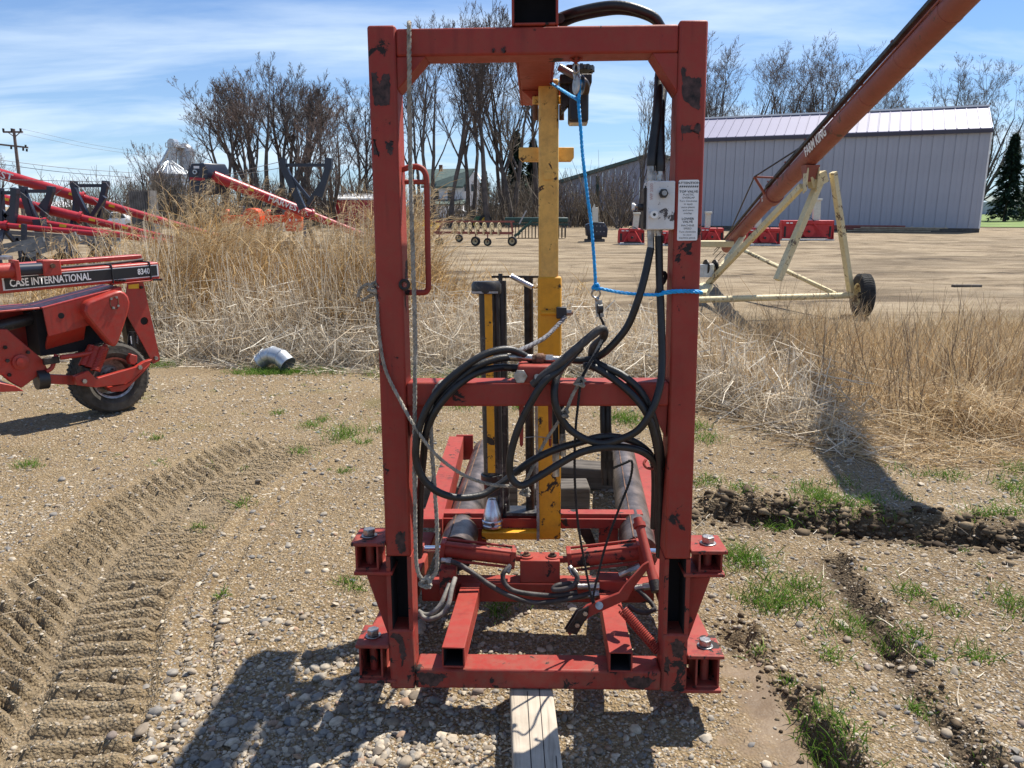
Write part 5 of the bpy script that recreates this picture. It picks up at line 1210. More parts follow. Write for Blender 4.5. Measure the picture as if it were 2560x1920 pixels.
# ================================================================== red grain augers at the left
def auger(label, pts, r0, r1, split, tags, frame=None, txt=None, hood=None, stand=(), name='grain_auger', base=None):
    p0, p1 = Vector(pts[0]), Vector(pts[1]); d = (p1 - p0); t = d.normalized()
    T_ = Thing(name, label, 'auger', (p1.x, p1.y, float(zat(p1.x, p1.y))), group='new red grain augers behind the reeds'); o = T_.o; off = -Vector(o.location)
    def B(mb): mb.v = [tuple(Vector(v) + off) for v in mb.v]; return mb
    ps = p0.lerp(p1, split)
    B(MB().cyl(p0, ps, r0, 24)).build('tube', M['newred'], o); B(MB().cyl(ps, p1, r1, 24)).build('tube', M['newred'], o)
    m = MB(); m.cyl(ps - t * .03, ps + t * .03, r0 * 1.28, 24); fl = B(m).build('flange', M['newred'], o)
    u, w_ = perp(t); m = MB()
    for k in range(12): m.bolt(ps + (u * math.cos(k * .5236) + w_ * math.sin(k * .5236)) * r0 * 1.14 + t * .03, t, .012, .02)
    B(m).build('flange_bolts', M['darksteel'], fl)
    sd = t.cross(Vector((0, 0, 1))).normalized(); up = sd.cross(t); fwd = sd if sd.y < 0 else -sd
    for f in tags:
        c = p0.lerp(p1, f); r_ = r0 if f < split else r1
        B(MB().bar(c - t * .07 + fwd * (r_ + .002) + up * .02, c + t * .07 + fwd * (r_ + .002) + up * .02, .06, .006, up=fwd)).build('reflector_tag', M['yellowtag'], o)
    if txt:
        s_, f, size = txt; c = p0.lerp(p1, f) + fwd * (r0 + .004) - up * size * .35
        xd = t if t.x > 0 else -t
        lm = lettering(s_, size, c + off, xd, up, M['white'], o, .004, 1.0)
    if hood: hood(o, off, B, p0, t, fwd, up)
    pe = p1 + t * min(1.3, max(0.3, (p1.z - .22) / max(.02, -t.z)))
    B(MB().bar(pe, (pe.x, pe.y, 0), .06, .06)).build('prop_leg', M['navy'], o)
    B(MB().cyl(p1, pe, r1 * .96, 20)).build('intake_tube', M['newred'], o)
    ax = p0.lerp(p1, split * .95)
    for s_ in (-1, 1):
        f0 = Vector((ax.x + .1, ax.y + s_ * .8, .28)); B(MB().bar(ax - up * r0, f0, .07, .07)).build('axle_leg', M['navy'], o)
        B(MB().lathe(f0, (0, 1, 0), [(.17, -.08), (.27, -.09), (.285, -.04), (.285, .04), (.27, .09), (.17, .08)], 20)).build('tyre', M['tyre'], o)
    for (a, b_, w) in stand: B(MB().bar(a, b_, w, w)).build('stand_bar', M['navy'], o)
    for (a, b_) in (frame or ()): B(MB().tube([a, b_], .008, 6)).build('stay_cable', M['steel'], o)
    return T_
YA_ = 20.0
def q(px, py, Y=YA_): return at(px, py, Y)
def truss(x0, x1, ytop, ybot, Y, splay=6, lean=0):     # dark upright frame
    out = [(q(x0, ytop, Y), q(x0 + 1, ytop + 14, Y), .14), (q(x0 + 1, ytop + 12, Y), q(x0 + splay, ybot, Y), .13), (q(x1, ytop, Y), q(x1, ytop + 14, Y), .14), (q(x1, ytop + 12, Y), q(x1 - splay, ybot, Y), .13), (q(x0, ytop + 12, Y), q(x1, ytop + 12, Y), .08)]
    return out
auger('nearest and thickest red grain auger, white HARVEST lettering, at the left edge', (q(-160, 388), q(470, 572, 21.5)), .135, .105, .56, (.52, .68, .86, .95),
      frame=[(q(-100, 446), q(181, 453)), (q(182, 453), q(262, 455)), (q(264, 455), q(330, 548)), (q(182, 455), q(290, 545)), (q(182, 453), q(60, 545))],
      txt=('HARVEST', .11, .26), stand=truss(184, 264, 452, 545, 20.3, 18) + [(q(184, 470), q(222, 545), .10), (q(228, 545), q(262, 492), .10)])
auger('second red grain auger, lower and parallel under the lettered one', (q(-150, 460, 18.5), q(385, 588, 19.5)), .115, .085, .64, (.30, .70, .86),
      frame=[(q(-60, 482, 18.6), q(40, 468, 18.6)), (q(40, 470, 18.6), q(130, 545, 18.6))], stand=truss(58, 128, 466, 548, 18.7, 22) + [(q(60, 478, 18.7), q(95, 560, 18.7), .10), (q(124, 486, 18.7), q(100, 520, 18.7), .08)])
auger('third red grain auger, close below the second with a dark coupling', (q(-140, 520, 17.5), q(262, 582, 18)), .105, .075, .62, (.38, .74), stand=truss(-2, 38, 470, 560, 17.6, 6) + [(q(0, 520, 17.6), q(34, 560, 17.6), .08), (q(38, 510, 17.6), q(0, 560, 17.6), .08), (q(98, 548, 17.6), q(104, 580, 17.6), .2)])
auger('lowest short red grain auger just above the striped mower bar', (q(-120, 552, 16.5), q(104, 572, 16.8)), .08, .06, .6, (.8,), stand=[(q(60, 560, 16.5), q(60, 610, 16.5), .08)])
def dark_hood(o, off, B, p0, t, fwd, up):
    zt, zb = at(500, 407, 20).z, at(500, 487, 20).z
    P = [q(470, 428), q(478, 409), q(508, 407), q(518, 425), q(518, 455), q(512, 487), q(478, 485), q(470, 455)]
    hd = B(MB().prism(P, (0.35, .55, 0))).build('discharge_hood', M['navy'], o, .02)
    B(MB().prism([q(474, 443, 19.99), q(512, 445, 19.99), q(511, 452, 19.99), q(474, 450, 19.99)], (0, .005, 0))).build('red_band', M['newred'], hd)
    B(MB().prism([q(484, 415, 19.99), q(498, 415, 19.99), q(498, 421, 19.99), q(484, 421, 19.99)], (0, .005, 0))).build('label', M['sticker'], hd)
    B(MB().pipe(q(489, 430, 20) + Vector((0, -.06, 0)), q(489, 430, 20), .055, .03, 16)).build('shaft_end', M['galv'], hd)
    B(MB().prism([q(521, 442, 20.2), q(532, 444, 20.2), q(532, 452, 20.2), q(521, 450, 20.2)], (0, .005, 0))).build('caution_label', M['yellowtag'], hd)
    B(MB().cyl(q(523, 468, 20), q(532, 472, 20.3), .11, 18)).build('motor', M['navy'], hd)
auger('red grain auger ending in a big dark navy hood with yellow tag', (q(533, 440), q(880, 578, 22)), .135, .105, .68, (.24, .70, .80),
      frame=[(q(560, 438), q(706, 403)), (q(580, 440), q(822, 400)), (q(710, 405), q(770, 540))], txt=('HARVEST', .36, .22), hood=dark_hood,
      stand=[(q(708, 396), q(709, 418), .15), (q(709, 416), q(757, 522), .16), (q(726, 440), q(775, 500), .08), (q(822, 395), q(821, 424), .17), (q(821, 422), q(800, 492), .16), (q(812, 448), q(770, 512), .10), (q(709, 413), q(822, 413), .08)])
M['rackgrey'] = plain('rack_grey', (0.20, 0.205, 0.21), .5, .4, var=.3, scale=5)
# grey undercarriages / conveyors parked under the augers
for k, (lab, pts, Y) in enumerate((('grey lattice conveyor frame lying under the augers, rear one', [((-20, 578), (300, 600)), ((-20, 590), (300, 612))], 17.0), ('pale grey channel leaning among the reeds under the augers', [((60, 628), (190, 585)), ((70, 640), (200, 596))], 15.5), ('grey ladder-like rack on the ground, lower left of the reeds', [((-30, 622), (110, 598)), ((-30, 636), (110, 610))], 15.8))):
    b0 = q(100, 620, Y); T_ = Thing('conveyor_frame', lab, 'conveyor', (b0.x, b0.y, 0.0)); off = -Vector(T_.o.location)
    for a, b_ in pts:
        m = MB(); m.bar(q(*a, Y), q(*b_, Y), .05, .09); m.v = [tuple(Vector(v) + off) for v in m.v]; m.build('rail', M['rackgrey'], T_.o)
    for j in range(7):
        f = (j + .5) / 7; a = q(*pts[0][0], Y).lerp(q(*pts[0][1], Y), f); b_ = q(*pts[1][0], Y).lerp(q(*pts[1][1], Y), min(1, f + .06)); m = MB(); m.bar(a, b_, .03, .04); m.v = [tuple(Vector(v) + off) for v in m.v]; m.build('rung', M['rackgrey'], T_.o)
    for f in (.2, .8):
        a = q(*pts[1][0], Y).lerp(q(*pts[1][1], Y), f); m = MB(); m.bar(a, (a.x, a.y, 0.0), .05, .05); m.v = [tuple(Vector(v) + off) for v in m.v]; m.build('leg', M['navy'], T_.o)

# ================================================================== orange mowers behind the reeds
def orange_mower(label, x0, x1, Y):
    b0 = at((x0 + x1) / 2, 590, Y); T_ = Thing('disc_mower', label, 'mower', (b0.x, Y, 0), group='orange mowers behind the reeds'); off = -Vector(T_.o.location)
    def B(mb): mb.v = [tuple(Vector(v) + off) for v in mb.v]; return mb
    w = x1 - x0
    def hood(ax0, ax1, yt, yb, dy):
        P = [(ax0 + 4, yb), (ax0 - 1, (yt + yb) / 2), (ax0, yt + 12), (ax0 + 6, yt + 3), ((ax0 + ax1) / 2, yt), (ax1 - 6, yt + 3), (ax1, yt + 14), (ax1 + 2, (yt + yb) / 2 + 4), (ax1 - 6, yb + 2)]
        h = B(MB().prism([at(x, y, Y + dy) for x, y in P], (0, .55, 0))).build('hood', M['orange'], T_.o, .05)
        B(MB().bar(at(ax0 + 2, yt + 13, Y + dy - .01), at(ax1 - 2, yt + 10, Y + dy - .01), .03, .05)).build('hood_rib', M['orange'], h, .01)
        for dx in (.35, .72):
            cx = ax0 + (ax1 - ax0) * dx; B(MB().box(at(cx - 2.5, yt + 27, Y + dy - .012), at(cx + 2.5, yt + 33, Y + dy - .004))).build('decal', M['sticker'], h)
    hood(x0 + w * .56, x1, 520, 578, 0); hood(x0, x0 + w * .24, 522, 560, .5)
    B(MB().bar(at(x0 + 3, 549, Y + .3), at(x1 - 10, 545, Y + .3), .25, .22)).build('cross_frame', M['orange'], T_.o, .03)
    B(MB().box(at(x0 + w * .2, 515, Y + .35), at(x0 + w * .52, 541, Y + .35) + Vector((0, .5, 0)))).build('tank', M['ink'], T_.o, .04)
    B(MB().box(at(x0 + w * .28, 551, Y + .2), at(x0 + w * .5, 582, Y + .2) + Vector((0, .4, 0)))).build('gearbox', M['greyplastic'], T_.o, .03)
    for f in (.15, .4, .8):
        B(MB().bar(at(x0 + w * f, 560, Y + .3), Vector((at(x0 + w * f, 560, Y + .3).x, Y + .3, 0)), .09, .09)).build('leg', M['ink'], T_.o)
    for k in range(4): B(MB().cyl((at(x0 + w * (.1 + .27 * k), 590, Y).x, Y + .3, .02), (at(x0 + w * (.1 + .27 * k), 590, Y).x, Y + .3, .12), .26, 18)).build('cutter_disc', M['darksteel'], T_.o)
orange_mower('orange mower with rounded hood, left one, under the hooded auger', 553, 648, 24.0)
orange_mower('orange mower with rounded hood, right one, behind tall reeds', 656, 752, 24.5)

# timber pallets half sunk in the reeds
for k, (lab, px, py, Y, w) in enumerate((('stack of pale boards on blocks among the reeds beside the left post', 812, 640, 20.0, .85), ('weathered pallet boards behind the reeds under the orange mowers', 640, 610, 22.0, 1.3))):
    c0 = at(px, py, Y); T_ = Thing('board_stack', lab, 'lumber', (c0.x, Y, 0), (0, 0, R(4)))
    for j in range(3 if k == 0 else 2):
        for i in range(3):
            MB().box((-w + random.uniform(-.08, .08), -.25 + .18 * i, c0.z + j * .06), (w + random.uniform(-.08, .08), -.10 + .18 * i, c0.z + .035 + j * .06)).build('board', M['lumber'], T_.o)
    for xx in (-w * .7, w * .6): MB().box((xx - .06, -.25, 0), (xx + .06, .25, c0.z - .002)).build('block', M['woodx'], T_.o)

# ================================================================== FARM KING auger on its wheeled A-frame
def local_builder(T_):
    off = -Vector(T_.o.location)
    def B(mb):
        mb.v = [tuple(Vector(v) + off) for v in mb.v]; return mb
    return B
aw = gnd(2146, 790)
K = Thing('grain_auger', 'long faded red grain auger with FARM KING lettering on cream A-frame wheels', 'auger', (4.2, 11.6, 0.0)); B = local_builder(K)
A0 = Vector((4.13, 11.2, 2.27)); A1 = Vector((3.9, 5.75, 3.90)); td = (A1 - A0).normalized()
Ab = A0 - td * 1.75          # flange between the two tubes
lowd = (Vector((4.36, 16.0, 0.80)) - Ab).normalized(); Aend = Ab + lowd * 3.35
sd = td.cross(Vector((0, 0, 1))).normalized(); up = sd.cross(td).normalized(); left = -sd if sd.x > 0 else sd
B(MB().cyl(Ab, A1, .128, 32)).build('tube', M['augerred'], K.o)
B(MB().cyl(Aend, Ab, .108, 28)).build('tube', M['augerred'], K.o)
B(MB().cyl(Ab - td * .12, Ab + td * .06, .150, 28)).build('flange', M['augerred'], K.o)
B(MB().cyl(A1 - td * .02, A1 + td * .25, .150, 24)).build('discharge_head', M['augerred'], K.o)
ls = left * .62 + up * .78
B(MB().bar(Ab + ls.normalized() * .172, A1 + ls.normalized() * .19, .06, .055, up=up)).build('drive_cover', M['darksteel'], K.o, .01)
B(MB().cyl(Aend + ls.normalized() * .145, Ab + ls.normalized() * .165, .024, 12)).build('drive_shaft', M['darksteel'], K.o)
B(MB().cyl(Aend + left * .118 + up * .05, A1 + left * .14 + up * .07, .011, 10)).build('truss_rod', M['augerred'], K.o)
for f in np.linspace(.02, .97, 9):
    c = Ab.lerp(A1, float(f)); m = MB(); m.bar(c + up * .10 + left * .05, c + ls.normalized() * .23, .04, .025); m.cyl(c - td * .02, c + td * .02, .131, 24); B(m).build('band', M['augerred'], K.o)
for f in (.25, .55, .85):
    c = Aend.lerp(Ab, f); m = MB(); m.bar(c, c + ls.normalized() * .18, .03, .025); m.cyl(c - lowd * .015, c + lowd * .015, .111, 20); B(m).build('band', M['augerred'], K.o)
lettering('FARM KING', .165, A0 + td * .10 + left * .129 * .98 - up * .05 + Vector((0, -.10, -.0)) - Vector(K.o.location) + left * .02, td, up * .62 - left * .0 + ls * .3, M['white'], K.o, .006, .92)
lettering('851', .13, Ab + lowd * .30 + left * .113 - up * .02 - Vector(K.o.location), -lowd, up, M['white'], K.o, .003, .9)
# king post and truss cable
kp = at(1886, 442, 12.75); kb = at(1914, 488, 12.9); kc = at(1948, 445, 12.4)
B(MB().cyl(kb, kp, .022, 10)).build('king_post', M['augerred'], K.o); B(MB().cyl(kp, kc, .016, 8)).build('king_post', M['augerred'], K.o)
for e in (at(2080, 318, 10.6), at(1822, 586, 15.2)): B(MB().tube([kp, e], .012, 6)).build('truss_cable', M['darksteel'], K.o)
# A-frame
ap = at(2070, 412, 11.25); wz = .31
aR = Vector((aw.x - .14, 11.55, wz)); aL = Vector((2.45, 10.95, wz))
B(MB().hexa([A0 + Vector((-.05, -.05, -.34)), A0 + Vector((.06, -.05, -.34)), A0 + Vector((.06, .1, -.34)), A0 + Vector((-.05, .1, -.34)), A0 + Vector((-.09, -.1, -.12)), A0 + Vector((.1, -.1, -.12)), A0 + Vector((.1, .12, -.12)), A0 + Vector((-.09, .12, -.12))])).build('saddle', M['augerred'], K.o)
for s_ in (-.07, .08): B(MB().prism([A0 + Vector((s_, -.12, -.16)), A0 + Vector((s_, .06, -.14)), A0 + Vector((s_, .02, -.5)), A0 + Vector((s_, -.1, -.46))], (.012, 0, 0))).build('pivot_lug', M['cream'], K.o)
B(MB().bar(A0 + Vector((0.01, 0, -.36)), ap + Vector((-.03, 0, -.15)), .13, .16)).build('apex_head', M['cream'], K.o)
B(MB().bar(ap + Vector((.08, 0, -.10)), aR + Vector((-.02, 0, .06)), .075, .08)).build('frame_leg', M['cream'], K.o)
B(MB().bar(ap + Vector((-.06, 0, -.12)), at(1944, 700, 11.0), .095, .09)).build('frame_leg', M['cream'], K.o)
foot = at(1768, 712, 13.4)
B(MB().bar(A0 + Vector((-.08, .05, -.40)), foot, .075, .08)).build('lift_arm', M['cream'], K.o)
B(MB().cyl(aL, aR, .045, 14)).build('axle', M['cream'], K.o)
B(MB().cyl(at(1858, 625, 14.2), aR + Vector((-.25, -.02, .02)), .035, 12)).build('brace', M['cream'], K.o)
B(MB().cyl(at(1860, 628, 14.2), at(2080, 728, 11.4), .012, 8)).build('brace_rod', M['cream'], K.o)
B(MB().cyl(at(1858, 590, 15.0), at(1800, 672, 14.0), .05, 14)).build('lift_tube', M['cream'], K.o)
B(MB().bar(foot, at(1750, 738, 12.9), .2, .10)).build('hitch_plate', M['cream'], K.o)
wnch = at(1776, 668, 13.3)
m = MB(); m.lathe(wnch, (1, .2, 0), [(.001, -.09), (.13, -.09), (.13, -.07), (.07, -.07), (.07, .07), (.13, .07), (.13, .09), (.001, .09)], 20); B(m).build('winch_drum', M['darksteel'], K.o)
B(MB().box(wnch + Vector((-.20, -.1, -.16)), wnch + Vector((.04, -.02, .05)))).build('winch_box', M['galv'], K.o)
# intake cage
hp = Aend
m = MB()
for k in range(10):
    a = k * .628; u, w_ = perp(lowd); m.cyl(hp + (u * math.cos(a) + w_ * math.sin(a)) * .14, hp - lowd * -.6 + (u * math.cos(a) + w_ * math.sin(a)) * .15, .008, 6)
B(m).build('intake_guard', M['darksteel'], K.o)
B(MB().box(at(1745, 603, 15.2), at(1835, 618, 15.2) + Vector((0, .35, 0)))).build('motor_mount', M['cream'], K.o, .01)
B(MB().cyl(at(1708, 612, 15.3), at(1742, 612, 15.3), .10, 18)).build('pulley', M['darksteel'], K.o)
wt = Thing('wheel_dummy', 'x', 'y'); bpy.data.objects.remove(wt.o)
def wheel_off(T_, c, axis, r, w, rim, tyre, rimmat):
    wheel(T_.o, Vector(c) - Vector(T_.o.location), axis, r, w, rim, tyre, rimmat)
wheel_off(K, (aw.x + .02, 11.55, wz), (1, -.10, 0), .315, .19, .17, 'tyre', 'cream')
wheel_off(K, (2.35, 10.9, wz), (1, -.10, 0), .315, .19, .17, 'tyre', 'cream')

# ================================================================== grey shed with lilac roof
def panel_mat(name, col, rough=.45):
    return plain(name, col, rough, 0.0, var=.07, scale=.35)
M['wallgrey'] = panel_mat('shed_wall', (0.36, 0.375, 0.43)); M['roofgrey'] = panel_mat('shed_roof', (0.245, 0.235, 0.335), .55); M['trimdark'] = panel_mat('shed_trim', (0.045, 0.04, 0.06))
EH = 6.2
cR = at(2448, 579, 49.0); cR.z = 0
tl_ = ray(1700, 560); 
p_r = Vector((cR.x, 49.0, 0)); p_l = Vector((at(1715, 560, 56.5).x, 56.5, 0))
wdir = (p_l - p_r).normalized(); Lw = (p_l - p_r).length; ndir = Vector((wdir.y, -wdir.x, 0))
if ndir.y < 0: ndir = -ndir
ang = math.atan2(-wdir.y, -wdir.x)
S = Thing('shed', 'long grey ribbed metal shed with lilac-grey roof at the right', 'building', tuple(p_r), (0, 0, ang))
# local: x runs from 0 (right end) to -Lw, y goes back
DW = 7.0; RH = 7.75; ov = .2
def boxl(name, a, b, mat, bev=0): return MB().box(a, b).build(name, mat, S.o, bev)
npan = int(Lw / .62); pw = Lw / npan
pm = MB().box((-.5 * pw + .008, 0, .25), (.5 * pw - .008, .05, EH)); me = bpy.data.meshes.new('wall_panel'); 
rib = MB().box((-pw / 2 + .008, 0, .25), (pw / 2 - .03, .05, EH)); rib.box((pw / 2 - .03, -.025, .25), (pw / 2 - .004, .05, EH)); rib.box((-.01, -.012, .25), (.012, .0, EH))
me.from_pydata(rib.v, [], rib.f); me.update(); me.materials.append(M['wallgrey'])
for k in range(npan):
    o = bpy.data.objects.new('wall_panel', me); COL.objects.link(o); o.parent = S.o; o.location = (-(k + .5) * pw, 0, 0)
rib2 = MB(); slope = math.hypot(DW / 2 + ov, RH - EH)
sl = (RH - EH) / (DW / 2)
me2 = bpy.data.meshes.new('roof_panel')
def rz(y): return EH + sl * y
for (x0, x1, h) in ((-pw / 2 + .01, pw / 2 - .05, 0.0), (pw / 2 - .05, pw / 2 - .004, .04)):
    rib2.hexa([(x0, -ov, rz(-ov)), (x1, -ov, rz(-ov)), (x1, DW / 2, rz(DW / 2)), (x0, DW / 2, rz(DW / 2)), (x0, -ov, rz(-ov) + .05 + h), (x1, -ov, rz(-ov) + .05 + h), (x1, DW / 2, rz(DW / 2) + .05 + h), (x0, DW / 2, rz(DW / 2) + .05 + h)])
me2.from_pydata(rib2.v, [], rib2.f); me2.update(); me2.materials.append(M['roofgrey'])
for k in range(npan):
    o = bpy.data.objects.new('roof_panel', me2); COL.objects.link(o); o.parent = S.o; o.location = (-(k + .5) * pw, 0, 0)
MB().hexa([(-Lw, DW / 2, RH), (0, DW / 2, RH), (0, DW + ov, EH - sl * ov), (-Lw, DW + ov, EH - sl * ov), (-Lw, DW / 2, RH + .05), (0, DW / 2, RH + .05), (0, DW + ov, EH - sl * ov + .05), (-Lw, DW + ov, EH - sl * ov + .05)]).build('roof_back', M['roofgrey'], S.o)
boxl('ridge_cap', (-Lw - .02, DW / 2 - .25, RH + .0), (.02, DW / 2 + .25, RH + .11), M['white'])
boxl('eave_trim', (-Lw - .05, -ov - .03, rz(-ov) - .22), (.05, -ov + .02, rz(-ov) - .01), M['trimdark'])
MB().prism([(0, .05, .25), (0, DW, .25), (0, DW, EH), (0, DW / 2, RH - .05), (0, .05, EH)], (-.05, 0, 0)).build('gable_wall', M['wallgrey'], S.o)
MB().prism([(-Lw, .05, .25), (-Lw, DW, .25), (-Lw, DW, EH), (-Lw, DW / 2, RH - .05), (-Lw, .05, EH)], (.05, 0, 0)).build('gable_wall', M['wallgrey'], S.o)
boxl('back_wall', (-Lw + .06, DW - .06, .25), (-.06, DW - .01, EH), M['wallgrey'])
boxl('skirt_board', (-Lw, .01, 0), (0, .09, .27), M['woodx'])
boxl('corner_trim', (-.07, -.03, .25), (.02, .07, EH), M['white'])

# rusty pipes and planks by the shed wall
pp = Thing('pipe_pile', 'low pile of rust-red pipes and planks along the foot of the grey shed', 'pile', tuple(p_r + wdir * 6.5 - ndir * 1.0), (0, 0, ang))
for k in range(5):
    m = MB(); m.cyl((-3.6 + .2 * k, .12 * k - .2, .18 + .14 * (k % 2)), (2.6 - .25 * k, .12 * k - .2, .20 + .14 * (k % 2)), .07, 10); m.build('pipe', M['augerred'], pp.o)
for k in range(6):
    m = MB(); m.box((-1.0 + .4 * k, -.6 - .05 * k, .05 + .1 * (k % 3)), (2.4 + .45 * k, -.4 - .05 * k, .12 + .1 * (k % 3))); m.build('plank', M['lumber'], pp.o)

# ================================================================== snow blowers
def blower(label, x0, x1, yb, yt, chute, Y, mat='blowerred', big=False):
    g0 = gnd((x0 + x1) / 2, yb); Yg = g0.y if Y is None else Y
    a, b_ = at(x0, yb, Yg), at(x1, yb, Yg); top = at((x0 + x1) / 2, yt, Yg).z
    w = b_.x - a.x; T_ = Thing('snow_blower', label, 'snow blower', ((a.x + b_.x) / 2, Yg, 0), group='snow blowers parked by the shed'); o = T_.o
    h = top; d = .5
    m = MB(); m.prism([(-w / 2, 0, .05), (-w / 2, .12, h), (-w / 2, d, h * .85), (-w / 2, d + .1, .05)], (.03, 0, 0)); m.build('side_plate', M[mat], o)
    m = MB(); m.prism([(w / 2 - .03, 0, .05), (w / 2 - .03, .12, h), (w / 2 - .03, d, h * .85), (w / 2 - .03, d + .1, .05)], (.03, 0, 0)); m.build('side_plate', M[mat], o)
    m = MB(); m.box((-w / 2 + .03, .10, .08), (w / 2 - .03, .16, h * .98)); m.build('housing', M[mat], o, .02)
    m = MB(); m.box((-w / 2 + .03, .05, h * .80), (w / 2 - .03, d, h)); m.build('top_hood', M[mat], o, .03)
    m = MB(); m.cyl((0, -.06, h * .45), (0, .14, h * .45), h * .30, 22); m.build('fan_housing', M[mat], o)
    for s_ in (-1, 1):
        m = MB(); m.bar((s_ * w * .10, .0, h * .85), (s_ * w * .34, -.16, h * .14), .05, .05); m.build('hitch_arm', M[mat], o)
        m = MB(); m.box((s_ * w * .43 - .04, .06, .16), (s_ * w * .43 + .04, .10, h * .7)); m.build('side_slot', M['ink'], o)
    m = MB(); m.cyl((-.05, -.30, h * .45), (.02, .0, h * .45), .05, 12); m.build('drive_shaft', M['ink'], o)
    m = MB(); m.bar((-w * .34, -.16, h * .14), (w * .34, -.16, h * .14), .05, .05); m.build('hitch_bar', M['ink'], o)
    m = MB(); m.box((-w * .5, -.1, 0), (w * .5, .5, .05)); m.build('skid', M['galv'], o)
    for k in range(2): MB().box((-w * .42 + k * .18, .035, h * .84), (-w * .42 + k * .18 + .12, .049, h * .90)).build('decal', M['sticker'], o)
    if chute:
        cx0, cx1, cyt, slant = chute; ca, cb = at(cx0, cyt, Yg), at(cx1, cyt, Yg); ox = -(a.x + b_.x) / 2
        c0x, c1x = ca.x + ox, cb.x + ox; ht = ca.z
        m = MB(); m.hexa([(c0x - slant, .15, h * .95), (c1x - slant, .15, h * .95), (c1x - slant, .32, h * .95), (c0x - slant, .32, h * .95), (c0x, .15, ht), (c1x, .15, ht), (c1x, .32, ht), (c0x, .32, ht)]); m.build('chute', M['chute'], o, .01)
        m = MB(); m.box((c0x - .03, .05, ht - .02), (c1x + .03, .34, ht + .06)); m.build('chute_cap', M['chute'], o, .01)
        m = MB(); m.tube(spline([(-.2, -.05, h * .9), (-.05, -.1, h * 1.12), (.1, -.08, h * 1.08), (.25, 0, h * .95)], 4), .015, 6); m.build('hose', M['hose'], o)
    return T_
M['chute'] = plain('chute_cream', (0.62, 0.61, 0.52), .5, 0, var=.08)
blower('red snow blower with pale upright chute, first right of the dark one', 1548, 1611, 611, 572, (1587, 1601, 535, .05), None)
blower('red snow blower half hidden behind the right post, below the valve box', 1654, 1690, 614, 578, None, None)
blower('red snow blower just right of the post, pale square chute standing up', 1748, 1809, 610, 570, (1768, 1780, 533, 0), None)
blower('red snow blower behind the lower tube of the long auger', 1868, 1950, 614, 570, (1894, 1908, 536, .0), None)
blower('largest red snow blower, tall pale chute, between the auger legs', 1953, 2084, 601, 551, (2038, 2056, 500, -.05), None)
# black one on a pallet
g0 = gnd(1491, 604); T_ = Thing('snow_blower', 'black snow blower attachment with pale chute standing on a pallet', 'snow blower', (g0.x, g0.y, 0)); B = local_builder(T_)
Yg = g0.y
def bq(x, y, d=0): return at(x, y, Yg + d)
B(MB().prism([bq(1466, 590), bq(1464, 562), bq(1480, 556), bq(1510, 556), bq(1520, 572), bq(1518, 594)], (0, .5, 0))).build('housing', M['navy'], T_.o, .04)
for k in range(6): B(MB().cyl(bq(1492 + (k % 3) * 9, 565 + (k // 3) * 14, -.01), bq(1492 + (k % 3) * 9, 565 + (k // 3) * 14, .0), .022, 10)).build('bolt', M['steel'], T_.o)
B(MB().box(bq(1463, 598), bq(1512, 605) + Vector((0, .5, 0)))).build('pallet', M['woodx'], T_.o)
B(MB().box(bq(1470, 588, -.02), bq(1505, 598, -.02) + Vector((0, .3, 0)))).build('skid', M['ink'], T_.o)
B(MB().prism([bq(1482, 556), bq(1481, 520), bq(1487, 510), bq(1489, 520), bq(1495, 518), bq(1496, 556)], (0, .2, 0))).build('chute', M['chute'], T_.o, .01)
B(MB().bar(bq(1462, 566, -.1), bq(1478, 594, -.1), .06, .05)).build('hitch_arm', M['ink'], T_.o)
# plank lying in the yard at right
g0 = gnd(2415, 718); T_ = Thing('plank', 'dark plank lying flat in the yard at right', 'plank', (g0.x, g0.y, float(zat(g0.x, g0.y))), (0, 0, R(4)))
MB().box((-.28, -.06, .0), (.30, .06, .05)).build('board', M['woodx'], T_.o, .008)

# ================================================================== far buildings and machines
M['siding'] = plain('white_siding', (0.72, 0.73, 0.75), .6, var=.05, scale=1.0)
M['greenroof'] = plain('green_shingle', (0.085, 0.13, 0.115), .7, var=.2, scale=3.0)
M['bluegrey'] = plain('bluegrey_wall', (0.36, 0.38, 0.47), .5, var=.08, scale=.4)
M['barnwhite'] = plain('barn_roof', (0.66, 0.66, 0.66), .5, var=.1, scale=.3)
M['binsteel'] = plain('bin_steel', (0.38, 0.40, 0.43), .4, .6, var=.2, scale=1.0)
M['oldwood'] = plain('old_barn_wood', (0.12, 0.115, 0.115), .85, var=.4, scale=2.0)
def bt(T_):
    return local_builder(T_)
# farmhouse
Yh = 100.0
H = Thing('farmhouse', 'white clapboard farmhouse with dark green gabled roof seen through bare trees', 'house', (at(1150, 545, Yh).x, Yh, 0)); B = bt(H)
def hq(x, y, d=0): return at(x, y, Yh + d)
xl, xg0, xg1 = hq(1060, 500).x, hq(1156, 500).x, hq(1206, 500).x; ze, zp = hq(1100, 468).z, hq(1170, 424).z; xm = (xg0 + xg1) / 2 + .1
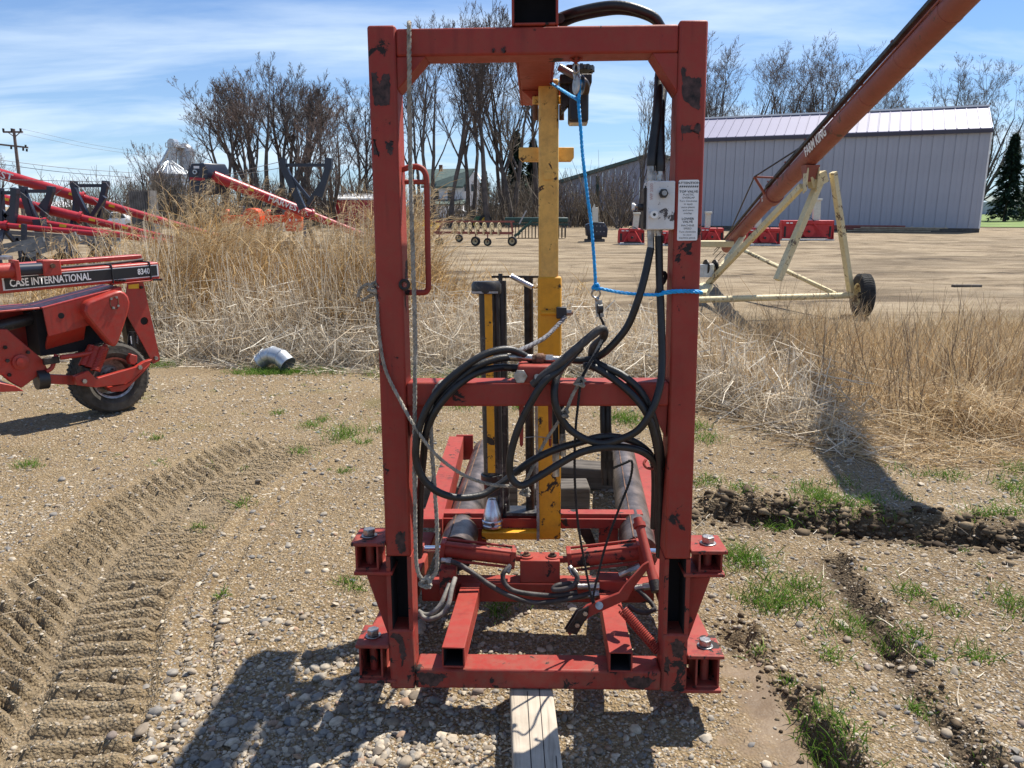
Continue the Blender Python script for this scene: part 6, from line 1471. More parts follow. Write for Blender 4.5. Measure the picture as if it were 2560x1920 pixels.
# gable wall faces right-front; main block runs left behind it
gd = 6.0
B(MB().prism([(xg0, Yh, 0), (xg1, Yh + 2.2, 0), (xg1, Yh + 2.2, ze), (xm, Yh + 1.1, zp - .15), (xg0, Yh, ze)], (.02, .25, 0))).build('gable_wall', M['siding'], H.o)
B(MB().box((xl, Yh + .05, 0), (xg0, Yh + .3, ze))).build('side_wall', M['siding'], H.o)
B(MB().hexa([(xl - .3, Yh - .4, ze - .1), (xg0 + .1, Yh - .4, ze - .1), (xm + .15, Yh + 1.1, zp), (xl - .3, Yh + 3.5, zp), (xl - .3, Yh - .4, ze + .1), (xg0 + .1, Yh - .4, ze + .1), (xm + .15, Yh + 1.1, zp + .2), (xl - .3, Yh + 3.5, zp + .2)])).build('roof', M['greenroof'], H.o)
B(MB().hexa([(xg1 + .3, Yh + 2.0, ze - .2), (xg1 + .5, Yh + 2.6, ze - .2), (xm + .2, Yh + 2.6, zp), (xm + .1, Yh + 1.0, zp), (xg1 + .3, Yh + 2.0, ze), (xg1 + .5, Yh + 2.6, ze), (xm + .2, Yh + 2.6, zp + .2), (xm + .1, Yh + 1.0, zp + .2)])).build('roof_edge', M['siding'], H.o)
ch_ = B(MB().box(hq(1097, 412), hq(1106, 428) + Vector((0, .5, 0)))).build('chimney', M['rust'], H.o)
B(MB().box((xl + .5, Yh - 2.2, 0), (xg0 + .2, Yh + .0, hq(1100, 512).z))).build('porch', M['siding'], H.o)
B(MB().hexa([(xl + .2, Yh - 2.5, hq(1100, 512).z), (xg0 + .4, Yh - 2.5, hq(1100, 512).z), (xg0 + .4, Yh, hq(1100, 500).z), (xl + .2, Yh, hq(1100, 500).z), (xl + .2, Yh - 2.5, hq(1100, 510).z), (xg0 + .4, Yh - 2.5, hq(1100, 510).z), (xg0 + .4, Yh, hq(1100, 498).z), (xl + .2, Yh, hq(1100, 498).z)])).build('porch_roof', M['greenroof'], H.o)
for k in range(26):
    zz = .3 + k * (ze - .3) / 26
    f = 0
    B(MB().bar((xg0 + .0, Yh - .012, zz), (xg1, Yh + 2.188, zz), .02, .03)).build('clapboard_lip', M['greyplastic'], H.o)
def gable_win(f, y0, y1, w):
    c = Vector((xg0 + (xg1 - xg0) * f, Yh + 2.2 * f - .03, 0)); dx_ = Vector((xg1 - xg0, 2.2, 0)).normalized() * w / 2; zt, zb = hq(1170, y0).z, hq(1170, y1).z
    m = MB(); m.prism([c - dx_ + Vector((0, 0, zb)), c + dx_ + Vector((0, 0, zb)), c + dx_ + Vector((0, 0, zt)), c - dx_ + Vector((0, 0, zt))], (.01, -.05, 0)); wf = B(m).build('window', M['siding'], H.o)
    m = MB(); e = .82; m.prism([c - dx_ * e + Vector((0, -.06, zb + .1)), c + dx_ * e + Vector((0, -.06, zb + .1)), c + dx_ * e + Vector((0, -.06, zt - .1)), c - dx_ * e + Vector((0, -.06, zt - .1))], (.01, -.03, 0)); B(m).build('pane', M['glass'], wf)
for f, y0, y1 in ((.2, 458, 480), (.52, 458, 480), (.22, 499, 522), (.62, 507, 522)): gable_win(f, y0, y1, .75)
for f in (.3, .7): 
    xx = xl + (xg0 - xl) * f; B(MB().box((xx - .4, Yh - .02, ze * .55), (xx + .4, Yh + .04, ze * .9))).build('window', M['glass'], H.o)

# white car beside it
def car(label, x0, x1, yb, yt, Y, mat):
    a, b_ = at(x0, yb, Y), at(x1, yb, Y); w = b_.x - a.x; h = at(x0, yt, Y).z
    T_ = Thing('parked_car', label, 'car', ((a.x + b_.x) / 2, Y, 0)); o = T_.o
    body = [(-.5, .22), (-.5, .55), (-.42, .60), (.30, .62), (.42, .58), (.5, .52), (.5, .22)]
    MB().prism([(x * w, 0, z * h) for x, z in body], (0, 1.7, 0)).build('body', mat, o, .05)
    MB().prism([(x * w, .1, z * h) for x, z in ((-.46, .6), (-.36, .97), (.08, 1.0), (.26, .63))], (0, 1.5, 0)).build('cabin', mat, o, .06)
    for x0_, x1_, x2_, x3_ in ((-.42, -.34, -.14, -.14), (-.12, -.12, .07, .20)):
        MB().prism([(x0_ * w, .085, .65 * h), (x1_ * w, .085, .92 * h), (x2_ * w, .085, .93 * h), (x3_ * w, .085, .65 * h)], (0, .02, 0)).build('window', M['glass'], o)
    for xx in (-.31, .32):
        MB().lathe((xx * w, .05, .19 * h), (0, 1, 0), [(.09 * h, -.08), (.19 * h, -.06), (.19 * h, .12), (.09 * h, .12)], 18).build('tyre', M['tyre'], o)
        MB().cyl((xx * w, -.02, .19 * h), (xx * w, .03, .19 * h), .1 * h, 12).build('rim', M['steel'], o)
    MB().box((.47 * w, .1, .42 * h), (.505 * w, .35, .5 * h)).build('headlight', M['chrome'], o); MB().box((.47 * w, 1.35, .42 * h), (.505 * w, 1.6, .5 * h)).build('headlight', M['chrome'], o)
M['carwhite'] = plain('car_white', (0.74, 0.75, 0.77), .3, var=.03); M['carred'] = plain('car_red', (0.4, 0.02, 0.03), .3, var=.05)
car('white car parked in front of the white farmhouse', 1110, 1190, 549, 524, 88.0, M['carwhite'])
car('white and red pickup parked behind the left augers', 268, 332, 553, 529, 55.0, M['carwhite'])

# blue-grey pole building with green roof edge
Yb = 68.0
G_ = Thing('pole_building', 'blue-grey gabled pole building with green roof edge behind bare bushes', 'building', (at(1560, 560, Yb).x, Yb, 0)); B = bt(G_)
def gq(x, y, d=0): return at(x, y, Yb + d)
x0, x1 = gq(1398, 500).x, gq(1860, 500).x; xm = (x0 + x1) / 2; ze, zp = gq(1400, 458).z, gq(1630, 388).z; zk = gq(1500, 528).z
npn = 30
for k in range(npn):
    a, b_ = x0 + (x1 - x0) * k / npn, x0 + (x1 - x0) * (k + 1) / npn - .02
    za_ = ze + (zp - ze) * (1 - abs(a - xm) / (xm - x0)); zb_ = ze + (zp - ze) * (1 - abs(b_ - xm) / (xm - x0))
    B(MB().prism([(a, Yb, zk), (b_, Yb, zk), (b_, Yb, zb_ - .06), (a, Yb, za_ - .06)], (0, .06, 0))).build('wall_panel', M['bluegrey'], G_.o)
B(MB().box((x0, Yb + .02, 0), (x1, Yb + .2, zk - .01))).build('skirt_wall', M['trimdark'], G_.o)
B(MB().box(gq(1490, 440, -.05), gq(1496, 528, -.05) + Vector((0, .04, 0)))).build('corner_trim', M['darkgreen'], G_.o)
for s_ in (-1, 1):
    e = x0 - .5 if s_ < 0 else x1 + .5
    zE = ze - (zp - ze) / (xm - x0) * .5
    B(MB().hexa([(e, Yb - .5, zE), (xm, Yb - .5, zp), (xm, Yb + 24, zp), (e, Yb + 24, zE), (e, Yb - .5, zE + .28), (xm, Yb - .5, zp + .28), (xm, Yb + 24, zp + .28), (e, Yb + 24, zE + .28)] if s_ < 0 else
                 [(xm, Yb - .5, zp), (e, Yb - .5, zE), (e, Yb + 24, zE), (xm, Yb + 24, zp), (xm, Yb - .5, zp + .28), (e, Yb - .5, zE + .28), (e, Yb + 24, zE + .28), (xm, Yb + 24, zp + .28)])).build('roof', M['greenroof2'] if 'greenroof2' in M else M['greenroof'], G_.o)
B(MB().box((x0, Yb + .3, 0), (x0 + .1, Yb + 23, ze))).build('side_wall', M['bluegrey'], G_.o)

# wheel rakes
def rake(label, xs, yb, Y, wheels, tyres, wm, beam_y, arm=None):
    c = at(sum(xs) / 2, yb, Y); T_ = Thing('wheel_rake', label, 'hay rake', (c.x, Y, 0)); B = bt(T_)
    B(MB().bar(at(xs[0], beam_y, Y), at(xs[1], beam_y + 2, Y), .09, .10)).build('main_beam', M['augerred'], T_.o)
    B(MB().bar(at(xs[0] + 4, beam_y - 27, Y + .3), at(xs[1] + 4, beam_y - 27, Y + .3), .07, .07)).build('top_beam', M['augerred'], T_.o)
    for x, y in wheels:
        cc = at(x, y, Y - .05); m = MB(); ax = Vector((.93, -.36, 0)); r_ = 14.5 / 1950 * Y
        m.ring(cc, ax, r_, .014, 26, 6); m.ring(cc, ax, r_ * .55, .010, 20, 6); u, w_ = perp(ax)
        for k in range(24):
            d = u * math.cos(k * .2618) + w_ * math.sin(k * .2618); m.tube([cc + d * r_ * .25, cc + d * r_ * 1.12], .006, 4)
        wo_ = B(m).build('finger_wheel', M[wm], T_.o); B(MB().cyl(cc - ax * .03, cc + ax * .03, r_ * .24, 14)).build('hub', M[wm], wo_)
        B(MB().bar(cc, at(x + 6, beam_y, Y), .03, .04)).build('wheel_arm', M['darksteel'], T_.o)
    for x, y, r_ in tyres:
        cc = at(x, y, Y - .1); rr = r_ / 1950 * Y * .98; cc.z = rr; w = rr * .7
        wheel(T_.o, cc - Vector(T_.o.location), (.35, .94, 0), rr, w, rr * .55, 'tyre', 'rakecream', 20, False)
        B(MB().bar(cc, (cc.x, Y, at(x, beam_y, Y).z), .05, .05)).build('axle_leg', M['augerred'], T_.o)
    for a, b_ in (arm or ()): B(MB().bar(at(*a, Y), at(*b_, Y), .08, .09)).build('lift_arm', M['augerred'], T_.o)
rake('red hay rake with a row of cream finger wheels on small tyres', (1080, 1282), 612, 32.5, [(1137 + 18.5 * k, 570 + .4 * k) for k in range(7)], [(1189, 600, 12), (1281, 596, 12), (1219, 597, 10), (1098, 600, 11)], 'rakecream', 581, arm=[((1108, 558), (1084, 590)), ((1278, 556), (1282, 582)), ((1084, 588), (1076, 604))])
rake('second hay rake with bright yellow finger wheels behind the grab handle', (1005, 1108), 604, 36.0, [(1022 + 18 * k, 566) for k in range(5)], [(1148, 596, 10)], 'rakeyellow', 582)

# green seed drill and green tractor hood
Yd = 40.0; D_ = Thing('seed_drill', 'dark green seed drill with a row of discs and a raised tongue', 'farm machine', (at(1310, 580, Yd).x, Yd, 0)); B = bt(D_)
def dq(x, y, d=0): return at(x, y, Yd + d)
B(MB().box(dq(1262, 544), dq(1420, 556) + Vector((0, .7, 0)))).build('seed_box', M['darkgreen'], D_.o, .04)
B(MB().bar(dq(1262, 560), dq(1420, 561), .1, .1)).build('tool_bar', M['darkgreen'], D_.o)
for k in range(18): 
    c = dq(1272 + 8.3 * k, 570, .1); c.z = .34; B(MB().cyl(c - Vector((.02, 0, 0)), c + Vector((.02, 0, 0)), .33, 18)).build('disc', M['ink'], D_.o)
B(MB().bar(dq(1296, 582, -.4), dq(1330, 553, -.1), .10, .10)).build('tongue', M['darkgreen'], D_.o); B(MB().bar(dq(1298, 560, -.2), dq(1316, 526, -.2), .07, .07)).build('jack', M['greyplastic'], D_.o)
B(MB().bar(dq(1286, 590, -.5), dq(1300, 582, -.4), .12, .12)).build('hitch', M['darkgreen'], D_.o); B(MB().bar((dq(1288, 590, -.5)), Vector((dq(1288, 590).x, Yd - .5, 0)), .06, .06)).build('jack_leg', M['darkgreen'], D_.o)
Yt = 60.0; T_ = Thing('tractor', 'small bright green tractor half hidden behind the hay rake', 'tractor', (at(1205, 560, Yt).x, Yt, 0)); B = bt(T_)
def tq(x, y, d=0): return at(x, y, Yt + d)
B(MB().prism([tq(1183, 556), tq(1183, 548), tq(1190, 541), tq(1212, 540), tq(1216, 556)], (0, .7, 0))).build('hood', M['green'], T_.o, .04)
B(MB().box(tq(1213, 525), tq(1222, 554) + Vector((0, .7, 0)))).build('seat_back', M['green'], T_.o, .04); B(MB().bar(tq(1222, 524), tq(1220, 556), .06, .06)).build('roll_bar', M['ink'], T_.o)
for x, r_ in ((1188, .28), (1214, .5)):
    c = tq(x, 550); c.z = r_; wheel(T_.o, c - Vector(T_.o.location), (0, 1, 0), r_, .28, r_ * .55, 'tyre', 'rakeyellow', 20, False)

# grain bins, leg and silo far left
Yg_ = 112.0
def sq(x, y, d=0): return at(x, y, Yg_ + d)
def cyl_bldg(name, label, cat, x0, x1, yw, yp, Y, dome=False, mat='binsteel', rings=10):
    a, b_ = at(x0, yw, Y), at(x1, yw, Y); r_ = (b_.x - a.x) / 2; cx = (a.x + b_.x) / 2; zw, zp = at(x0, yw, Y).z, at(x0, yp, Y).z
    T_ = Thing(name, label, cat, (cx, Y, 0))
    for k in range(rings):
        MB().lathe((0, 0, 0), (0, 0, 1), [(r_, zw * k / rings), (r_ * 1.012, zw * (k + .5) / rings), (r_, zw * (k + 1) / rings)], 36).build('wall_ring', M[mat], T_.o)
    prof = [(r_ * 1.03, zw)] + ([(r_ * math.cos(t), zw + (zp - zw) * math.sin(t)) for t in np.linspace(.1, 1.5, 7)] if dome else [(r_ * .12, zp - .1), (r_ * .12, zp + .3)]) + [(.001, zp + (.0 if dome else .35))]
    MB().lathe((0, 0, 0), (0, 0, 1), prof, 36).build('roof', M['galv'] if not dome else M[mat], T_.o)
    if not dome:
        m = MB()
        for k in range(24): 
            a_ = k * .2618; m.tube([(r_ * math.cos(a_), r_ * math.sin(a_), zw + .05), (r_ * .12 * math.cos(a_), r_ * .12 * math.sin(a_), zp + .02)], .05, 4)
        m.build('roof_ribs', M['galv'], T_.o)
    return T_
cyl_bldg('grain_bin', 'steel grain bin with a shiny conical roof behind the reeds', 'grain bin', 376, 474, 436, 402, 100.0)
cyl_bldg('silo', 'dome-topped grey silo rising behind the grain bin', 'silo', 444, 483, 378, 358, 114.0, True, 'binsteel', 14)
E_ = Thing('grain_elevator', 'slim grain elevator leg with head platform beside the silo', 'elevator', (sq(432, 540).x, Yg_, 0)); B = bt(E_)
for x in (427, 437): B(MB().bar(sq(x, 545), sq(x, 362), .5, .5)).build('leg_casing', M['galv'], E_.o)
B(MB().prism([sq(418, 366), sq(418, 352), sq(424, 346), sq(432, 347), sq(436, 354), sq(436, 366)], (0, 1.5, 0))).build('head', M['galv'], E_.o)
B(MB().box(sq(413, 366, -.5), sq(451, 368.5, -.5) + Vector((0, 2.5, 0)))).build('platform', M['galv'], E_.o)
for k in range(6): B(MB().cyl(sq(414 + 7.2 * k, 366, -.5), sq(414 + 7.2 * k, 357, -.5), .06, 6)).build('rail_post', M['galv'], E_.o)
B(MB().cyl(sq(414, 357, -.5), sq(450, 357, -.5), .05, 6)).build('rail', M['galv'], E_.o)
B(MB().cyl(sq(426, 372), sq(388, 440), .35, 8)).build('spout', M['galv'], E_.o); B(MB().cyl(sq(430, 372), sq(424, 404), .3, 8)).build('spout', M['galv'], E_.o)
# old wooden wagon boxes, white barn, red shed
def slab_bldg(name, label, cat, x0, x1, yt, yb, Y, wall, roof, rh=10, dep=6, panels=8):
    a, b_ = at(x0, yt, Y), at(x1, yt, Y); z = a.z; zr = at(x0, yt - rh, Y).z; cx = (a.x + b_.x) / 2; w = b_.x - a.x
    T_ = Thing(name, label, cat, (cx, Y, 0))
    for k in range(panels): MB().box((-w / 2 + w * k / panels, 0, 0), (-w / 2 + w * (k + 1) / panels - .03, .08, z)).build('wall_panel', M[wall], T_.o)
    MB().box((-w / 2, dep - .1, 0), (w / 2, dep, z)).build('back_wall', M[wall], T_.o)
    for s_ in (-1, 1): MB().box((s_ * (w / 2 - .06) - .05, .09, 0), (s_ * (w / 2 - .06) + .05, dep - .1, z)).build('end_wall', M[wall], T_.o)
    if rh: MB().hexa([(-w / 2 - .2, -.3, z), (w / 2 + .2, -.3, z), (w / 2 + .2, dep / 2, zr), (-w / 2 - .2, dep / 2, zr), (-w / 2 - .2, -.3, z + .12), (w / 2 + .2, -.3, z + .12), (w / 2 + .2, dep / 2, zr + .12), (-w / 2 - .2, dep / 2, zr + .12)]).build('roof', M[roof], T_.o)
    return T_
slab_bldg('wagon_box', 'weathered dark board-sided wagon box behind the reeds', 'wagon', 320, 372, 476, 530, 46.0, 'oldwood', 'oldwood', 0, 1.0, 9)
slab_bldg('barn', 'low barn with long white roof at far left behind the augers', 'barn', 86, 226, 521, 540, 80.0, 'greyplastic', 'barnwhite', 20, 12, 6)
slab_bldg('machine_shed', 'low red shed with pale roof half hidden by reeds beside the left post', 'shed', 838, 945, 500, 560, 60.0, 'carred', 'barnwhite', 14, 6, 8)
slab_bldg('house', 'pale bluish house at far right behind the evergreen', 'house', 2470, 2640, 505, 524, 150.0, 'bluegrey', 'greenroof', 14, 8, 5)
for k in range(2):
    c = at(2530 + 26 * k, 519, 120.0); T_ = Thing('gas_tank', 'white gas tank on the far lawn, ' + ('left' if k == 0 else 'right') + ' of the pair', 'tank', (c.x, 120.0, 0)); rz_ = c.z
    MB().tube([(-1.0, 0, rz_), (-.85, 0, rz_), (.85, 0, rz_), (1.0, 0, rz_)], [.12, .3, .3, .12], 14).build('vessel', M['white'], T_.o)
    for s_ in (-.5, .5): MB().box((s_ - .05, -.2, 0), (s_ + .05, .2, rz_ - .25)).build('saddle', M['greyplastic'], T_.o)
c = at(76, 530, 50.0); T_ = Thing('marker_sign', 'yellow-green square sign between the left augers', 'sign', (c.x, 50.0, 0))
MB().box((-.13, 0, c.z - .16), (.13, .02, c.z + .16)).build('sign_plate', plain('sign_lime', (0.55, 0.72, 0.02), .5, var=.05), T_.o); MB().box((-.03, .021, 0), (.03, .06, c.z + .1)).build('sign_post', M['galv'], T_.o)

# utility pole and wires
Yp = 95.0
def uq(x, y, d=0): return at(x, y, Yp + d)
M['polewood'] = wood_mat('pole_wood', (0.17, 0.13, 0.12), (0.07, 0.055, 0.05), 2)
pb_ = uq(60, 545); U = Thing('utility_pole', 'wooden utility pole with two crossarms and wires at far left', 'pole', (pb_.x, Yp, 0)); B = bt(U)
B(MB().cyl(Vector((pb_.x, Yp, 0)), uq(34, 322), .24, 12, .15)).build('pole', M['polewood'], U.o)
ca = [B(MB().bar(uq(8, 330), uq(57, 330), .16, .2)).build('crossarm', M['polewood'], U.o), B(MB().bar(uq(-2, 361), uq(70, 369), .16, .2)).build('crossarm', M['polewood'], U.o)]
for x, y in ((9, 330), (52, 330), (30, 330)): B(MB().cyl(uq(x, y), uq(x - 1, y - 9), .12, 8)).build('insulator', M['darksteel'], ca[0])
for x, y in ((28, 366), (58, 370), (67, 372), (64, 362)): B(MB().cyl(uq(x, y), uq(x, y + 7), .11, 8)).build('insulator', M['darksteel'], ca[1])
for a, b_ in (((20, 331), (36, 342)), ((50, 331), (38, 342))): B(MB().bar(uq(*a), uq(*b_), .08, .08)).build('arm_brace', M['polewood'], U.o)
for k, (a, b_, lab) in enumerate((((-60, 392), (330, 432), 'upper of the two thick low overhead wires at left'), ((-60, 402), (330, 444), 'lower of the two thick low overhead wires at left'), ((55, 322), (360, 382), 'topmost thin overhead wire running right from the pole'), ((40, 331), (360, 389), 'second thin overhead wire below the topmost one'))):
    p, q_ = uq(*a), uq(*b_, 15); md = p.lerp(q_, .5) - Vector((0, 0, .25)); m = MB().tube(spline([p, md, q_], 6), .035 if k < 2 else .016, 6)
    tag(m.build('overhead_wire', M['trimdark'], None), lab, 'wire', 'overhead wires')

# ================================================================== bare trees
def bark(name, c):
    return plain(name, c, .9, 0, var=.35, scale=1.5)
M['bark'] = bark('bark_grey', (0.115, 0.095, 0.085)); M['twig'] = bark('twig_brown', (0.135, 0.105, 0.092)); M['twigred'] = bark('twig_reddish', (0.16, 0.115, 0.10)); M['twigpale'] = bark('twig_pale', (0.20, 0.165, 0.125))
KP = 4
def tubes_mesh(name, pts, rad, n):
    """pts (B,K,3), rad (B,K) -> one mesh of n-sided tubes"""
    pts = np.asarray(pts, float); rad = np.asarray(rad, float); Bn, K_, _ = pts.shape
    t = np.empty_like(pts); t[:, 1:-1] = pts[:, 2:] - pts[:, :-2]; t[:, 0] = pts[:, 1] - pts[:, 0]; t[:, -1] = pts[:, -1] - pts[:, -2]
    t /= np.linalg.norm(t, axis=2, keepdims=True) + 1e-9
    ref = np.where(np.abs(t[:, :1, 2:3]) < .8, np.array([[[0, 0, 1.0]]]), np.array([[[1.0, 0, 0]]]))
    u = np.cross(t, np.broadcast_to(ref, t.shape)); u /= np.linalg.norm(u, axis=2, keepdims=True) + 1e-9; w = np.cross(t, u)
    a = np.arange(n) * 2 * np.pi / n
    V = pts[:, :, None] + (u[:, :, None] * np.cos(a)[None, None, :, None] + w[:, :, None] * np.sin(a)[None, None, :, None]) * rad[:, :, None, None]
    base = (np.arange(Bn) * K_ * n)[:, None, None]
    i = np.arange(K_ - 1)[None, :, None] * n; j = np.arange(n)[None, None, :]; j2 = (j + 1) % n
    F = np.stack([base + i + j, base + i + j2, base + i + n + j2, base + i + n + j], -1).reshape(-1, 4)
    if name is None: return V.reshape(-1, 3), F
    return mesh_np(name, V.reshape(-1, 3), F)
def grow_tree(seed, H, r0, stems=1, fork=.28, counts=(12, 7, 6, 5), spread=.75, lean=0.0, wig=.05, width=1.0, stemspread=.18, twig=.012):
    rd = np.random.default_rng(seed); trunk = [], []; crown = [], []; twigs = [], []
    def branch(p, d, L, ra, rb, K_=4, upt=.25, wob=.12):
        pts = [p]; d = d / np.linalg.norm(d)
        for k in range(K_ - 1):
            d = d + rd.normal(0, wob, 3) + np.array([0, 0, upt * .33]); d = d / np.linalg.norm(d); pts.append(pts[-1] + d * L / (K_ - 1))
        return np.array(pts), np.linspace(ra, rb, K_), d
    def rec(pts, rad, L, lev):
        n_ = counts[lev]; n_ = max(2, int(n_ * rd.uniform(.8, 1.2)))
        for k in range(n_):
            s = rd.uniform(fork if lev == 0 else .22, 1.0) if k else 1.0
            f = s * (len(pts) - 1); i = min(int(f), len(pts) - 2); f -= i; p = pts[i] * (1 - f) + pts[i + 1] * f; r_ = rad[i] * (1 - f) + rad[i + 1] * f
            pd = pts[i + 1] - pts[i]; pd /= np.linalg.norm(pd)
            az = rd.uniform(0, 6.283); q_ = np.array([math.cos(az), math.sin(az), rd.uniform(-.1, .35)]); q_ -= pd * q_.dot(pd) * .8
            sp_ = spread * rd.uniform(.6, 1.25) * (1 if s < .99 else .5)
            d = pd + q_ / np.linalg.norm(q_) * sp_ * (1.15 if lev else 1.0) * np.array([width, width, 1])
            if lev == 0: L2 = L * (.22 + .36 * (1 - s) + .08 * rd.random())
            else: L2 = L * rd.uniform(.38, .62) * (1.15 - .45 * s)
            ra = max(twig, min(r_ * rd.uniform(.45, .7), r_ * .8)); rb = max(twig * .6, ra * .32)
            last = lev + 1 == len(counts)
            P_, R_, _ = branch(p, d, L2, ra, rb, 3 if last else 4, upt=.55 if lev < 2 else .3, wob=.13 + .04 * lev)
            dst = trunk if lev == 0 else (twigs if last else crown); dst[0].append(P_); dst[1].append(R_)
            if lev + 1 < len(counts): rec(P_, R_, L2, lev + 1)
    TP, TR = [], []
    for k in range(stems):
        a = rd.uniform(0, 6.283); d = np.array([math.cos(a) * stemspread * (stems > 1) + lean, math.sin(a) * stemspread * (stems > 1), 1.0])
        Hs = H * (.80 if stems == 1 else rd.uniform(.62, .82))
        P_, R_, _ = branch(np.array([rd.normal(0, .15) * (stems > 1), rd.normal(0, .15) * (stems > 1), -.1]), d, Hs, r0 * (1 if stems == 1 else .75), r0 * .16, 9, upt=.12, wob=wig)
        TP.append(P_); TR.append(R_); rec(P_, R_, Hs, 0)
    top = max(p[:, 2].max() for p in twigs[0]); sc_ = H / top
    for L_a in (TP, trunk[0], crown[0], twigs[0]):
        for P_ in L_a: P_ *= np.array([1, 1, sc_])
    return TP, TR, trunk, crown, twigs
TREE_ME = {}
def tree_mesh(key, **kw):
    if key in TREE_ME: return TREE_ME[key]
    TP, TR, tr, cr, tg = grow_tree(**kw)
    mt = tubes_mesh('trunk', TP, TR, 9); ml = tubes_mesh('limb', tr[0], tr[1], 6); v1, f1 = tubes_mesh(None, cr[0], cr[1], 3); v2, f2 = tubes_mesh(None, tg[0], tg[1], 3); mc = mesh_np('crown', np.concatenate([v1, v2]), np.concatenate([f1, f2 + len(v1)]))
    for me_ in (mt, ml, mc): me_.polygons.foreach_set('use_smooth', [True] * len(me_.polygons))
    TREE_ME[key] = (mt, ml, mc); return TREE_ME[key]
def place_tree(label, px, ytop, Y, key, name='bare_tree', cat='tree', group=None, rot=0.0, twigmat='twig', **kw):
    b0 = at(px, 550, Y); H = at(px, ytop, Y).z
    ms = tree_mesh((key, twigmat), H=H, **kw) if (key, twigmat) not in TREE_ME else TREE_ME[(key, twigmat)]
    T_ = Thing(name, label, cat, (b0.x, Y, 0), (0, 0, rot), group)
    for nm, me_, mt in (('trunk', ms[0], 'bark'), ('limbs', ms[1], 'bark'), ('crown', ms[2], twigmat)):
        if not me_.materials: me_.materials.append(M[mt])
        o = bpy.data.objects.new(nm, me_); COL.objects.link(o); o.parent = T_.o
    Hm = TREE_META.setdefault((key, twigmat), H); s_ = H / Hm; T_.o.scale = (s_, s_, s_)
    return T_
TREE_META = {}
GL, GC, GR = 'bare trees behind the reeds', 'bare trees around the farmhouse', 'bare trees behind the grey shed'
place_tree('leftmost big bare tree of the reed clump, leaning and widely forked', 560, 205, 62, 'a1', group=GL, twigmat='twigred', seed=11, r0=.30, stems=2, fork=.3, spread=.75, lean=-.06, wig=.09, counts=(8, 7, 6, 5))
place_tree('bare tree of the reed clump with the tallest crown and several stems', 662, 122, 64, 'a2', group=GL, seed=12, r0=.34, stems=3, fork=.35, spread=.55, wig=.06, counts=(6, 6, 6, 5), stemspread=.10)
place_tree('straight slim bare tree right of the tallest in the reed clump', 700, 140, 66, 'a3', group=GL, seed=13, r0=.24, stems=1, fork=.45, spread=.5, wig=.05)
place_tree('bare tree with forked upright limbs standing behind the black auger frame', 742, 170, 63, 'a4', group=GL, seed=14, r0=.28, stems=2, fork=.38, spread=.6, wig=.06)
place_tree('dense low twiggy bare tree right of the black auger frame', 830, 232, 60, 'a5', group=GL, twigmat='twigred', seed=15, r0=.22, stems=3, fork=.15, spread=.85, wig=.09, counts=(7, 6, 6, 5), stemspread=.3)
place_tree('lone slender bare tree beside the left post with open fan crown', 912, 160, 66, 'a6', group=GL, seed=16, r0=.20, stems=1, fork=.38, spread=.62, wig=.04)
place_tree('small pale bare tree left of the silo', 385, 352, 70, 'a7', group=GL, twigmat='twigred', seed=17, r0=.16, stems=3, fork=.1, spread=.9, wig=.08, counts=(6, 5, 5, 3), stemspread=.35)
place_tree('thicket-like bare tree between the silo and the reed clump', 500, 330, 72, 'a8', group=GL, twigmat='twigred', seed=18, r0=.18, stems=3, fork=.12, spread=.8, wig=.08, counts=(6, 5, 5, 3), stemspread=.3)
for px, yt, Y, k, tm, r_, lab in ((602, 160, 68, 'a4', 'twig', 2.0, 'bare tree just right of the leaning forked one in the reed clump'), (634, 150, 67, 'a3', 'twig', 1.0, 'slim bare tree directly left of the tallest in the reed clump'), (722, 128, 69, 'a2', 'twig', 2.4, 'many-stemmed bare tree right behind the straight slim one'),
        (778, 185, 68, 'a1', 'twigred', 3.3, 'bare tree left of the dense low twiggy one'), (868, 250, 64, 'a5', 'twigred', 2.1, 'lower twiggy bare tree left of the lone slender one'), (440, 340, 76, 'a8', 'twigred', 1.0, 'thicket-like bare tree right in front of the silo')):
    place_tree(lab, px, yt, Y, k, group=GL, rot=r_, twigmat=tm)
place_tree('bare tree cut off by the left edge of the picture', -18, 345, 75, 'a7', group=GL, twigmat='twigred', rot=1.2)
place_tree('bare tree with twin trunks just right of the grab handle', 1078, 18, 58, 'c1', group=GC, seed=21, r0=.25, stems=2, fork=.35, spread=.55, wig=.06, counts=(8, 7, 6, 5), stemspread=.09)
place_tree('crooked bare tree in front of the farmhouse roof', 1132, 60, 60, 'c2', group=GC, seed=22, r0=.22, stems=2, fork=.30, spread=.6, wig=.10, counts=(8, 7, 6, 5), stemspread=.12)
place_tree('tall straight bare tree right of the farmhouse gable', 1222, -10, 60, 'c3', group=GC, seed=23, r0=.26, stems=1, fork=.45, spread=.55, wig=.05, counts=(12, 6, 5, 4))
place_tree('bushy bare tree left of the yellow arm above the evergreen', 1286, 30, 62, 'c4', group=GC, twigmat='twigpale', seed=24, r0=.30, stems=2, fork=.28, spread=.8, wig=.08, counts=(8, 7, 6, 5))
place_tree('tall bare tree trunk right behind the yellow arm', 1336, 10, 66, 'c3', group=GC, rot=2.2)
for px, yt, Y, k, tm, r_, lab in ((1040, 70, 66, 'c2', 'twig', 1.7, 'bare tree behind the upper grab handle'), (1178, 30, 68, 'c1', 'twig', 2.9, 'bare tree directly behind the farmhouse gable peak'), (1258, 10, 64, 'c2', 'twig', 4.1, 'bare tree between the tall straight one and the evergreen')):
    place_tree(lab, px, yt, Y, k, group=GC, rot=r_, twigmat=tm)
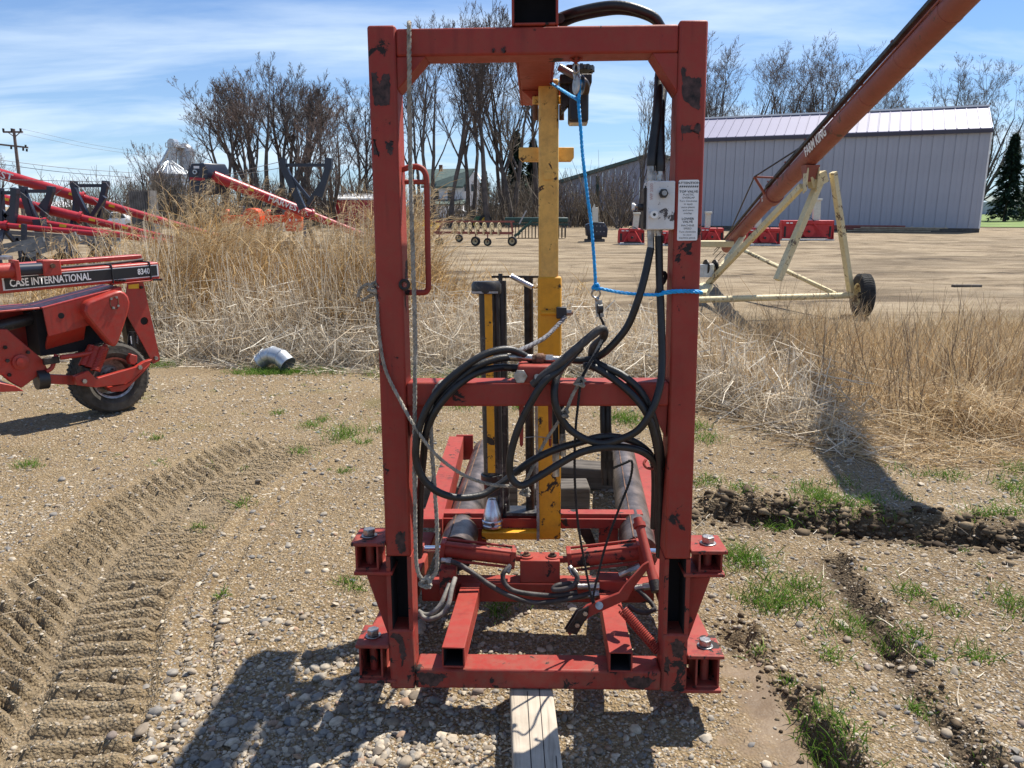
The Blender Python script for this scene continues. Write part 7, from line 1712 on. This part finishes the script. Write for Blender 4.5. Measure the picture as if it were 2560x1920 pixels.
place_tree('slim poplar-like bare tree before the green-roofed building', 1603, 190, 58, 'c5', group=GC, twigmat='twigpale', seed=25, r0=.16, stems=1, fork=.25, spread=.38, wig=.03, counts=(14, 6, 5, 3))
place_tree('small bare tree tight against the right post above the valve box', 1668, 255, 60, 'c5', group=GC, twigmat='twigpale', rot=1.0)
place_tree('round bare tree rising behind the left half of the lilac roof', 1805, 80, 78, 'r1', group=GR, seed=31, r0=.34, stems=4, fork=.2, spread=.8, wig=.05, counts=(6, 6, 6, 5), stemspread=.22)
place_tree('bare tree with leaning limb behind the lilac roof beside the auger', 2010, 78, 80, 'r2', group=GR, seed=32, r0=.30, stems=3, fork=.22, spread=.75, lean=.05, wig=.05, counts=(8, 7, 6, 5))
place_tree('wide bare tree behind the shed right of the auger, left of three', 2270, 150, 84, 'r3', group=GR, seed=33, r0=.32, stems=4, fork=.15, spread=.85, wig=.06, counts=(6, 6, 6, 5), stemspread=.3)
place_tree('wide bare tree behind the shed right of the auger, middle of three', 2350, 140, 88, 'r1', group=GR, rot=2.0)
place_tree('wide bare tree behind the shed ridge end, right of three', 2425, 165, 86, 'r3', group=GR, rot=3.6)
place_tree('bare tree at the right edge behind the dark evergreen', 2555, 275, 92, 'r2', group=GR, rot=1.4)
for px, yt, Y, k, r_, lab in ((1765, 95, 84, 'r2', 5.0, 'bare tree behind the roof closest to the right post'), (1860, 110, 86, 'r3', 2.0, 'bare tree between the first two behind the left roof half'), (1945, 105, 84, 'r1', 4.4, 'bare tree left of the one with the leaning limb'), (2075, 120, 88, 'r3', 0.7, 'bare tree right behind the middle of the auger tube'), (2215, 190, 90, 'r2', 2.8, 'lower bare tree just right of the auger tube'), (2385, 155, 92, 'r2', 0.9, 'bare tree between the middle and right of the three by the ridge end')):
    place_tree(lab, px, yt, Y, k, group=GR, rot=r_)
GB = 'leafless shrubs before the far buildings'
sh_kw = dict(r0=.07, stems=9, fork=.1, spread=.6, wig=.08, counts=(6, 5, 4), stemspread=.55, twig=.010)
for k, (px, yt, Y, lab) in enumerate(((1420, 440, 60, 'leafless shrub at the left corner of the green-roofed building'), (1470, 470, 62, 'low leafless shrub behind the black snow blower'), (1548, 410, 58, 'tall leafless shrub in front of the blue-grey wall'), (1590, 470, 61, 'leafless shrub right of the tall one by the blue-grey wall'), (1240, 440, 74, 'leafless shrub right of the farmhouse'), (1300, 420, 72, 'leafless shrub left behind the yellow arm'), (780, 400, 64, 'leafless shrub behind the black auger frame'), (700, 430, 63, 'leafless shrub under the tallest tree of the reed clump'), (620, 420, 66, 'leafless shrub behind the hooded auger tube'), (1040, 470, 76, 'leafless shrub left of the farmhouse'), (400, 415, 68, 'leafless shrub in front of the grain bin, left'), (455, 420, 68, 'leafless shrub in front of the grain bin, right'), (345, 430, 66, 'leafless shrub behind the dark wagon box'), (880, 430, 62, 'leafless shrub behind the red shed'))):
    place_tree(lab, px, yt, Y, ('s', k % 4), 'bare_shrub', 'shrub', GB, rot=k * 1.3, twigmat='twigpale' if k % 2 else 'twig', seed=60 + k % 4, **sh_kw)

# tangled brush under the trees: one unbroken mass
rd = np.random.default_rng(99); Nb = 5200
bx = rd.uniform(-38, 9, Nb); by = rd.uniform(60, 76, Nb); hh = rd.uniform(1.2, 4.6, Nb) * (.5 + .9 * np.clip(fbm(bx * .12, by * .12, 5, 3) + .5, 0, 1))
keep = ~((bx > -11) & (bx < -2) & (hh > 2.6)); bx, by, hh = bx[keep], by[keep], hh[keep]; Nb = len(bx)
P0 = np.stack([bx, by, np.zeros(Nb)], -1); d = np.stack([rd.normal(0, .3, Nb), rd.normal(0, .3, Nb), np.ones(Nb)], -1)
pts = P0[:, None] + d[:, None] * (hh[:, None] * np.linspace(0, 1, 4)[None])[..., None] + rd.normal(0, .18, (Nb, 4, 3)) * np.array([0, .5, 1, 1.6])[None, :, None]
o = link_mesh('brush', tubes_mesh('brush', pts, np.linspace(.03, .010, 4)[None] * rd.uniform(.7, 1.4, (Nb, 1)), 3), M['twigpale'], None, 'stuff', None); tag(o, 'tangled leafless brush under the bare trees')

# ---- evergreens
def spruce_mat():
    return island('spruce_needles', [(0, (0.010, 0.022, 0.014)), (.5, (0.022, 0.045, 0.026)), (1, (0.04, 0.07, 0.04))], .85, .15)
M['spruce'] = spruce_mat()
def spruce(label, px, yt, Y, wpx, seed, droop=.25):
    b0 = at(px, 540, Y); H = at(px, yt, Y).z; Wd = wpx / 1950 * Y / 2; rd = np.random.default_rng(seed)
    T_ = Thing('spruce_tree', label, 'tree', (b0.x, Y, 0), group='dark evergreens')
    MB().cyl((0, 0, 0), (0, 0, H * .95), H * .02, 8, .02).build('trunk', M['bark'], T_.o)
    N = 9000
    nw = 30; wv = rd.integers(0, nw, N); s = ((wv + .5) / nw) ** .8 + rd.normal(0, .004, N); s = np.clip(s, 0, .995); rmax = Wd * (1 - s) ** .85 * (1 + .25 * np.sin(s * 60 + rd.random(N))) + .1
    bi = rd.integers(0, 8, N); blen = .55 + .45 * np.random.default_rng(seed + 9).random((nw, 8))[wv, bi]; r_ = rmax * rd.random(N) ** .6 * blen; a = (bi + .5 * wv) * 6.283 / 8 + rd.normal(0, .10, N) * (.3 + rd.random(N)) + np.random.default_rng(seed + 5).normal(0, .25, (nw, 8))[wv, bi]
    z = H * (.06 + .94 * s) - r_ * droop + rd.normal(0, .08, N)
    c = np.stack([r_ * np.cos(a), r_ * np.sin(a), z], -1)
    L = H * .024 * rd.uniform(.6, 1.4, N); dr = np.stack([np.cos(a), np.sin(a), -.35 + rd.normal(0, .35, N)], -1); sd_ = np.stack([-np.sin(a), np.cos(a), rd.normal(0, .4, N)], -1)
    V = np.stack([c - sd_ * L[:, None] * .45, c + sd_ * L[:, None] * .45, c + dr * L[:, None] * 1.5], 1)
    o = link_mesh('crown', mesh_np('crown', V.reshape(-1, 3), np.arange(N * 3).reshape(-1, 3)), M['spruce'], T_.o, sharp=None)
spruce('dark spruce at the far right beside the grey shed', 2512, 335, 80, 95, 1)
spruce('dark spruce behind the yellow arm under bare branches', 1290, 330, 76, 95, 2)
spruce('dark spruce tight behind the yellow arm, right of the other', 1332, 350, 78, 70, 5)
spruce('small spruce beside the farmhouse gable', 1212, 428, 84, 46, 3)
spruce('spruce cut off by the right edge of the picture', 2568, 400, 84, 70, 4)

# ================================================================== reeds, weeds, grass
rp = np.random.default_rng(2024)
def unit(v): return v / (np.linalg.norm(v, axis=-1, keepdims=True) + 1e-9)
def ribbons(base, d, L, w, bend, nseg=4, taper=.85, roll=None):
    N = len(base); s = np.linspace(0, 1, nseg + 1)
    P_ = base[:, None] + d[:, None] * (L[:, None] * s[None])[..., None] + bend[:, None] * (L[:, None] * s[None] ** 2)[..., None]
    sd_ = unit(np.cross(d, unit(rp.normal(size=(N, 3)))))
    ww = (w[:, None] * (1 - taper * s[None] ** 1.5))[..., None] * .5
    V = np.stack([P_ - sd_[:, None] * ww, P_ + sd_[:, None] * ww], 2)
    b_ = (np.arange(N) * (nseg + 1) * 2)[:, None]; i = np.arange(nseg)[None] * 2
    F = np.stack([b_ + i, b_ + i + 1, b_ + i + 3, b_ + i + 2], -1).reshape(-1, 4)
    return V.reshape(-1, 3), F, P_
class Bag:
    def __init__(s): s.v = []; s.f = []; s.n = 0
    def add(s, V, F): s.v.append(V); s.f.append(F + s.n); s.n += len(V)
    def build(s, name, mat, label):
        o = link_mesh(name, mesh_np(name, np.concatenate(s.v), np.concatenate(s.f)), mat, None, 'stuff', None); o['label'] = label; return o
def tubes_np(P_, r_, n=3):
    rad = r_[:, None] * np.linspace(1, .45, P_.shape[1])[None]
    t = unit(P_[:, -1:] - P_[:, :1]) * np.ones((1, P_.shape[1], 1)); u = unit(np.cross(t, np.array([.3, 1, .1]))); w_ = np.cross(t, u); a = np.arange(n) * 2 * np.pi / n
    V = P_[:, :, None] + (u[:, :, None] * np.cos(a)[None, None, :, None] + w_[:, :, None] * np.sin(a)[None, None, :, None]) * rad[:, :, None, None]
    Bn, K_ = P_.shape[:2]; base = (np.arange(Bn) * K_ * n)[:, None, None]; i = np.arange(K_ - 1)[None, :, None] * n; j = np.arange(n)[None, None, :]; j2 = (j + 1) % n
    return V.reshape(-1, 3), np.stack([base + i + j, base + i + j2, base + i + n + j2, base + i + n + j], -1).reshape(-1, 4)
M['reed'] = island('reed_golden', [(0, (0.34, 0.20, 0.075)), (.25, (0.50, 0.325, 0.135)), (.5, (0.60, 0.42, 0.20)), (.75, (0.68, 0.52, 0.29)), (1, (0.44, 0.27, 0.12))], .6, .3)
M['plume'] = island('reed_plume', [(0, (0.40, 0.29, 0.17)), (.5, (0.52, 0.41, 0.26)), (1, (0.60, 0.50, 0.34))], .85, .35)
M['bleached'] = island('reed_bleached', [(0, (0.40, 0.31, 0.21)), (.3, (0.62, 0.53, 0.40)), (.6, (0.74, 0.66, 0.53)), (.85, (0.80, 0.74, 0.62)), (1, (0.50, 0.36, 0.20))], .6, .25)
M['straw'] = island('dry_straw', [(0, (0.30, 0.195, 0.10)), (.3, (0.48, 0.335, 0.17)), (.6, (0.60, 0.46, 0.27)), (.85, (0.68, 0.56, 0.38)), (1, (0.40, 0.27, 0.15))], .65, .25)
M['weedstem'] = island('weed_stem', [(0, (0.10, 0.072, 0.055)), (.4, (0.20, 0.14, 0.095)), (.7, (0.36, 0.26, 0.165)), (1, (0.50, 0.39, 0.26))], .8)
M['grass'] = island('green_grass', [(0, (0.055, 0.12, 0.012)), (.4, (0.09, 0.20, 0.018)), (.75, (0.15, 0.27, 0.03)), (1, (0.30, 0.31, 0.09))], .6, .3)

def front_y(x):      # near edge of the reeds, from the photograph
    return np.interp(x, [-7, -4.2, -3.0, -1.6, -.4, .5, 1.3, 1.75, 2.1, 2.6, 4.5, 7], [8.9, 8.6, 8.25, 7.95, 7.7, 7.4, 6.9, 6.1, 5.3, 5.0, 4.9, 4.9])
def tall(x):
    return np.interp(x, [-7, -5.2, -4.4, -3.9, -3.45, -2.5, -2.0, -1.55, -1.2, -1.0, -.45, 0.2, 1.2, 2.2], [.95, 1.15, 1.45, 1.45, 1.12, 1.12, 1.45, 1.55, 1.2, .82, .66, .62, .72, .8])
# --- tall golden reeds with nodding plumes
N = 13500
x = rp.uniform(-6.6, .9, N); y = front_y(x) + .30 + rp.random(N) ** .8 * 2.8
dens = np.interp(x, [-6.6, -5, -4.2, -1.2, -.7, -.2, .9], [.20, .30, .80, .85, .50, .32, .22]) * (.55 + .9 * np.clip(fbm(x * 1.6, y * 1.6, 7, 3) + .5, 0, 1))
k = rp.random(N) < dens; x, y = x[k], y[k]; N = len(x)
rel = np.clip((y - front_y(x) - .25) / .9, 0, 1)
h = tall(x) * (.45 + .55 * rel) * (rp.uniform(.62, 1.0, N) + rp.uniform(.15, .55, N) * (rp.random(N) < .22)) 
base = np.stack([x, y, zat(x, y)], -1)
d = unit(np.stack([rp.normal(.05, .10, N), rp.normal(0, .10, N), np.ones(N)], -1)); lean = np.stack([rp.normal(.10, .09, N), rp.normal(-.02, .08, N), -.03 * np.ones(N)], -1)
s = np.linspace(0, 1, 5); P_ = base[:, None] + d[:, None] * (h[:, None] * s)[..., None] + lean[:, None] * (h[:, None] * s ** 2)[..., None]
bag = Bag(); bag.add(*tubes_np(P_, rp.uniform(.0022, .0042, N)))
for q_ in range(3):
    f = rp.uniform(.25, .85, N); i = np.minimum((f * 4).astype(int), 3); b_ = P_[np.arange(N), i] + (P_[np.arange(N), i + 1] - P_[np.arange(N), i]) * (f * 4 - i)[:, None]
    a = rp.random(N) * 6.283; dd = unit(np.stack([np.cos(a) * .6 + .15, np.sin(a) * .6, rp.uniform(.3, 1.3, N)], -1)); V, F, _ = ribbons(b_, dd, h * rp.uniform(.14, .30, N), rp.uniform(.006, .013, N), np.stack([np.cos(a) * .3, np.sin(a) * .3, -.55 * rp.random(N)], -1), 3); bag.add(V, F)
bag.build('reeds', M['reed'], 'tall dry golden reeds standing in a dense bed behind the machine')
tl = (h > 1.18) & (rp.random(N) < .75); tip = P_[tl][:, -1]; tdir = unit(P_[tl][:, -1] - P_[tl][:, -2]); nt = len(tip); bag = Bag()
side = np.sign(rp.normal(.35, 1, nt))
for q_ in range(11):
    off = rp.random(nt)[:, None] * .14
    b_ = tip - tdir * off; a = rp.random(nt) * 6.283
    dd = unit(tdir * 1.2 + np.stack([np.cos(a) * .5 + .35 * side, np.sin(a) * .5, rp.uniform(-.2, .5, nt)], -1)); V, F, _ = ribbons(b_, dd, rp.uniform(.07, .15, nt), rp.uniform(.003, .0065, nt), np.stack([.35 * side, rp.normal(0, .1, nt), -.55 * np.ones(nt)], -1), 3, .7); bag.add(V, F)
bag.build('reed_plumes', M['plume'], 'feathery tan seed plumes on the tall reeds')
# long straight stalks standing or leaning out of the mass
N = 1500; x = rp.uniform(-5.0, 0.2, N); y = front_y(x) + .1 + rp.random(N) * 2.2; a = rp.normal(0, .22, N); base = np.stack([x, y, zat(x, y)], -1)
d = unit(np.stack([a + .06, rp.normal(0, .15, N), np.ones(N)], -1)); hh = rp.uniform(.7, 1.55, N) * tall(x) / 1.36; s = np.linspace(0, 1, 4)
P_ = base[:, None] + d[:, None] * (hh[:, None] * s)[..., None] + np.stack([rp.normal(0, .06, N), rp.normal(0, .05, N), np.zeros(N)], -1)[:, None] * (hh[:, None] * s ** 2)[..., None]
bag = Bag(); bag.add(*tubes_np(P_, rp.uniform(.0030, .0055, N))); bag.build('pale_reed_stalks', M['bleached'], 'long pale reed stalks sticking out of the reed bed')
# --- bleached broken stalks along the near edge
N = 12500
x = rp.uniform(-5.2, 2.3, N); y = front_y(x) + rp.random(N) ** 1.3 * 1.25 - .06
k = rp.random(N) < np.interp(x, [-5.2, -4, -2.6, 1.6, 2.3], [.35, .6, 1, 1, .5]); x, y = x[k], y[k]; N = len(x)
base = np.stack([x, y, zat(x, y)], -1); tilt = np.abs(rp.normal(0, .55, N)); a = rp.random(N) * 6.283
d = unit(np.stack([np.cos(a) * tilt, np.sin(a) * tilt * .8, np.ones(N)], -1)); L = rp.uniform(.25, .85, N) * np.interp(x, [-5, -3, .2, 2], [.9, 1.05, .85, .7]) * np.clip(.5 + (y - front_y(x)) * .9, .4, 1)
bag = Bag(); V, F, P_ = ribbons(base, d, L, rp.uniform(.006, .013, N), rp.normal(0, .12, (N, 3)), 3, .5); bag.add(V, F)
# snapped-over tops
k = rp.random(N) < .55; b_ = P_[k][:, -1]; n2 = k.sum(); a = rp.random(n2) * 6.283; V, F, _ = ribbons(b_, unit(np.stack([np.cos(a), np.sin(a) * .7, rp.uniform(-.9, .1, n2)], -1)), rp.uniform(.15, .5, n2), rp.uniform(.005, .011, n2), rp.normal(0, .1, (n2, 3)), 2, .6); bag.add(V, F)
# heaps of matted leaf litter
N = 16000; x = rp.uniform(-5.0, 2.4, N); y = front_y(x) - .30 + rp.random(N) ** 1.1 * 1.2; z = zat(x, y) + rp.random(N) ** 1.6 * .22 * np.clip((y - front_y(x) + .30) * 1.4, .04, 1)
a = rp.random(N) * 6.283; V, F, _ = ribbons(np.stack([x, y, z], -1), unit(np.stack([np.cos(a), np.sin(a), rp.normal(.05, .22, N)], -1)), rp.uniform(.10, .36, N), rp.uniform(.004, .012, N), rp.normal(0, .18, (N, 3)), 3, .6); bag.add(V, F)
bag.build('bleached_reed_stubble', M['bleached'], 'bleached broken reed stalks and litter along the near edge')
# --- right-hand dry weeds and flattened grass
N = 30000
x = rp.uniform(1.6, 7.5, N); y = front_y(x) + rp.random(N) * np.interp(x, [1.6, 2.5, 7.5], [4.2, 5.2, 6.0]) - .05
z0 = zat(x, y); clump = np.clip(fbm(x * 1.5, y * 1.5, 17, 3) * 1.5 + .55, .05, 1.2)
k = rp.random(N) < .40 + .6 * clump; x, y, z0, clump = x[k], y[k], z0[k], clump[k]; N = len(x)
edge = np.clip((y - front_y(x)) / .9, .25, 1)
a = rp.random(N) * 6.283; tilt = np.abs(rp.normal(0, .5, N)) + (1 - edge) * .6
d = unit(np.stack([np.cos(a) * tilt, np.sin(a) * tilt, np.ones(N)], -1)); L = (.12 + .75 * clump * rp.random(N) ** 1.7) * edge
bag = Bag(); V, F, _ = ribbons(np.stack([x, y, z0], -1), d, L, rp.uniform(.0035, .008, N), np.stack([rp.normal(.1, .25, N), rp.normal(0, .25, N), -.35 * rp.random(N)], -1), 3); bag.add(V, F)
N = 26000; x = rp.uniform(1.35, 7.5, N); y = front_y(x) - .42 + rp.random(N) ** 1.1 * np.interp(x, [1.6, 2.5, 7.5], [3.6, 4.6, 5.6]); z = zat(x, y) + rp.random(N) ** 2 * .10 * np.clip((y - front_y(x) + .4) * 1.2, .02, 1)
a = rp.random(N) * 6.283; V, F, _ = ribbons(np.stack([x, y, z], -1), unit(np.stack([np.cos(a), np.sin(a), rp.normal(.06, .16, N)], -1)), rp.uniform(.08, .34, N), rp.uniform(.003, .008, N), rp.normal(0, .15, (N, 3)), 2, .6); bag.add(V, F)
# drifts of pale bent stalks leaning every way
N = 2600; x = rp.uniform(1.6, 6.8, N); y = front_y(x) + .1 + rp.random(N) * 3.0; k = fbm(x * 1.2, y * 1.2, 77, 3) > -.03; x, y = x[k], y[k]; N = len(x); a = rp.random(N) * 6.283; tl_ = np.abs(rp.normal(.5, .4, N))
V, F, P_ = ribbons(np.stack([x, y, zat(x, y)], -1), unit(np.stack([np.cos(a) * tl_, np.sin(a) * tl_, np.ones(N)], -1)), rp.uniform(.3, .85, N), rp.uniform(.004, .009, N), rp.normal(0, .2, (N, 3)) - np.array([0, 0, .15]), 4, .6); bag.add(V, F)
# fallen tussock with stalks splayed outward
gt = gnd(2118, 1120); N = 260; a = rp.uniform(-.3, 3.45, N) + math.pi * (rp.random(N) < .8); rr = rp.random(N) ** .7 * .34
b_ = np.stack([gt.x + np.cos(a) * rr, gt.y + .15 + np.sin(a) * rr * .7, float(zat(gt.x, gt.y)) + .26 * (1 - rr / .2) + .02], -1)
d = unit(np.stack([np.cos(a) * 1.0, np.sin(a) * .9, rp.uniform(-.5, .9, N)], -1) + rp.normal(0, .35, (N, 3))); V, F, _ = ribbons(b_, d, rp.uniform(.15, .6, N), rp.uniform(.003, .0075, N), np.stack([np.cos(a + rp.normal(0, .6, N)) * .2, np.sin(a) * .1, -.5 * np.ones(N)], -1), 4, .7); bag.add(V, F)
for (cx_, cy_, n_, L_) in ((2.2, 6.2, 900, .5), (3.4, 5.6, 900, .45), (1.75, 7.2, 700, .6), (4.6, 5.4, 800, .4)):
    a = rp.random(n_) * 6.283; b_ = np.stack([cx_ + rp.normal(0, .15, n_), cy_ + rp.normal(0, .15, n_), zat(np.full(n_, cx_), np.full(n_, cy_)) + rp.random(n_) * .2], -1)
    V, F, _ = ribbons(b_, unit(np.stack([np.cos(a), np.sin(a), rp.uniform(0, 1.4, n_)], -1)), L_ * rp.uniform(.5, 1.2, n_), rp.uniform(.003, .007, n_), np.stack([np.cos(a) * .1, np.sin(a) * .1, -.6 * np.ones(n_)], -1), 4); bag.add(V, F)
bag.build('dry_weeds', M['straw'], 'tangled dry grass and fallen weeds at the right')
# upright brown stems
N = 900; x = rp.uniform(-.2, 6.6, N); y = front_y(x) + .15 + rp.random(N) ** .9 * 3.4; k = rp.random(N) < np.clip(fbm(x * 1.1, y * 1.1, 27, 3) * 2.2 + .5, .04, 1) * np.interp(x, [-.2, 1, 2, 6.6], [.3, .5, 1, .8]); x, y = x[k], y[k]; N = len(x)
h = (.22 + .85 * rp.random(N) ** 1.6) * np.interp(x, [0, 2, 6], [.85, 1.0, .8]); base = np.stack([x, y, zat(x, y)], -1); d = unit(np.stack([rp.normal(0, .34, N), rp.normal(0, .3, N), np.ones(N)], -1)); s = np.linspace(0, 1, 4)
P_ = base[:, None] + d[:, None] * (h[:, None] * s)[..., None] + rp.normal(0, .02, (N, 4, 3)) * s[None, :, None]
bag = Bag(); bag.add(*tubes_np(P_, rp.uniform(.0013, .0032, N)))
for (gx_, gy_, n_, hh_) in ((3.05, 5.75, 70, 1.0), (2.55, 5.6, 45, .9), (3.5, 5.9, 50, .95), (2.0, 6.1, 50, 1.0), (1.75, 6.6, 45, 1.0), (4.1, 6.1, 50, .9), (2.85, 6.4, 40, .95)):
    n_ = n_ // 3
    xx = gx_ + rp.normal(0, .22, n_); yy = gy_ + rp.normal(0, .16, n_); h2 = hh_ * rp.uniform(.55, 1.1, n_); d2 = unit(np.stack([rp.normal(0, .24, n_), rp.normal(0, .2, n_), np.ones(n_)], -1))
    pp_ = np.stack([xx, yy, zat(xx, yy)], -1)[:, None] + d2[:, None] * (h2[:, None] * s)[..., None] + rp.normal(0, .025, (n_, 4, 3)) * s[None, :, None]; bag.add(*tubes_np(pp_, rp.uniform(.0015, .0034, n_)))
for q_ in range(2):
    k = rp.random(N) < .6; b_ = P_[k][:, 2]; n2 = k.sum(); dd = unit(d[k] + rp.normal(0, .4, (n2, 3)) + np.array([0, 0, .3])); pp_ = b_[:, None] + dd[:, None] * (h[k][:, None] * .35 * s)[..., None]; bag.add(*tubes_np(pp_, np.full(n2, .0018)))
bag.build('weed_stems', M['weedstem'], 'thin upright brown weed stems')
# --- green grass tufts
D2S = 2560 / 2212
tufts = [(752, 930, 1.3, 110), (740, 945, 1.0, 80), (650, 976, .6, 60), (60, 1006, .7, 70), (672, 918, .7, 70), (525, 1090, .6, 50), (432, 1140, .5, 40), (745, 1015, .5, 40), (785, 955, .5, 50), (830, 930, .8, 60), (700, 905, .6, 50), (600, 890, .5, 50), (340, 945, .4, 40), (480, 1290, .4, 30), (745, 1255, .5, 40), (770, 1270, .5, 40),
         (1680, 1290, 1.5, 170), (1655, 1300, 1.0, 90), (1600, 1205, 1.3, 150), (1615, 1215, 1.0, 90), (1522, 1045, 1.0, 80), (1600, 1070, .9, 70), (1680, 1128, .8, 70), (1660, 1120, .6, 40), (1965, 1282, .9, 70), (1730, 1262, .9, 70), (1828, 1357, .8, 70), (1810, 1640, 1.0, 90), (1778, 1572, 1.0, 80), (2190, 1310, 1.1, 90), (2110, 1412, .7, 60), (1976, 1368, .6, 50), (1920, 1385, .7, 60), (1850, 1330, .6, 50), (1790, 1410, .6, 50), (2050, 1320, .6, 40), (1980, 1520, .5, 40), (1760, 1300, .5, 40), (2000, 1420, .5, 50), (1640, 1410, .4, 30), (1700, 1480, .4, 30),
         (1352, 905, 1.4, 120), (1375, 915, 1.2, 90), (1330, 900, 1.0, 70), (1500, 925, 1.3, 90), (1525, 950, 1.0, 80), (1095, 1305, .6, 40), (1078, 1325, .6, 40), (1330, 1345, .4, 30), (965, 850, 1.0, 80), (1120, 880, .8, 60), (1000, 880, .8, 60)]
bag = Bag()
def tuft(gx_, gy_, sz, n_, hh=.085):
    x_ = gx_ + rp.normal(0, .045 * sz, n_); y_ = gy_ + rp.normal(0, .045 * sz, n_); a = rp.random(n_) * 6.283; t_ = np.abs(rp.normal(0, .45, n_))
    V, F, _ = ribbons(np.stack([x_, y_, zat(x_, y_) - .004], -1), unit(np.stack([np.cos(a) * t_, np.sin(a) * t_, np.ones(n_)], -1)), hh * sz ** .6 * rp.uniform(.4, 1.2, n_), rp.uniform(.0028, .0055, n_), np.stack([np.cos(a) * .35, np.sin(a) * .35, -.3 * np.ones(n_)], -1), 3); bag.add(V, F)
for px, py, sz, n_ in tufts:
    g_ = gnd(px * D2S, py * D2S); tuft(g_.x, g_.y, sz * (1 + .12 * g_.y) * .85, int(n_ * 1.5), .075)
# green strip along the reed edge and before the right-hand weeds
for q_ in range(150):
    x_ = rp.uniform(-4.4, 1.6); y_ = float(front_y(x_)) - rp.random() * .55 + .1
    if rp.random() < np.clip(float(fbm(np.array([x_ * 1.4]), np.array([y_ * 1.4]), 47, 2)[0]) * 3 + .6, .1, 1): tuft(x_, y_, rp.uniform(.9, 2.0), 46, .085)
for q_ in range(120):
    g_ = gnd(rp.uniform(1990, 2640), rp.uniform(1175, 1320))
    if float(fbm(np.array([g_.x * 2.2]), np.array([g_.y * 2.2]), 147, 3)[0]) > -.02: tuft(g_.x, g_.y, rp.uniform(.5, 1.5), 30, .075)
for q_ in range(160):
    X_, Y_ = scatter_pts(1); X_, Y_ = float(X_[0]), float(Y_[0])
    if (X_ > 1.0 or Y_ > 4.6) and Y_ < 7.8: tuft(X_, Y_, rp.uniform(.25, .7), 18, .05)
for q_ in range(80): 
    g_ = gnd(692, 922); tuft(g_.x + rp.normal(0, .22), g_.y + rp.normal(-.02, .10), rp.uniform(.6, 1.2), 26, .085)
bag.build('green_grass', M['grass'], 'young green grass tufts scattered over the dirt')
# loose straw on the bare dirt
N = 9000; x = rp.uniform(-2.6, 3.4, N); y = rp.uniform(1.8, 7.4, N); k = rp.random(N) < np.interp(x, [-2.6, -.5, .9, 1.2, 3.4], [.10, .08, .2, .85, .8]) * np.clip(fbm(x * 1.7, y * 1.7, 57, 3) * 2 + .5, .05, 1); x, y = x[k], y[k]; N = len(x); a = rp.random(N) * 6.283
bag = Bag(); V, F, _ = ribbons(np.stack([x, y, zat(x, y) + .006], -1), unit(np.stack([np.cos(a), np.sin(a), rp.normal(0.02, .08, N)], -1)), rp.uniform(.02, .10, N), rp.uniform(.0018, .0045, N), rp.normal(0, .08, (N, 3)), 2, .5); bag.add(V, F)
bag.build('loose_straw', M['bleached'], 'loose bits of straw strewn on the dirt')
